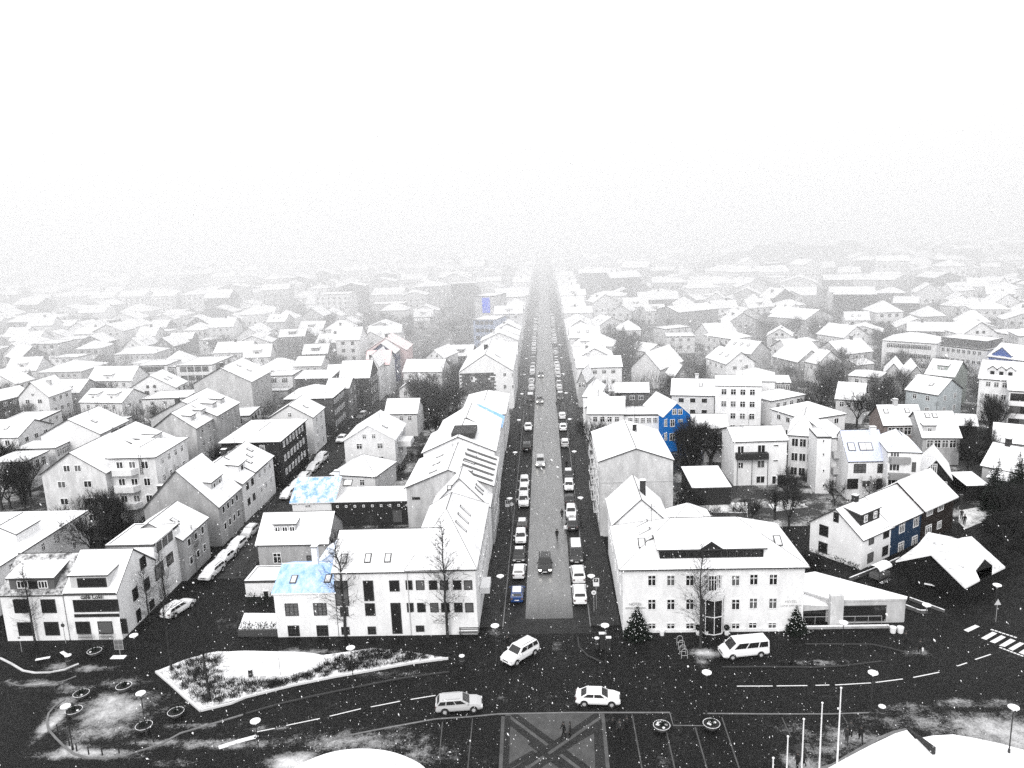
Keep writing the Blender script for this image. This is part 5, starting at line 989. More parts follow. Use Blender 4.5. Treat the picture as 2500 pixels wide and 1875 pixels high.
# street rows
for side in (-1, 1):
    y = 196 if side < 0 else 176
    while y < 800:
        w = rr.uniform(9, 13); d = rr.uniform(9, 17); x0 = -9.6 - w if side < 0 else 8.2
        rf, rn = rr.choice(ROOFS); tn, c = rr.choice(TONES[:5]); ht = rr.choice((6, 8.5, 8.5, 11))
        ok = all(not (x0 < a_[2] and x0 + w > a_[0] and y < a_[3] + .3 and y + d > a_[1] - .3) for a_ in FOOT)
        if ok: far_house(x0, y, w, d, ht, rf, rn, tn, c, rr.uniform(2, 3.6))
        y += d + rr.uniform(.2, 2) if ok else 3
y = 112
while y < 1150:
    step = rr.uniform(15, 19) if y < 400 else rr.uniform(22, 30)
    x = -.74 * y - 30
    while x < .70 * y + 24:
        w = rr.uniform(8, 14) * (1 if y < 400 else 1.5); d = rr.uniform(8, 12) * (1 if y < 400 else 1.4)
        jx = x + rr.uniform(-3, 3); jy = y + rr.uniform(-4, 4)
        if vis(jx + w / 2, jy, 5) and free(jx, jy, jx + w, jy + d, 1.2, True) and rr.random() < (.86 if y < 700 else .7):
            rf, rn = rr.choice(ROOFS); tn, c = rr.choice(TONES); ht = rr.choice((4.5, 6, 6, 8.5)) + (rr.choice((0, 0, 4, 8)) if y > 420 else 0)
            far_house(jx, jy, w, d, ht, rf, rn, tn, c, rr.uniform(2, 4), rr.uniform(-.12, .12) + (rr.choice((0, .35, -.3)) if jx > 20 else 0))
        x += w + rr.uniform(3, 9)
    y += step
FP.sort(key=lambda t_: t_[0])
nf = len(FOOT)
for i, (_, a) in enumerate(FP): far_build(i < 300, *a)
del FOOT[nf:]
ms_ = list(ACC); V_ = []; F_ = []; M_ = []
for i, m_ in enumerate(ms_):
    k = len(V_); V_ += ACC[m_].v; F_ += [tuple(k + j for j in f_) for f_ in ACC[m_].f]; M_ += [i] * len(ACC[m_].f)
MO.data = me('distant_houses', V_, F_, ms_, M_); MO['kind'] = 'stuff'; MO['label'] = 'countless roofs of the town dissolving into the haze'
def bandname(d):
    for lim, t_ in ((150, 'near the front of the town'), (190, 'a few rows back'), (240, 'in the middle rows'), (300, 'where the haze begins'), (380, 'in thin haze'), (480, 'in thicker haze'), (620, 'deep in the haze'), (800, 'almost lost in haze'), (2000, 'nearly lost in haze')):
        if d < lim: return t_
ORD = ['leftmost', 'second from left', 'third from left', 'fourth from left', 'fifth from left', 'sixth from left', 'seventh from left', 'eighth from left', 'ninth from left', 'tenth from left']
def ordn(i, n):
    if n == 1: return ''
    if i == n - 1: return 'rightmost'
    return ORD[i] if i < 10 else '%dth from left' % (i + 1)
def unify(items):
    """items: (object, base label, x): tell look-alikes apart by their order across the view"""
    d = {}
    for o, l_, x in items: d.setdefault(l_, []).append((x, o))
    for l_, L in d.items():
        L.sort(key=lambda t_: t_[0]); n = len(L)
        for i, (x, o) in enumerate(L): o['label'] = l_ if n == 1 else l_ + ', ' + ordn(i, n)
        for x, o in L:
            if len(o['label'].split()) > 16: o['label'] = o['label'].replace(' in front of the ', ' before the ').replace('small ', '')
IT = []
for o, tone, rn, ex, st, dist, x in FAR:
    e_ = {'plain': '', 'chimney': ' with chimney', 'dormer': ' with dormer', 'skylights': ' with skylights'}[ex]
    s_ = {1: 'low ', 2: '', 3: 'tall ', 4: 'very tall '}.get(min(st, 4), '')
    if x > -24 and x < 10: e_ += ' in the ' + ('left' if x < 0 else 'right') + ' street row'
    else: e_ += ' on the ' + ('left' if x < 0 else 'right')
    if len((s_ + tone + ' ' + rn + ' house' + e_ + ' ' + bandname(dist)).split()) > 12: e_ = e_.replace(' in the left street row', ' by the street').replace(' in the right street row', ' by the street'); s_ = ''
    IT.append((o, '%s%s %s house%s, %s' % (s_, tone, rn, e_, bandname(dist).replace('in the middle rows', 'mid town')), proj(x, dist, 3)[0])); o['group'] = 'houses of the hazy town'
unify(IT)
for q in (('g2',.3),('g4',.5),('g6',.5),('i1',.4),('i2',.6),('i5',.3),('i7',.5),('y1',.6),('y4',.3),('r5',.3),('r6',.4),('r7',.6),('r11',.3),('r12',.6),('r14',.4),('r3',.4),('g5',.5),('i9',.5),('row',.5),('tall',.3),('hotel',.2),('long',.3),('deepblue',.5)):
    hs = Hs[q[0]]; b = hs.b[0]; W = b['W']; x, y = b['w'] * q[1], b['d'] * .5; z = b['h'] + (b['rise'] if b['roof'] != 'perp' or abs(q[1] - .5) < .05 else b['rise'] * .6) * .9; g = G(); p0 = W(x, y, z)
    g.tube(p0, (p0[0], p0[1], z + 2.4), .035, n=4); 
    for k in range(4): g.tube((p0[0] - .5 + k * .05, p0[1], z + 1.6 + k * .22), (p0[0] + .5 - k * .05, p0[1], z + 1.6 + k * .22), .022, n=3)
    hs.add('aerial', g, [DARK])
# far shore ridge behind the town
g = G(); rr2 = random.Random(3); pts = []
n = 40
for i in range(n + 1):
    x = 122 + 170 * i / n; zt = 29 * math.sin(math.pi * (i + .01) / (n + .02)) ** .35 - 4 + (rr2.uniform(-4, 2) if i % 4 == 0 else 0); zt = zt if i % 4 == 0 or not pts else pts[-1][1]; pts.append((x, max(zt, 1)))
for a_, c_ in zip(pts, pts[1:]):
    g.poly([(a_[0], 600, 0), (c_[0], 600, 0), (c_[0], 650, c_[1]), (a_[0], 650, a_[1])]); g.poly([(a_[0], 650, a_[1]), (c_[0], 650, c_[1]), (c_[0], 730, 0), (a_[0], 730, 0)])
struct('hill', g.mesh('hill', [flat('hill_scrub', .16, .9)]))
# ================================================================== trees
def ribbon(g, a, b, w, m=0):
    d = (b - a); x = d.cross(Vector((random.uniform(-1, 1), random.uniform(-1, 1), random.uniform(-1, 1))))
    if x.length < 1e-4: return
    x = x.normalized() * w / 2; k = len(g.v); g.v += [tuple(a - x), tuple(a + x), tuple(b + x * .4), tuple(b - x * .4)]; g.f.append((k, k + 1, k + 2, k + 3)); g.m.append(m)
def rdir(d, spread):
    v = Vector((random.gauss(0, 1), random.gauss(0, 1), random.gauss(0, 1))); return (d.normalized() + v.normalized() * spread).normalized()
def grow(g, p, d, L, r, lvl, maxl, up=.12, kids=(4, 6)):
    segs = 3 if lvl < 2 else 2; q = p
    for s_ in range(segs):
        d = rdir(d, .16); d = (d + Vector((0, 0, up))).normalized(); q2 = q + d * L / segs; r2 = r * (1 - .25 * (s_ + 1) / segs)
        if r > .035: g.tube(q, q2, r, r2, 4, 0, False)
        else: ribbon(g, q, q2, max(r * 2, .035))
        if lvl < maxl and (s_ > 0 or lvl > 0):
            for _ in range(random.randint(*kids) // 2): grow(g, q2, rdir(d, .75), L * random.uniform(.5, .72), r2 * .55, lvl + 1, maxl, up, kids)
        q = q2; r = r2
    if lvl < maxl:
        for _ in range(2): grow(g, q, rdir(d, .5), L * random.uniform(.55, .75), r * .7, lvl + 1, maxl, up, kids)
def bare_tree(seed, hgt=8.):
    random.seed(seed); t = G(); t.tube((0, 0, -.2), (0, 0, hgt * .22), hgt * .028, hgt * .022, 7); g = G()
    for _ in range(random.randint(4, 5)): a_ = random.uniform(0, 6.28); grow(g, Vector((0, 0, hgt * random.uniform(.16, .22))), Vector((math.cos(a_) * .55, math.sin(a_) * .55, 1)), hgt * .34, hgt * .014, 0, 3)
    return t.mesh('trunk', [BARK]), g.mesh('branches', [TWIG])
def bush(seed, hgt=3.):
    random.seed(seed); g = G()
    for _ in range(17): a_ = random.uniform(0, 6.28); r_ = random.uniform(0, .9); grow(g, Vector((math.cos(a_) * r_, math.sin(a_) * r_, 0)), Vector((math.cos(a_) * .6, math.sin(a_) * .6, 1)), hgt * .42, .03, 1, 3, .05, (4, 5))
    return None, g.mesh('branches', [TWIG])
def upright(seed, hgt=13., wide=2.4):
    random.seed(seed); t = G(); p = Vector((0, 0, -.2)); n = 9; pts = []
    for i in range(n): q = Vector((random.gauss(0, .07) * i / 3, random.gauss(0, .07) * i / 3, hgt * (i + 1) / n)); t.tube(p, q, .17 * (1 - i / n) + .02, .17 * (1 - (i + 1) / n) + .02, 6, 0, False); pts.append((p, q)); p = q
    g = G()
    for k in range(130):
        f_ = random.uniform(.12, .98); i = min(n - 1, int(f_ * n)); a_, b_ = pts[i]; o_ = a_.lerp(b_, f_ * n - i); an = random.uniform(0, 6.28)
        L = wide * (1 - abs(f_ - .35) * 1.25) * random.uniform(.6, 1.15); L = max(.4, L); d = Vector((math.cos(an), math.sin(an), .25 + f_ * .9)).normalized(); e_ = o_
        for s_ in range(3):
            d = (rdir(d, .18) + Vector((0, 0, .1))).normalized(); e2 = e_ + d * L / 3; g.tube(e_, e2, .022 - .005 * s_, .017 - .005 * s_, 3, 0, False)
            for _ in range(3): d2 = rdir(d, .8); ribbon(g, e2, e2 + d2 * L * random.uniform(.22, .5), .03)
            e_ = e2
    return t.mesh('trunk', [BARK]), g.mesh('branches', [TWIG])
def conifer(seed, hgt=10., wide=2.6, snow=.15):
    random.seed(seed); t = G(); t.tube((0, 0, -.2), (0, 0, hgt * .95), .16, .03, 6); g = G()
    for k in range(int(260 * hgt / 8) + (300 if hgt < 5 else 0)):
        f_ = random.random() ** 1.25; z = hgt * (.06 + .93 * f_); R_ = wide * (1 - f_) ** .85 * random.uniform(.55, 1.08) + .06; an = random.uniform(0, 6.28); c = Vector((math.cos(an), math.sin(an), 0))
        a_ = c * R_ * .1 + Vector((0, 0, z + R_ * .12)); b_ = c * R_ + Vector((0, 0, z - R_ * .22)); sd_ = Vector((-c.y, c.x, 0)) * R_ * .22
        for m__ in range(3):
            q = a_.lerp(b_, .35 + .25 * m__); j_ = Vector((random.gauss(0, .08), random.gauss(0, .08), random.gauss(0, .06))); g.poly([q - sd_ * (1.2 - .3 * m__) + j_, q + c * R_ * .2 + j_, q + sd_ * (1.2 - .3 * m__) + j_, q - c * .15 * R_ + j_ * 2], 0)
    return t.mesh('trunk', [BARK]), g.mesh('needles', [NEEDLE])
TP = {'bare': [bare_tree(s_) for s_ in (1, 2, 3, 4, 5)], 'bush': [bush(s_) for s_ in (11, 12, 13)], 'upright': [upright(s_, 13., 3.1) for s_ in (21, 22, 23)], 'conifer': [conifer(s_) for s_ in (31, 32)], 'fir': [conifer(41, 3.7, 1.75)]}
def _unused(ms):
    r_ = []
    for t_, c_ in ms:
        c2 = c_.copy(); c2.materials.clear(); c2.materials.append(TWIG); r_.append((t_, c2))
    return r_
TREES = []
def tree(kind, x, y, s_=1., label=None, z=0., var=None):
    random.seed(int(x * 13 + y * 7)); M = TP[kind]; t_, c_ = M[var if var is not None else random.randrange(len(M))]
    nm = {'bare': 'bare_tree', 'bush': 'bare_bush', 'upright': 'slender_bare_tree', 'conifer': 'conifer_tree', 'fir': 'small_fir'}[kind]
    o = ob(nm, None, None, (x, y, z), random.uniform(0, 6.28), (s_, s_, s_ * random.uniform(.9, 1.1)))
    if t_: ob('trunk', t_, o)
    ob('crown', c_, o); tag(o, label or '', {'bare': 'tree', 'bush': 'bush', 'upright': 'tree', 'conifer': 'conifer', 'fir': 'fir'}[kind])
    if not label: TREES.append((o, kind, x, y, s_)); o['group'] = {'bare': 'bare trees of the gardens', 'bush': 'bare bushes of the gardens', 'conifer': 'dark conifers of the gardens', 'upright': 'slender bare trees'}.get(kind, 'firs')
    return o
for q, sc_, lab, v_ in ((('b',1745,1410),1.12,'slender bare tree in front of the right half of the long white building',0),(('f',865,192),1.05,'slender bare tree in front of the glazed stair of the long white building',1),
    (('a',330,1455),.78,'slender bare tree before the house left of the café',2),(('e',1810,752),.95,'slender bare tree standing in the snowy planting bed',0),(('e',1485,492),.8,'slender bare tree at the tip of the planting bed',1),(('g',1805,292),.92,'slender bare tree beside the hotel entrance',2)):
    p = P(q); p = (p[0], p[1] - .6) if q[0] in 'ba' else p
    tree('upright', p[0], p[1], sc_, lab, 0., v_)
for q, sc_, lab, v_ in ((('a',1265,1305),.62,'young bare tree against the side wall of the café',0),(('a',1410,1180),.66,'young bare tree farther along the café side wall',1),(('a',1672,862),.55,'young bare tree before the small grey house',2)):
    p = P(q); tree('upright', p[0] + .4, p[1], sc_, lab, 0., v_)
for q, sc_ in ((('j',1500,1300),1.0),(('k',800,900),1.05),(('c',1665,405),.7),(('j',1995,830),.9),(('k',240,800),.9),(('k',400,470),1.),(('d',180,480),.95),(('d',60,420),.8),(('m',60,850),1.1),(('m',380,1000),1.1),(('m',1720,1050),1.2),(('m',620,760),1.1),(('m',130,450),1.2),(('m',230,480),1.1),(('m',190,1640),.8),(('k',1950,480),1.1),(('k',1900,380),1.1),(('k',2050,420),1.),(('k',1650,330),1.),(('a',90,320),1.1),(('a',20,330),1.),(('i',60,1290),1.),(('k',120,560),.9),(('k',420,560),1.),(('m',1500,1500),.9),(('m',1600,1560),.8),(('p',930,760),1.5),(('p',780,740),1.4),(('p',640,700),1.4),(('p',330,880),1.),(('o',1950,900),1.4),(('o',1850,850),1.3),(('j',1180,300),1.1),(('j',1050,290),1.1)):
    p = P(q)
    if not any(p[0] > a_[0] and p[0] < a_[2] and p[1] > a_[1] and p[1] < a_[3] for a_ in FOOT): tree('bare', p[0], p[1], sc_)
for q, sc_ in ((('k',1850,230),1.1),(('k',1880,160),1.2),(('k',1820,330),.8),(('d',2130,300),.9),(('d',2180,420),1.),(('d',2080,480),.8),(('l',80,300),1.1),(('l',60,380),.9)):
    p = P(q); tree('conifer', p[0], p[1], sc_)
for q, sc_ in ((('b',430,560),1.2),(('b',520,640),1.1),(('b',330,640),.9),(('a',1050,520),1.2),(('a',900,480),1.2),(('a',1200,420),1.1),(('a',1300,330),1.1),(('a',980,380),1.2),(('d',600,740),.5),(('d',680,790),.5),(('d',740,820),.45),(('d',1080,1050),.9),(('c',1900,390),.7),(('c',2100,380),.7),(('b',1020,1400),.55),(('b',1080,1395),.6),(('b',860,1405),.45),(('d',1950,600),1.),(('d',2050,650),1.),(('d',2150,560),1.2),(('d',2000,520),1.1),(('d',2100,700),.9),(('l',720,1300),.9),(('l',650,1420),1.),(('l',800,1350),.8),(('l',1920,1400),1.),(('l',1980,1500),.9),(('m',1500,1100),1.1),(('m',1600,1120),1.1),(('m',1450,1300),1.1)):
    p = P(q)
    if not any(p[0] > a_[0] - .3 and p[0] < a_[2] + .3 and p[1] > a_[1] - .3 and p[1] < a_[3] + .3 for a_ in FOOT): tree('bush', p[0], p[1], sc_)
rt = random.Random(77)
for fr_, x0, y0, x1, y1, n_, kd in (('i',1200,1200,1620,1400,16,'bush'),('a',700,250,1430,620,12,'bush'),('a',0,60,290,330,10,'bare'),('k',80,560,430,870,12,'bare'),('l',0,150,260,560,14,'bare'),('l',640,1190,1010,1460,14,'bush'),('l',1900,1330,2074,1620,10,'bush'),('m',1440,1080,1780,1420,18,'bush'),('d',1930,60,2206,300,14,'bush'),('d',1780,400,2250,760,22,'bush'),('d',1900,200,2250,500,12,'conifer'),('i',0,640,290,960,14,'bush'),('m',0,480,260,900,12,'bare'),('m',560,480,880,780,10,'bare'),('b',30,700,640,900,9,'bush'),('l',600,560,1000,640,4,'bare'),('p',550,620,1000,760,14,'bare'),('o',1650,700,2050,1000,24,'bare'),('o',200,620,420,800,12,'bare'),('n',1850,680,2200,860,14,'bare'),('n',1340,700,1520,860,8,'bare'),('n',350,650,700,780,10,'bare'),('d',330,690,760,860,8,'bush'),('l',700,1190,1250,1450,8,'bare'),('j',1850,650,2050,900,8,'bare'),('p',1100,560,1400,800,12,'bare')):
    for _ in range(int(n_ * .72 + .5)):
        for _t in range(5):
            p = P((fr_, rt.uniform(x0, x1), rt.uniform(y0, y1)))
            if free(p[0] - .4, p[1] - .4, p[0] + .4, p[1] + .4, .2): tree(kd if kd != 'bush' or rt.random() < .55 else 'bare', p[0], p[1], rt.uniform(.7, 1.25) * (1. if kd != 'bush' else .9)); break
cnt = 0; nb = 0; tries = 0
while tries < 5200 and (cnt < 90 or nb < 120):
    tries += 1; y = 98 + 330 * rt.random() ** 1.35; x = rt.uniform(-.74 * y - 12, .69 * y + 12)
    if not vis(x, y, 2, 20) or not free(x - .8, y - .8, x + .8, y + .8, .2): continue
    if rt.random() < .5 and cnt < 90: tree('bare', x, y, rt.uniform(.6, 1.15)); cnt += 1
    elif nb < 120: tree('bush', x, y, rt.uniform(.7, 1.5)); nb += 1
# far woods: one mass of tiny crowns between the distant houses
rt = random.Random(4); g = G(); random.seed(4)
for k in range(2600):
    y = 185 + 800 * rt.random() ** 1.3; x = rt.uniform(-.74 * y, .69 * y)
    if not free(x - 1, y - 1, x + 1, y + 1, .3): continue
    hh_ = rt.uniform(5, 10)
    for _ in range(60 if y < 330 else 26):
        a_ = Vector((x + rt.gauss(0, hh_ * .16), y + rt.gauss(0, hh_ * .16), rt.uniform(.1, .6) * hh_)); ribbon(g, a_, a_ + Vector((rt.gauss(0, .7), rt.gauss(0, .7), rt.uniform(1, 3))), .09 if y < 330 else .35)
o = ob('distant_trees', g.mesh('distant_trees', [TWIG])); o['kind'] = 'stuff'
IT = []
for o, kd, x, y, s_ in TREES:
    best = min(NICK, key=lambda n_: (n_[0] - x) ** 2 + (n_[1] - y) ** 2); dd = math.hypot(best[0] - x, best[1] - y)
    base = {'bare': ('small ' if s_ < .8 else '') + 'bare tree', 'bush': 'bare bush', 'conifer': 'dark conifer', 'upright': 'slender bare tree'}[kd]
    if dd < 26: base += (' behind' if y > best[1] + 4 else ' in front of' if y < best[1] - 4 else ' beside') + ' the ' + best[2]
    else: base += ' among houses on the ' + ('left' if x < 0 else 'right') + ', ' + bandname(y)
    IT.append((o, base, proj(x, y, 0)[0]))
unify(IT)
# hedges, fence, planting
def hedge(name, pts, w, h, label, dens=70, mat=NEEDLE):
    random.seed(5); g = G(); P_ = [Vector(p) for p in pts]
    for a_, b_ in zip(P_, P_[1:]):
        L = (b_ - a_).length; d = (b_ - a_).normalized(); nr_ = Vector((-d.y, d.x))
        for _ in range(int(L * dens)):
            t_ = random.uniform(0, L); q = a_ + d * t_ + nr_ * random.uniform(-w/2, w/2); z = random.uniform(.02, h); q = Vector((q.x, q.y, z)); ribbon(g, q, q + Vector((random.gauss(0, .15), random.gauss(0, .15), random.uniform(.05, .3))), .09)
    o = ob(name, g.mesh(name, [mat])); tag(o, label, 'hedge'); return o
hedge('hedge', poly_px('b', [(-60,1395),(275,1395)]), 1.0, 1.3, 'dark hedge in front of the snowy lawn left of the blue-roofed house')
hedge('hedge', poly_px('b', [(10,1150),(250,1150)]), 1.2, 1.4, 'dark hedge between the flat garage and the snowy lawn')
hedge('hedge', poly_px('m', [(1450,1110),(1760,1130)]), 3, 2.0, 'thick black hedge behind the dark carport', 150)
hedge('hedge', poly_px('d', [(520,740),(780,850)]), .9, .7, 'low dark hedge along the foot of the white gabled house')
fn = thing('picket_fence', 'low dark picket fence along the pavement by the snowy lawn', 'fence', (*P(('b',100,1425)), 0)); L_ = Vector(P(('b',100,1425))); a_ = Vector(P(('b',-60,1428))); b_ = Vector(P(('b',280,1425)))
pk = G(); pk.box((-.035, -.015, 0), (.035, .015, .95)); pkm = pk.mesh('picket', [flat('fence_paint', .08)])
n = 46
for i in range(n): q = a_.lerp(b_, i / (n - 1)) - L_; ob('picket', pkm, fn, (q.x, q.y, 0))
g = G()
for z in (.3, .75): g.box((a_.x - L_.x, -.03, z), (b_.x - L_.x, -.015, z + .07))
ob('rail', g.mesh('rail', [flat('fence_paint', .08)]), fn)
random.seed(8); g = G(); rp = poly_px('e', [(1420,500),(1700,395),(1870,400),(1900,560),(2200,600),(2200,690),(1760,800)]); rq = poly_px('f', [(0,600),(0,700),(420,600),(760,530),(1400,410),(1700,370),(1200,310),(800,370),(560,520),(350,580)])
def tufts(poly, n, smin, smax):
    xs = [p[0] for p in poly]; ys = [p[1] for p in poly]; k = 0
    while k < n:
        x = random.uniform(min(xs), max(xs)); y = random.uniform(min(ys), max(ys))
        if not inpoly(x, y, poly): k += .2; continue
        k += 1; s_ = random.uniform(smin, smax)
        for _ in range(26): a_ = Vector((x + random.gauss(0, s_ * .35), y + random.gauss(0, s_ * .25), .14)); ribbon(g, a_, a_ + Vector((random.gauss(0, .16), random.gauss(0, .16), random.uniform(.2, .8) * s_)), .05)
tufts(rp, 190, .35, 1.1); tufts(rq, 420, .3, 1.0); tufts(poly_px('h', [(60,440),(60,415),(740,395),(740,425)]), 20, .2, .35)
o = ob('shrub_planting', g.mesh('shrub_planting', [TWIG])); o['kind'] = 'stuff'; o['label'] = 'dark low shrubs poking through the snow of the planting bed'
# firs with fairy lights either side of the hotel front
for q, s_, lab in ((('c',1255,1425),1.05,'round dark fir with fairy lights at the left end of the hotel front'),(('d',240,1385),.85,'small dark fir with fairy lights at the right end of the hotel front')):
    p = P(q); o = tree('fir', p[0], p[1], s_, lab); g = G(); random.seed(3)
    for _ in range(70):
        f_ = random.random(); an = random.uniform(3.4, 6.1); r_ = 1.75 * (1 - f_) ** .85 + .06; x, y, z = r_ * math.cos(an), r_ * math.sin(an), .4 + 3.0 * f_; g.box((x - .028, y - .028, z), (x + .028, y + .028, z + .055))
    o.rotation_euler = (0, 0, 0); q_ = ob('fairy_lights', g.mesh('fairy_lights', [flat('lamp_white', .85, .3)]), o); q_['kind'] = 'stuff'
# ================================================================== cars
def paint(name, c): return flat('car_' + name, c, .3, .5)
CP = {'white': .8, 'silver': .45, 'grey': .18, 'black': .015, 'dark': .03, 'blue': (.015, .05, .17), 'pale': .62}
ST = dict(
 sedan=dict(L=4.5, W=1.78, prof=[(-2.25,.5),(-2.2,.88),(-2.0,.98),(-1.5,1.0),(.95,.97),(1.6,.9),(2.1,.76),(2.25,.5)], gb=(-1.75,1.05), gt=(-1.0,.25), H=1.42, belt=.97),
 hatch=dict(L=4.0, W=1.74, prof=[(-2.0,.5),(-1.97,.95),(-1.8,1.0),(.9,.98),(1.5,.9),(1.9,.72),(2.0,.5)], gb=(-1.92,1.05), gt=(-1.6,.2), H=1.48, belt=.97),
 estate=dict(L=4.75, W=1.82, prof=[(-2.37,.5),(-2.33,.95),(-2.2,1.0),(1.0,.98),(1.8,.9),(2.25,.74),(2.37,.5)], gb=(-2.28,1.1), gt=(-1.85,.25), H=1.47, belt=.98, rails=1),
 suv=dict(L=4.65, W=1.88, prof=[(-2.32,.55),(-2.28,1.05),(-2.1,1.1),(1.0,1.1),(1.7,1.04),(2.2,.85),(2.32,.55)], gb=(-2.22,1.15), gt=(-1.9,.35), H=1.74, belt=1.09, rails=1),
 van=dict(L=5.3, W=1.95, prof=[(-2.65,.5),(-2.62,1.1),(-2.5,1.15),(1.5,1.15),(2.1,1.05),(2.5,.82),(2.65,.5)], gb=(-2.6,1.95), gt=(-2.5,1.0), H=1.97, belt=1.13))
def make_car(style, colour, label=None, snow=1, lit=False, roofc=None):
    s_ = ST[style]; W = s_['W'] / 2; body = CP[colour]; pm = paint(colour, body); g = G()
    st = s_['prof']; sec = []
    for x, zt in st:
        e_ = 1 - .13 * max(0, abs(x) - s_['L'] / 2 + .55) / .55; w = W * e_
        zb = .28 if abs(x) < s_['L'] / 2 - .1 else .36
        sec.append([(x, -w * .92, zb), (x, -w, .45), (x, -w, max(.47, zt * .72)), (x, -w * .93, zt), (x, -w * .5, zt + .025), (x, w * .5, zt + .025), (x, w * .93, zt), (x, w, max(.47, zt * .72)), (x, w, .45), (x, w * .92, zb)])
    n = 10; k = 0
    for c in sec: g.v += c
    for i in range(len(sec) - 1):
        for j in range(n): j2 = (j + 1) % n; g.f.append((i*n + j, (i+1)*n + j, (i+1)*n + j2, i*n + j2)); g.m.append(0)
    g.f.append(tuple(range(n))); g.m.append(0); g.f.append(tuple((len(sec) - 1) * n + i for i in reversed(range(n)))); g.m.append(0)
    # greenhouse
    b0, b1 = s_['gb']; t0, t1 = s_['gt']; zb, zt = s_['belt'], s_['H']; wb, wt = W * .93, W * (.78 if style != 'van' else .86)
    base = [(b0, -wb, zb), (b1, -wb, zb), (b1, wb, zb), (b0, wb, zb)]; mid = [(t0 - .06, -wt - .03, zt - .06), (t1 + .1, -wt - .03, zt - .06), (t1 + .1, wt + .03, zt - .06), (t0 - .06, wt + .03, zt - .06)]; top = [(t0 + .12, -wt * .86, zt), (t1 - .12, -wt * .86, zt), (t1 - .12, wt * .86, zt), (t0 + .12, wt * .86, zt)]
    for A_, B_ in ((base, mid), (mid, top)):
        for i in range(4): j = (i + 1) % 4; g.poly([A_[i], A_[j], B_[j], B_[i]])
    g.poly(top)
    root = ob(label or 'car', None); m_ = g.mesh('body', [pm]); ob('body', m_, root)
    m_.polygons.foreach_set('use_smooth', [False] * len(m_.polygons))
    def pane(name, q, mat=GLASS, push=.012):
        v = [Vector(p) for p in q]; nn = (v[1] - v[0]).cross(v[3] - v[0]).normalized(); c = sum(v, Vector()) / 4
        gg = G(); gg.poly([p + nn * push for p in v]); gg.poly([p - nn * .005 for p in reversed(v)])
        for i in range(4): j = (i + 1) % 4; gg.poly([v[i] - nn * .005, v[j] - nn * .005, v[j] + nn * push, v[i] + nn * push])
        return ob(name, gg.mesh(name, [mat]), root)
    def quad(A_, B_, C_, D_, x0, x1, z0, z1):
        A_, B_, C_, D_ = map(Vector, (A_, B_, C_, D_)); f_ = lambda x, z: (A_.lerp(B_, x)).lerp(D_.lerp(C_, x), z); return [f_(x0, z0), f_(x1, z0), f_(x1, z1), f_(x0, z1)]
    pane('windscreen', quad(base[1], base[2], mid[2], mid[1], .06, .94, .06, .93)); pane('rear_window', quad(base[3], base[0], mid[0], mid[3], .1, .9, .3 if style in ('suv', 'hatch', 'van', 'estate') else .08, .9))
    cuts = [(.07, .46), (.5, .9)] if style in ('sedan', 'hatch') else [(.04, .27), (.3, .58), (.61, .9)]
    for a_, c_ in cuts: pane('side_window', quad(base[0], base[1], mid[1], mid[0], a_, c_, .12, .9)); pane('side_window', quad(base[2], base[3], mid[3], mid[2], 1 - c_, 1 - a_, .12, .9))
    wm_ = G(); wm_.v = []; 
    ty = G(); ty.tube((0, -.11, 0), (0, .11, 0), .33, .33, 16, 0); tym = _mc.setdefault('tyre', ty.mesh('tyre', [RUB])); ri = G(); ri.tube((0, -.125, 0), (0, .125, 0), .19, .19, 10, 0); rim = _mc.setdefault('rim', ri.mesh('rim', [flat('alloy', .4, .35, .5)]))
    ar = G(); ar.tube((0, -.02, 0), (0, .02, 0), .395, .395, 16, 0); arm = _mc.setdefault('arch', ar.mesh('wheel_arch', [BLACK]))
    for sx in (-1, 1):
        for sy in (-1, 1):
            x = sx * s_['L'] * .305; wo = ob('wheel', None, root, (x, sy * (W - .085), .33)); ob('tyre', tym, wo); ob('rim', rim, wo); ob('wheel_arch', arm, root, (x, sy * (W - .008), .36))
    hl = flat('headlight', .7, .2) if not lit else None
    if lit:
        hl, nn_, bb = nmat('headlight_on'); bb.inputs['Emission Color'].default_value = (1, .97, .9, 1); bb.inputs['Emission Strength'].default_value = 6
    zf = s_['prof'][-2][1]; xf = s_['L'] / 2
    for sy in (-1, 1):
        gg = G(); gg.box((xf - .22, sy * W * .72 - .17, zf - .22), (xf - .02, sy * W * .72 + .17, zf - .05)); ob('headlight', gg.mesh('headlight', [hl]), root)
        gg = G(); gg.box((-xf - .005, sy * W * .74 - .12, .68), (-xf + .12, sy * W * .74 + .12, .92)); ob('taillight', gg.mesh('taillight', [flat('taillight', (.14, .10, .10), .3)]), root)
        gg = G(); gg.box((b1 - .35, sy * (W + .1) - .09, zb + .02), (b1 - .22, sy * (W + .1) + .09, zb + .17)); ob('mirror', gg.mesh('mirror', [pm]), root)
    gg = G(); gg.box((xf - .02, -.28, .42), (xf + .012, .28, .53)); ob('number_plate', gg.mesh('number_plate', [WHITE]), root); gg = G(); gg.box((-xf - .012, -.28, .55), (-xf + .02, .28, .66)); ob('number_plate', gg.mesh('number_plate', [WHITE]), root)
    gg = G(); gg.box((xf - .06, -W * .8, .30), (xf + .008, W * .8, .40)); gg.box((xf - .1, -W * .45, .55), (xf + .006, W * .45, .66)); ob('grille', gg.mesh('grille', [BLACK]), root)
    if s_.get('rails'):
        for sy in (-1, 1): gg = G(); gg.tube((t0 + .15, sy * wt * .84, zt + .06), (t1 - .1, sy * wt * .84, zt + .06), .025, n=4); ob('roof_rail', gg.mesh('roof_rail', [DARK if colour == 'white' else flat('alloy', .4, .35, .5)]), root)
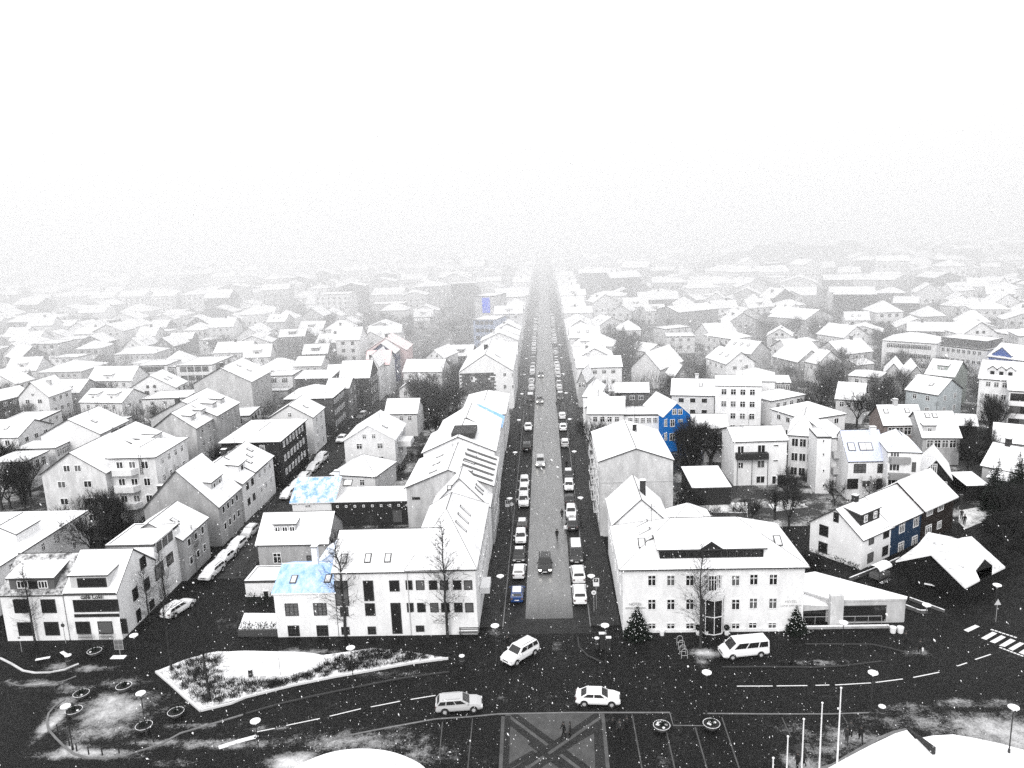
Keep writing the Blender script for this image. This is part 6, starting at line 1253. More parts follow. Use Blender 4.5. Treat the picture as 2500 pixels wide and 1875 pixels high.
    if snow:
        gg = G(); c = .94; gg.prism([(t0 + .14, -wt * .82), (t1 - .14, -wt * .82), (t1 - .14, wt * .82), (t0 + .14, wt * .82)], zt, zt + .09)
        if snow > 1:
            xh0 = b1 + .12; xh1 = s_['L'] / 2 - .35; gg.prism([(xh0, -W * .8), (xh1, -W * .72), (xh1, W * .72), (xh0, W * .8)], zb - .2, [zb + .06, s_['prof'][-2][1] + .1, s_['prof'][-2][1] + .1, zb + .06])
        if snow > 2:
            q0 = quad(base[3], base[0], mid[0], mid[3], .05, .95, .05, .97); nn = Vector((-1, 0, .5)).normalized(); gg.poly([p + nn * .04 for p in q0])
            q0 = quad(base[1], base[2], mid[2], mid[1], .05, .95, .05, .97); nn = Vector((1, 0, .5)).normalized(); gg.poly([p + nn * .04 for p in q0])
        ob('snow', gg.mesh('snow', [SNOW]), root)
    return root
_proto = {}
def car(style, colour, x, y, ang, label, snow=1, lit=False, group=None, nm=None):
    key = (style, colour, snow, lit)
    if key not in _proto: o = make_car(style, colour, nm or 'car', snow, lit); _proto[key] = o
    else: o = copy_tree(_proto[key])
    o.name = {'van': 'van', 'suv': 'suv_car'}.get(style, style + '_car'); o.location = (x, y, .01 if -46 > x or abs(x) > 6 or y < 86 else .01); o.rotation_euler = (0, 0, math.radians(ang)); o['label'] = label; o['category'] = 'van' if style == 'van' else 'car'
    if group: o['group'] = group
    return o
NUMW = ['first', 'second', 'third', 'fourth', 'fifth', 'sixth', 'seventh', 'eighth', 'ninth', 'tenth', 'eleventh', 'twelfth', 'thirteenth', 'fourteenth', 'fifteenth', 'sixteenth', 'seventeenth', 'eighteenth', 'nineteenth', 'twentieth', '21st', '22nd', '23rd', '24th', '25th', '26th', '27th', '28th', '29th', '30th', '31st', '32nd', '33rd', '34th', '35th', '36th', '37th', '38th']
def cname(style, colour): return {'sedan': 'saloon', 'hatch': 'hatchback', 'estate': 'estate car', 'suv': 'tall car', 'van': 'van'}[style]
rc_ = random.Random(12)
def row(x, marks, side, spec, farlist):
    i = 0; ys_ = []
    for q, s_, c_, sn, front in marks:
        y = P(q, .8)[1]; ys_.append(y); ang = 90 if not front else -90
        car(s_, c_, x + rc_.uniform(-.12, .12), y, ang + rc_.uniform(-1.5, 1.5), '%s %s%s, %s from the square in the %s kerb row' % (c_, cname(s_, c_), ' with snowy roof' if sn and c_ not in ('white',) else '', NUMW[i], side), sn, False, 'cars parked along the ' + side + ' kerb of the main street'); i += 1
    y = ys_[-1]
    while y < 520 and i < len(NUMW):
        y += rc_.uniform(5.6, 6.3) + (rc_.choice((0, 0, 0, 0, 7)) if y > 250 else 0); s_ = rc_.choice(('hatch', 'sedan', 'suv', 'hatch', 'estate')); c_ = rc_.choice(('white', 'white', 'silver', 'grey', 'dark', 'black', 'pale')); sn = rc_.choice((1, 1, 2))
        car(s_, c_, x + rc_.uniform(-.12, .12), y, 90 if side == 'right' else -90, '%s %s, %s from the square in the %s kerb row' % (c_, cname(s_, c_), NUMW[i], side), sn, False, 'cars parked along the ' + side + ' kerb of the main street'); i += 1
row(-4.72, [(('c',262,1040),'hatch','blue',1,0),(('c',265,845),'hatch','white',1,0),(('c',265,705),'sedan','black',1,1),(('c',260,555),'hatch','white',1,1),(('c',265,440),'hatch','dark',1,0),(('c',270,245),'suv','white',1,1),(('c',275,160),'hatch','white',1,1),(('c',285,85),'hatch','white',1,1),(('k',1000,1020),'suv','black',0,0),(('k',1015,850),'sedan','white',1,1),(('k',1030,600),'van','dark',1,0),(('k',1035,515),'suv','white',1,0),(('k',1040,455),'sedan','white',1,0),(('k',1045,385),'hatch','white',1,0)], 'left', None, None)
row(3.42, [(('c',768,1045),'suv','white',1,0),(('c',740,875),'suv','white',1,0),(('c',718,700),'van','dark',1,1),(('c',690,440),'sedan','dark',1,0),(('c',676,340),'hatch','white',1,1),(('c',662,230),'sedan','dark',0,0),(('c',648,115),'hatch','white',1,1),(('k',1340,1265),'hatch','dark',1,1),(('k',1318,985),'estate','silver',1,0),(('k',1297,850),'sedan','white',1,0),(('k',1290,755),'hatch','white',1,0),(('k',1280,590),'suv','dark',1,1),(('k',1265,510),'hatch','white',1,0)], 'right', None, None)
p = P(('c',460,790), .8); car('suv', 'black', p[0], p[1], -90, 'black tall car with lit headlights driving down the main street', 0, True)
for q, s_, c_, lab in ((('k',1130,1150),'suv','silver','silver car with lit headlights driving in the lane, farther up the street'),(('k',1125,620),'suv','grey','grey car with bright headlights in the middle of the street'),(('k',1135,400),'hatch','grey','small grey car in the lane, farthest of those driving down')):
    p = P(q, .8); car(s_, c_, p[0], p[1], -90, lab, 0, True)
def carseg(style, colour, q0, q1, label, snow=0, lit=False):
    a_ = Vector(P(q0)); b_ = Vector(P(q1)); c = (a_ + b_) / 2; return car(style, colour, c.x, c.y, math.degrees(math.atan2((b_ - a_).y, (b_ - a_).x)), label, snow, lit)
carseg('suv', 'white', ('c',330,1560), ('c',165,1655), 'white off-roader with black roof rails turning out of the main street', 0)
carseg('sedan', 'white', ('g',760,755), ('g',1080,765), 'white saloon crossing the road in front of the patterned square', 0)
carseg('estate', 'silver', ('f',1660,830), ('f',2030,800), 'silver estate car with roof rails driving on the lower left road', 0)
o = carseg('van', 'white', ('c',2380,1560), ('c',1960,1600), 'white minibus parked before the hotel, nose to the left', 0)
sg = 'cars parked in the side street by the café'
for q, a_, s_, c_, lab in ((('a',1535,1170),72,'estate','white','snow-covered estate car parked alone near the café side door'),(('a',1825,860),-97,'estate','white','snow-covered car before the small grey house, nearest in its row'),(('a',1935,740),-97,'sedan','white','snow-covered car second in the row before the small grey house'),(('a',2040,635),-97,'hatch','white','snow-covered car third in the row up the side street'),(('a',2150,520),-95,'hatch','silver','silver snow-topped car fourth in the row up the side street'),
   (('b',360,195),-95,'hatch','white','snowy car nearest the pale-blue-roofed house in the upper side row'),(('b',435,120),-95,'hatch','white','snowy car second in the upper side row'),(('b',500,48),-95,'sedan','white','snowy car third in the upper side row'),(('j',935,1205),-95,'hatch','white','snowy car fourth in the upper side row'),(('j',1005,1130),-95,'suv','white','snowy tall car last in the upper side row'),(('j',1185,955),-95,'sedan','white','white saloon parked before the cream gabled house'),
   (('j',1350,680),-100,'sedan','silver','silver car parked across from the dark greenish-roofed house'),(('j',1360,755),-100,'hatch','grey','grey car just behind the silver one in the side street')):
    p = P(q, .7); car(s_, c_, p[0], p[1], a_, lab, 3 if 'snow' in lab else 1, False, sg)
# ================================================================== people
def person_mesh(pose, jacket=.006, trousers=.005, hair=.03, bag=False):
    v = []; e = []; r = []
    def J(x, y, z, rad, par=None):
        v.append((x, y, z)); r.append(rad)
        if par is not None: e.append((par, len(v) - 1))
        return len(v) - 1
    st = {'stand': 0.05, 'walk': .28, 'stride': .36}[pose]
    pel = J(0, 0, .93, .15); ch = J(0, 0, 1.18, .145, pel); sh = J(0, 0, 1.4, .14, ch); nk = J(.01, 0, 1.5, .062, sh); hd = J(.02, 0, 1.6, .095, nk); J(.02, 0, 1.68, .085, hd)
    for s_ in (-1, 1):
        hp = J(0, s_ * .09, .86, .105, pel); kn = J(.06 + s_ * st * .45, s_ * .1, .48, .07, hp); an = J(s_ * st, s_ * .1, .1, .048, kn); J(s_ * st + .15, s_ * .11, .045, .042, an)
        s2 = J(0, s_ * .19, 1.38, .072, sh); el = J(-s_ * st * .35, s_ * .25, 1.1, .052, s2); wr = J(.08 - s_ * st * .7, s_ * .24, .87, .036, el); J(.1 - s_ * st * .72, s_ * .235, .80, .03, wr)
    m = bpy.data.meshes.new('p'); m.from_pydata(v, e, []); o = bpy.data.objects.new('p', m); C.objects.link(o); md = o.modifiers.new('s', 'SKIN'); md.use_smooth_shade = True
    for i, sv in enumerate(m.skin_vertices[0].data): sv.radius = (r[i], r[i]); sv.use_root = (i == 0)
    sb = o.modifiers.new('u', 'SUBSURF'); sb.levels = 1; sb.render_levels = 1
    dg = bpy.context.evaluated_depsgraph_get(); em = bpy.data.meshes.new_from_object(o.evaluated_get(dg)); bpy.data.objects.remove(o)
    skin = flat('skin', (.16, .13, .12)); em.materials.clear()
    for c in (flat('jacket', jacket, .8), flat('trousers', trousers, .8), skin, flat('shoes', .01, .6)): em.materials.append(c)
    for p_ in em.polygons:
        c = p_.center; p_.material_index = 2 if c.z > 1.5 else 1 if (c.z < .9 and abs(c.y) < .2) else 0
        if c.z < .1: p_.material_index = 3
        if c.z < .86 and abs(c.y) > .2: p_.material_index = 2
    # hair cap, nose, fingers
    h_ = G(); h_.lathe([(.0, 1.80), (.07, 1.785), (.105, 1.73), (.112, 1.66), (.10, 1.6)], 10, 0, (.0, 0)); hm = h_.mesh('hair', [flat('hair', hair, .8)])
    f_ = G(); f_.box((.1, -.012, 1.6), (.135, .012, 1.64), 0)
    for s_ in (-1, 1):
        x0, y0 = .1 - s_ * st * .72, s_ * .235
        for k in range(4): f_.tube((x0 - .03 + k * .02, y0, .79), (x0 - .025 + k * .02, y0 - s_ * .01, .72 + (k in (0, 3)) * .012), .009, .007, 4, 0)
        f_.tube((x0 + .03, y0, .81), (x0 + .055, y0 - s_ * .01, .765), .009, .007, 4, 0)
    fm = f_.mesh('hands_and_nose', [skin]); return em, hm, fm
_pp = {}
def person(q, pose, ang, label, jacket=.006, trousers=.005, extra=None, sc_=1.):
    k = (pose, jacket, trousers)
    if k not in _pp: _pp[k] = person_mesh(pose, jacket, trousers)
    em, hm, fm = _pp[k]; p_ = P(q) if isinstance(q, tuple) and isinstance(q[0], str) else q
    z = .13 if (4.4 < p_[0] < 7.9 or -9.25 < p_[0] < -6.3) and p_[1] > 86.2 else .012
    o = ob('person', em, None, (p_[0], p_[1], z), math.radians(ang), (sc_,) * 3); tag(o, label, 'person'); ob('hair', hm, o); ob('hands_and_nose', fm, o).name = 'fingers'
    return o
person(('g',625,1068), 'walk', 200, 'person in dark coat walking on the patterned paving, left one of a pair')
person(('g',680,1070), 'stand', 170, 'person in dark clothes on the patterned paving, right one of a pair', .03)
person(('g',1050,1035), 'walk', 100, 'person in black by the edge of the patterned paving, leftmost of three')
person(('g',1108,1050), 'stand', 250, 'person in black in the middle of the group of three on the square', .03)
person(('g',1170,1020), 'walk', 80, 'person in black on the square, rightmost of three', .015)
person(('h',678,1118), 'walk', 60, 'person in dark coat with pale scarf beside the tallest-looking flagpole', .02, .03)
person(('h',712,1062), 'stand', 60, 'person in dark jacket just behind the one with the pale scarf', .03)
person(('h',800,1108), 'stride', 75, 'person in dark clothes walking alone right of the flagpoles')
o1 = person(('h',255,1340), 'stand', 200, 'person in dark clothes sheltering under the black umbrella', .02)
o2 = person(('h',310,1325), 'walk', 190, 'person in dark coat beside the one under the umbrella', .03)
p = P(('h',285,1335)); u_ = thing('umbrella', 'open black umbrella held above two people between the flagpoles', 'umbrella', (p[0] - .2, p[1], 0)); g = G(); g.lathe([(0.01, 2.32), (.25, 2.27), (.48, 2.15), (.62, 1.98)], 8); ob('canopy', g.mesh('canopy', [BLACK]), u_); g = G(); g.tube((0, 0, 1.05), (0, 0, 2.38), .015, n=5); ob('handle', g.mesh('handle', [DARK]), u_)
person(('h',1310,340), 'walk', 250, 'person in dark clothes carrying a pale bag on the pavement beyond the annex', .02)
person(('h',1185,268), 'stand', 260, 'dim dark figure standing near the white pots of the annex', .02)
p = P(('h',1328,205)); g = G(); g.box((-.14, -.06, .35), (.14, .06, .75)); o = ob('bag', g.mesh('bag', [flat('bag', .7)]), None, (P(('h',1325,340))[0], P(('h',1325,340))[1] - .1, .02)); g = G(); g.tube((-.07, 0, .75), (0, 0, .87), .01, n=4); g.tube((0, 0, .87), (.07, 0, .75), .01, n=4); ob('handle', g.mesh('handle', [WHITE]), o); tag(o, 'pale shopping bag carried by the person beyond the annex', 'bag')
person(('c',565,592), 'walk', 260, 'person in black walking in the wet lane below the painted 30')
person(('c',608,412), 'walk', 265, 'person in black at the right edge of the lane above the painted 30', .02)
person(('c',640,545), 'stand', 265, 'person in a white coat beside a dark parked car', .75, .03)
person(('g',140,300), 'walk', 300, 'person in black behind the turning white off-roader')
person(('k',990,705), 'walk', 260, 'distant person on the left pavement by the bare street tree')
person(('k',1032,725), 'walk', 260, 'distant person stepping off the left kerb')
person(('k',1272,690), 'walk', 260, 'distant person by the right row, left one of two')
person(('k',1298,690), 'walk', 260, 'distant person by the right row, right one of two', .03)
person(('k',1357,1215), 'stand', 260, 'lone dark figure behind a parked car on the right kerb')
person(('d',1690,468), 'walk', 240, 'person in black on the snowy path by the brown house')
person(('d',1665,420), 'walk', 240, 'second dark figure farther back on the snowy path', .03)
# ================================================================== street lamps and street furniture
def lampposts(proto=[]):
    g = G(); g.tube((0, 0, 0), (0, 0, 4.35), .06, .045, 8); g.lathe([(.11, 0), (.11, .5), (.06, .55)], 8); pole = g.mesh('pole', [DARK]); g = G(); g.lathe([(.07, 4.3), (.16, 4.45), (.13, 4.62)], 10); sh = g.mesh('lamp_holder', [flat('lamp_white', .85, .3)])
    g = G(); g.lathe([(0.01, 4.80), (.30, 4.78), (.46, 4.72), (.47, 4.66), (.2, 4.60), (.01, 4.6)], 18); return pole, sh, g.mesh('lamp_shade', [flat('lamp_white', .85, .3)])
LPm = lampposts()
def lamp(q, label, world=None, s_=1.):
    p_ = world or P(q); o = thing('street_lamp', label, 'street lamp', (p_[0], p_[1], .0), 0, 'white disc-topped street lamps'); o.scale = (s_,) * 3
    ob('pole', LPm[0], o); ob('lamp_holder', LPm[1], o); ob('lamp_shade', LPm[2], o); return o
def topw(q, z=4.72): return P(q, z)
lamp(('g',45,430), 'disc-topped street lamp on the left corner where the main street meets the square')
lamp(('g',985,430), 'disc-topped street lamp on the right corner where the main street meets the square')
lamp(('h',635,410), 'disc-topped street lamp on the verge in front of the annex')
lamp(None, 'disc-topped street lamp right of the dashed line beyond the flagpoles', topw(('h',908,500)))
lamp(None, 'disc-topped street lamp near the minibus in the road', topw(('g',1860,497)))
lamp(None, 'disc-topped street lamp at the right edge by the snowy lawn', topw(('h',2123,798)))
lamp(None, 'disc-topped street lamp at the lower left road beside its dashed line', topw(('f',82,917)))
lamp(None, 'disc-topped street lamp before the long white building', topw(('f',905,285)))
lamp(('e',1270,1050), 'disc-topped street lamp in the middle of the bollard island')
lamp(('e',630,1170), 'disc-topped street lamp at the left rim of the bollard island')
lamp(None, 'disc-topped street lamp at the café corner', topw(('e',1155,178)))
lamp(('d',1945,1300), 'disc-topped street lamp with a crossing sign on its pole')
lamp(None, 'disc-topped street lamp between the annex and the black pavilion', topw(('d',1368,1150)))
for k, y in enumerate((90.5, 118.5, 144, 169, 196, 222, 249, 276)):
    lamp(None, 'disc-topped street lamp, %s along the left pavement of the main street' % NUMW[k], (-6.6, y)); lamp(None, 'disc-topped street lamp, %s along the right pavement of the main street' % NUMW[k], (4.75, y - .4))
def flagpole(q, n):
    p_ = P(q, 7.5); o = thing('flagpole', 'bare white flagpole on the square, %s' % n, 'flagpole', (p_[0], p_[1], 0), 0, 'row of white flagpoles'); g = G(); g.tube((0, 0, 0), (0, 0, 7.4), .085, .05, 8); ob('pole', _mc.setdefault('fp', g.mesh('pole', [WHITE])), o); g = G(); g.lathe([(.01, 7.36), (.09, 7.42), (.1, 7.5), (.01, 7.58)], 8); ob('finial', _mc.setdefault('fpf', g.mesh('finial', [WHITE])), o)
for q, n in ((('h',632,632),'rightmost and tallest in view'),(('h',470,762),'second from right'),(('h',310,902),'third from right'),(('h',173,1052),'fourth from right'),(('h',46,1238),'fifth from right, showing only its top')): flagpole(q, n)
# planters
def planter(q, label, seed):
    p_ = P(q); o = thing('planter', label, 'planter', (p_[0], p_[1], .0), 0, 'round planters'); g = G(); g.lathe([(.42, 0), (.62, .18), (.78, .5), (.8, .56)], 14); ob('bowl', _mc.setdefault('bowl', g.mesh('bowl', [wallm(.12, 'board')])), o)
    g = G(); g.lathe([(.8, .53), (.82, .57), (.79, .58), (.77, .56)], 16); ob('rim', _mc.setdefault('plrim', g.mesh('rim', [SNOW])), o); g = G(); g.lathe([(.72, .52), (.01, .56)], 12); random.seed(seed)
    for _ in range(6 if 'square' in label else 1): a_ = random.uniform(0, 6.28); r_ = random.uniform(.2, .5); g.lathe([(.01, .66), (.12, .62), (.15, .56)], 6, 1, (r_ * math.cos(a_), r_ * math.sin(a_)))
    ob('soil', g.mesh('soil', [flat('soil', .02, .9), SNOW]), o); g = G()
    for _ in range(60): a_ = Vector((random.gauss(0, .25), random.gauss(0, .25), .55)); ribbon(g, a_, a_ + Vector((random.gauss(0, .12), random.gauss(0, .12), random.uniform(.15, .6))), .06)
    q_ = ob('plants', g.mesh('plants', [NEEDLE]), o); q_['kind'] = 'stuff'
for i, (q, l_) in enumerate(((('e',708,720),'on the island, upper left of its snow patch'),(('e',1075,655),'on the island, topmost right'),(('e',645,865),'on the island, left beside a lamp disc'),(('e',1250,1000),'at the foot of the middle island lamp'),(('e',1525,880),'right of the island near the bed corner'),(('e',822,350),'in front of the café windows'),(('g',1470,1000),'with snow inside, left one of two on the square'),(('g',1900,985),'with snow inside, right one of two on the square'))): planter(q, 'round planter ' + l_, i)
for i, q in enumerate(((865,618),(500,1015),(602,1135),(665,1182),(768,1210),(886,1218),(1030,1197),(1178,1162),(1328,1103))):
    p_ = P(('e', *q)); g = G(); g.tube((0, 0, 0), (0, 0, .78), .07, .06, 8); o = thing('bollard', ['dark bollard alone at the top of the island', 'dark bollard at the left rim of the island'][i] if i < 2 else 'dark bollard on the lower island rim, %s from left' % NUMW[i - 2], 'bollard', (p_[0], p_[1], 0), 0, 'bollards round the island'); ob('post', _mc.setdefault('bol', g.mesh('post', [DARK])), o); g = G(); g.lathe([(.075, .76), (.08, .82), (.01, .86)], 8); ob('cap', _mc.setdefault('bolc', g.mesh('cap', [DARK])), o)
def bin_(q, label, lid=SNOW, h_=1.0, r_=.28, body=DARK):
    p_ = P(q); o = thing('litter_bin', label, 'litter bin', (p_[0], p_[1], 0)); g = G(); g.lathe([(r_ * .9, 0), (r_, .1), (r_, h_)], 12); ob('bin_body', g.mesh('bin_body', [body]), o); g = G(); g.lathe([(r_ * 1.06, h_), (r_ * 1.06, h_ + .06), (r_ * .6, h_ + .13), (.01, h_ + .14)], 12); ob('lid', g.mesh('lid', [lid]), o); g = G(); g.tube((0, 0, h_ * .5), (0, 0, h_ * .55), r_ * 1.03, n=12); ob('band', g.mesh('band', [flat('band', .2)]), o)
bin_(('h',980,885), 'black litter bin with snowy lid on the square right of the flagpoles', SNOW, 1.1, .32)
bin_(('e',2168,545), 'dark litter bin standing on the round snowy lawn', SNOW, 1.0, .25)
bin_(('f',1870,430), 'dark litter bin with white lid at the tip of the planting bed', SNOW, 1.0, .3)
bin_(('e',600,430), 'dark litter bin with snowy lid beside the bench near the café corner', SNOW, 1.1, .35)
bin_(('c',910,1530), 'dark bin with snowy lid on the right street corner', SNOW, 1.3, .28)
def kiosk(q, label, w=.5, h_=1.5):
    p_ = P(q); o = thing('notice_post', label, 'post', (p_[0], p_[1], 0)); g = G(); g.box((-w/2, -.18, 0), (w/2, .18, h_)); ob('cabinet', g.mesh('cabinet', [DARK]), o); g = G(); g.box((-w/2 - .05, -.22, h_), (w/2 + .05, .22, h_ + .07)); ob('snow_cap', g.mesh('snow_cap', [SNOW]), o)
kiosk(('c',958,1530), 'dark cabinet with snow cap behind the corner bin', .7, 1.9); kiosk(('c',1010,1560), 'slim dark post with snow cap right of the corner cabinet', .5, 1.8)
def bench(q, ang, label, L_=1.7, back=True, snow=True):
    p_ = P(q); o = thing('bench', label, 'bench', (p_[0], p_[1], 0), math.radians(ang)); wd = flat('bench_wood', .1)
    for k in range(3): g = G(); g.box((-L_/2, -.22 + k * .15, .42), (L_/2, -.1 + k * .15, .46)); ob('slat', _mc.setdefault(('sl', L_, k), g.mesh('slat', [SNOW if snow else wd])), o)
    if back:
        for k in range(2): g = G(); g.box((-L_/2, .26, .6 + k * .2), (L_/2, .3, .74 + k * .2)); ob('back_slat', g.mesh('back_slat', [wd]), o)
    for sx in (-1, 1): g = G(); g.box((sx * L_ * .45 - .04, -.2, 0), (sx * L_ * .45 + .04, .26, .42)); g.box((sx * L_ * .45 - .04, .24, 0), (sx * L_ * .45 + .04, .27, .95)); ob('leg', g.mesh('leg', [DARK]), o)
bench(('b',1925,1418), 0, 'bench standing against the right end of the long white building', 2.4, snow=False)
bench(('e',565,370), -35, 'snow-topped bench left of the bin near the café corner', 1.7, False); bench(('e',375,410), 20, 'snow-topped bench at the far left corner pavement', 1.5, False)
for q, a_, l_ in ((('d',1290,960),-28,'long snow-covered bench before the black pavilion'),(('d',1420,1010),-28,'short snow-covered bench at the right of the pavilion front'),(('d',1010,975),35,'snow-covered table bench left of the black pavilion')): bench(q, a_, l_, 3.4 if 'long' in l_ else 2.0, False)
def sign(q, label, board=(.55, .75), z=2.2, txt=None, kind='rect', pole=2.9, colr=.75, world=None, extra=None):
    p_ = world or P(q); o = thing('road_sign', label, 'road sign', (p_[0], p_[1], .0)); g = G(); g.tube((0, 0, 0), (0, 0, pole), .035, n=6); ob('pole', g.mesh('pole', [flat('galvanised', .3)]), o); g = G()
    if kind == 'rect': g.box((-board[0]/2, -.06, z), (board[0]/2, -.04, z + board[1]))
    elif kind == 'round': g.tube((0, -.04, z + board[0]/2), (0, -.06, z + board[0]/2), board[0]/2, n=18)
    else: g.poly([(-board[0]/2, -.05, z), (board[0]/2, -.05, z), (0, -.05, z + board[1])]); g.poly([(-board[0]/2, -.07, z), (board[0]/2, -.07, z), (0, -.07, z + board[1])])
    ob('sign_board', g.mesh('sign_board', [flat('sign_face', colr)]), o)
    if txt:
        if kind == 'rect': gg = G(); gg.box((-board[0] * .36, -.068, z + board[1] * .5), (board[0] * .36, -.061, z + board[1] * .93)); ob('sign_panel', gg.mesh('sign_panel', [flat('sign_dark', .05)]), o); text('letter', txt, board[0] * .55, WHITE, (0, -.075, z + board[1] * .71), (math.pi/2, 0, 0), o, .003)
        else: text('letter', txt, board[0] * .5, BLACK, (0, -.07, z + board[0]/2), (math.pi/2, 0, 0), o, .003)
    return o
sign(('c',912,1205), 'white parking sign with P on the right pavement near the hotel corner', (.75, 1.1), 3.2, 'P', pole=4.3, world=(5.35, 90.3))
sign(('c',887,1205), 'round 30 sign beside the white parking sign near the hotel', (.6, .6), 2.4, '30', 'round', world=(5.0, 89.6))
sign(None, 'white parking sign with P on the left pavement up the street', (.75, 1.1), 3.0, 'P', pole=4.2, world=(-7.0, 119.2))
sign(None, 'round sign turned sideways next to the left parking sign', (.6, .6), 3.0, None, 'round', pole=3.7, world=(-6.35, 119.6))
sign(('d',1962,1300), 'dark-edged crossing sign hung under the lamp by the zebra crossing', (.8, .75), 2.2, None, 'tri', colr=.5)
sign(('e',190,325), 'small white sign with P at the far left pavement', (.4, .55), 1.5, 'P', pole=1.5)
o = sign(('e',1040,350), 'framed poster board standing on a snowy base before the café door', (1.1, 1.3), .7, None, pole=.7, colr=.3); g = G(); g.box((-.75, -.9, 0), (.9, -.2, .08)); ob('base', g.mesh('base', [SNOW]), o)
g = G()
for a_, b_ in ((0, 0), (1, 0), (0, 1), (1, 1)): g.box((-.48 + a_ * .5, -.075, .78 + b_ * .6), (-.04 + a_ * .5, -.065, 1.3 + b_ * .6))
ob('poster', g.mesh('poster', [flat('poster', .12)]), o)
sign(None, 'hanging bracket sign board on the café corner pavement post', (.5, .5), 2.2, None, 'round', world=(P(('a',600,1460))[0], 83.9), colr=.05)
rk = []
for i, q in enumerate(((1622,1500),(1636,1540),(1648,1580),(1663,1615))):
    p_ = P(('c', *q)); o = thing('cycle_stand', 'hooped steel cycle stand before the hotel, %s from the front' % NUMW[3 - i], 'cycle stand', (p_[0], p_[1], 0), 0, 'cycle stands'); g = G(); pts_ = [(-.33, 0), (-.33, .85)] + [(-.33 * math.cos(t_), .85 + .33 * math.sin(t_)) for t_ in (.5, 1., 1.57, 2.1, 2.6)] + [(.33, .85), (.33, 0)]
    for a_, b_ in zip(pts_, pts_[1:]): g.tube((a_[0], 0, a_[1]), (b_[0], 0, b_[1]), .03, n=5)
    ob('hoop', _mc.setdefault('hoop', g.mesh('hoop', [flat('steel', .42, .3, .3)])), o); g = G(); g.tube((-.33, 0, .35), (.33, 0, .35), .025, n=5); ob('crossbar', _mc.setdefault('hoopb', g.mesh('crossbar', [flat('steel', .42, .3, .3)])), o)
def pot(q, label, ball=True, s_=1.):
    p_ = P(q); o = thing('plant_pot', label, 'plant pot', (p_[0], p_[1] - .1, 0)); o.scale = (s_,) * 3; g = G(); g.lathe([(.24, 0), (.3, .5), (.3, .58), (.24, .58)], 12); ob('pot', g.mesh('pot', [WHITE]), o)
    g = G(); random.seed(2)
    if ball:
        for _ in range(160): d_ = Vector((random.gauss(0, 1), random.gauss(0, 1), random.gauss(0, 1))).normalized() * .33; c_ = Vector((0, 0, .92)); ribbon(g, c_ + d_ * .5, c_ + d_ * random.uniform(.9, 1.15), .12)
        ob('clipped_bush', g.mesh('clipped_bush', [NEEDLE]), o)
    else: g.lathe([(.26, .55), (.01, .62)], 10); ob('snow', g.mesh('snow', [SNOW]), o)
pot(('c',1468,1410), 'white pot by the hotel wall, left of the entrance windows', False); pot(('c',1780,1405), 'white pot with clipped ball bush left of the hotel entrance'); pot(('c',1852,1402), 'small white pot close to the hotel entrance glass', True, .8); pot(('c',2025,1405), 'white pot with clipped ball bush right of the hotel entrance')
pot(('d',1072,1388), 'white snowy pot, left one of a pair beside the annex', False, 1.25); pot(('d',1136,1388), 'white snowy pot, right one of a pair beside the annex', False, 1.25)
# railing and low wall of the annex
a_ = P(('d',330,1360)); b_ = P(('d',1050,1360)); o = thing('low_wall', 'low pale stone wall running before the annex', 'wall', (a_[0], a_[1], 0)); g = G(); g.box((0, -.12, 0), (b_[0] - a_[0], .12, .3)); ob('wall', g.mesh('wall', [wallm(.25, 'concrete')]), o); g = G(); g.box((0, -.15, .3), (b_[0] - a_[0], .15, .36)); ob('coping', g.mesh('coping', [snowm(.7, .2)]), o)
a_ = P(('d',290,1325)); b_ = P(('d',985,1325)); o = thing('handrail', 'thin pale handrail across the annex shopfront', 'railing', (a_[0], a_[1], 0)); g = G(); g.tube((0, 0, 1.0), (b_[0] - a_[0], 0, 1.0), .03, n=5); ob('rail', g.mesh('rail', [flat('steel', .42, .3, .3)]), o)
for k in range(7): x_ = (b_[0] - a_[0]) * k / 6; g = G(); g.tube((x_, 0, 0), (x_, 0, 1), .025, n=5); ob('post', g.mesh('post', [flat('steel', .42, .3, .3)]), o)
# dark wedge wall in the snowy lawn
A_, B_ = Vector(P(('h',1213,1000))), Vector(P(('h',1432,1225))); d_ = (B_ - A_).normalized(); n_ = Vector((-d_.y, d_.x)) * .14; h1 = max(.6, zat(B_, ('h', 0, 1150))); g = G(); g.prism([A_ + n_ - A_, A_ - n_ - A_, B_ - n_ - A_, B_ + n_ - A_], 0, [.18, .18, h1, h1] )
o = ob('wedge_wall', me('wedge_wall', [(x, y, z) for x, y, z in g.v], g.f, [wallm(.05, 'concrete')]), None, (A_.x, A_.y, 0)); tag(o, 'dark wedge-shaped retaining wall cutting into the snowy lawn at lower right', 'wall')
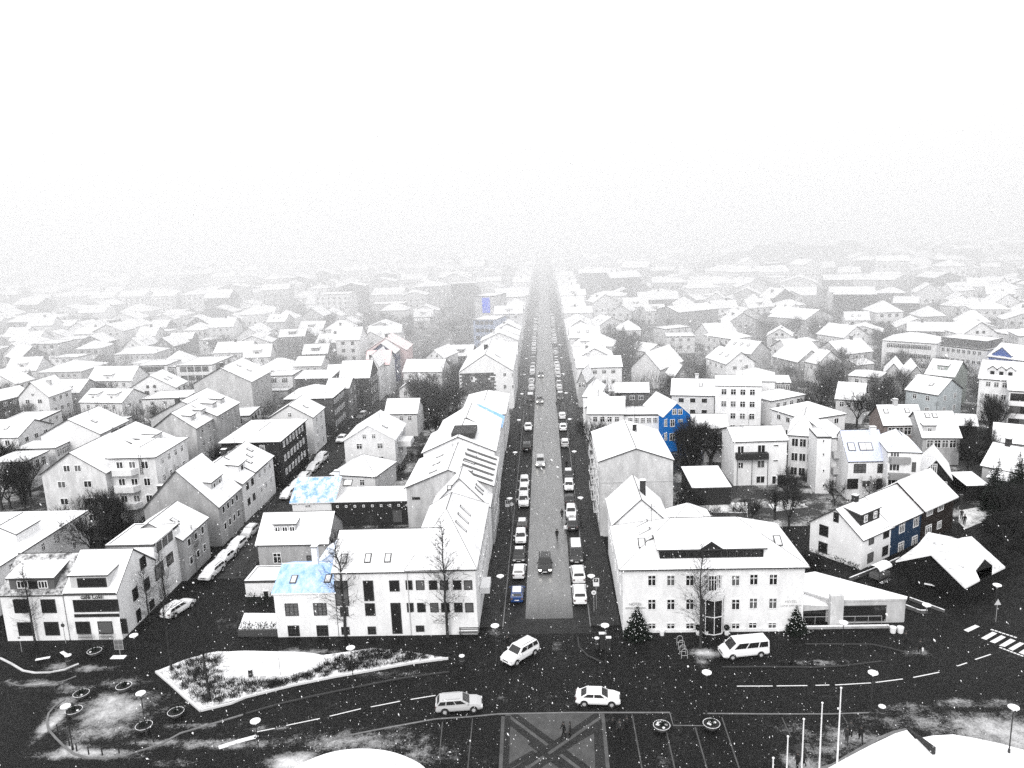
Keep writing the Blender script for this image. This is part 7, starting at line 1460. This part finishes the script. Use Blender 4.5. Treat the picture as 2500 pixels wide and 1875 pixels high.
# post on the round lawn, and the little round-topped hut by the white house
p_ = P(('f',302,540)); o = thing('marker_post', 'thin pale marker post on the round snowy lawn', 'post', (p_[0], p_[1], .2)); g = G(); g.tube((0, 0, 0), (0, 0, 2.0), .04, n=6); ob('post', g.mesh('post', [flat('galvanised', .3)]), o); g = G(); g.lathe([(.06, 2.0), (.01, 2.06)], 6); ob('cap', g.mesh('cap', [DARK]), o)
p_ = P(('d',960,930)); o = thing('covered_cart', 'small round-topped stall with snow on its canopy between white house and pavilion', 'stall', (p_[0], p_[1], 0), math.radians(35)); g = G(); g.box((-1.3, -.7, .4), (1.3, .7, 1.0)); ob('counter', g.mesh('counter', [wallm(.12, 'board')]), o); g = G(); n = 8
for i in range(n): t0_, t1_ = math.pi * i / n, math.pi * (i + 1) / n; g.poly([(-1.4, -.85 * math.cos(t0_), 1.7 + .55 * math.sin(t0_)), (1.4, -.85 * math.cos(t0_), 1.7 + .55 * math.sin(t0_)), (1.4, -.85 * math.cos(t1_), 1.7 + .55 * math.sin(t1_)), (-1.4, -.85 * math.cos(t1_), 1.7 + .55 * math.sin(t1_))])
ob('canopy', g.mesh('canopy', [SNOW]), o)
for sx in (-1, 1):
    for sy in (-1, 1): g = G(); g.tube((sx * 1.3, sy * .75, 0), (sx * 1.3, sy * .75, 1.7), .04, n=5); ob('post', g.mesh('post', [DARK]), o)
# stone wall line by the annex
def wallline(pts, h_, label):
    c_ = P(pts[0]); o = thing('garden_wall', label, 'wall', (c_[0], c_[1], 0)); g = G(); gs = G(); q = [Vector(P(p)) - Vector(c_) for p in pts]
    for a_, b_ in zip(q, q[1:]): d_ = (b_ - a_).normalized(); n_ = Vector((-d_.y, d_.x)) * .12; g.prism([a_ - n_, b_ - n_, b_ + n_, a_ + n_], 0, h_); gs.prism([a_ - n_ * .7, b_ - n_ * .7, b_ + n_ * .7, a_ + n_ * .7], h_, h_ + .03)
    ob('wall', g.mesh('wall', [wallm(.12, 'concrete')]), o); ob('snow_cap', gs.mesh('snow_cap', [snowm(.6, .1)]), o)
wallline([('d',700,950),('d',1000,830),('d',1130,770)], .5, 'low snow-capped wall from the annex towards the blue house'); wallline([('d',1165,1170),('d',1310,1225),('d',1370,1225)], .4, 'low snow-capped kerb wall right of the annex'); wallline([('d',1220,1110),('d',1520,1220)], .35, 'low snow-capped wall before the pavilion yard')
wallline([('c',1560,418),('c',1900,400),('c',2200,405)], .9, 'dark yard wall behind the hotel'); wallline([('d',1590,250),('d',1960,205)], .8, 'long low wall beside the snowy path')
# ================================================================== falling snow
rs_ = np.random.RandomState(11); g = G(); N = 8200
for k in range(N):
    y = 5 + 62 * rs_.rand() ** .8; x = rs_.uniform(-26, 24); z = rs_.uniform(.5, 52)
    s_ = rs_.uniform(.006, .016) * (1 + (y > 30) * .9) * (1.8 if rs_.rand() < .03 else 1); L_ = s_ * rs_.uniform(1.1, 3.0)
    d_ = Vector((rs_.normal(.45, .35), rs_.normal(0, .3), rs_.normal(-1, .3))).normalized(); a_ = d_.orthogonal().normalized(); b_ = d_.cross(a_); c_ = Vector((x, y, z)); i = len(g.v)
    g.v += [tuple(c_ + d_ * L_), tuple(c_ - d_ * L_ * .8), tuple(c_ + a_ * s_), tuple(c_ - a_ * s_ * .8), tuple(c_ + b_ * s_), tuple(c_ - b_ * s_)]
    for q in ((0,2,4),(0,4,3),(0,3,5),(0,5,2),(1,4,2),(1,3,4),(1,5,3),(1,2,5)): g.f.append(tuple(i + j for j in q)); g.m.append(0)
o = ob('falling_snow', g.mesh('falling_snow', [flat('snowflake', .95, 1., 0)])); o['kind'] = 'stuff'; o['label'] = 'snowflakes falling through the air'
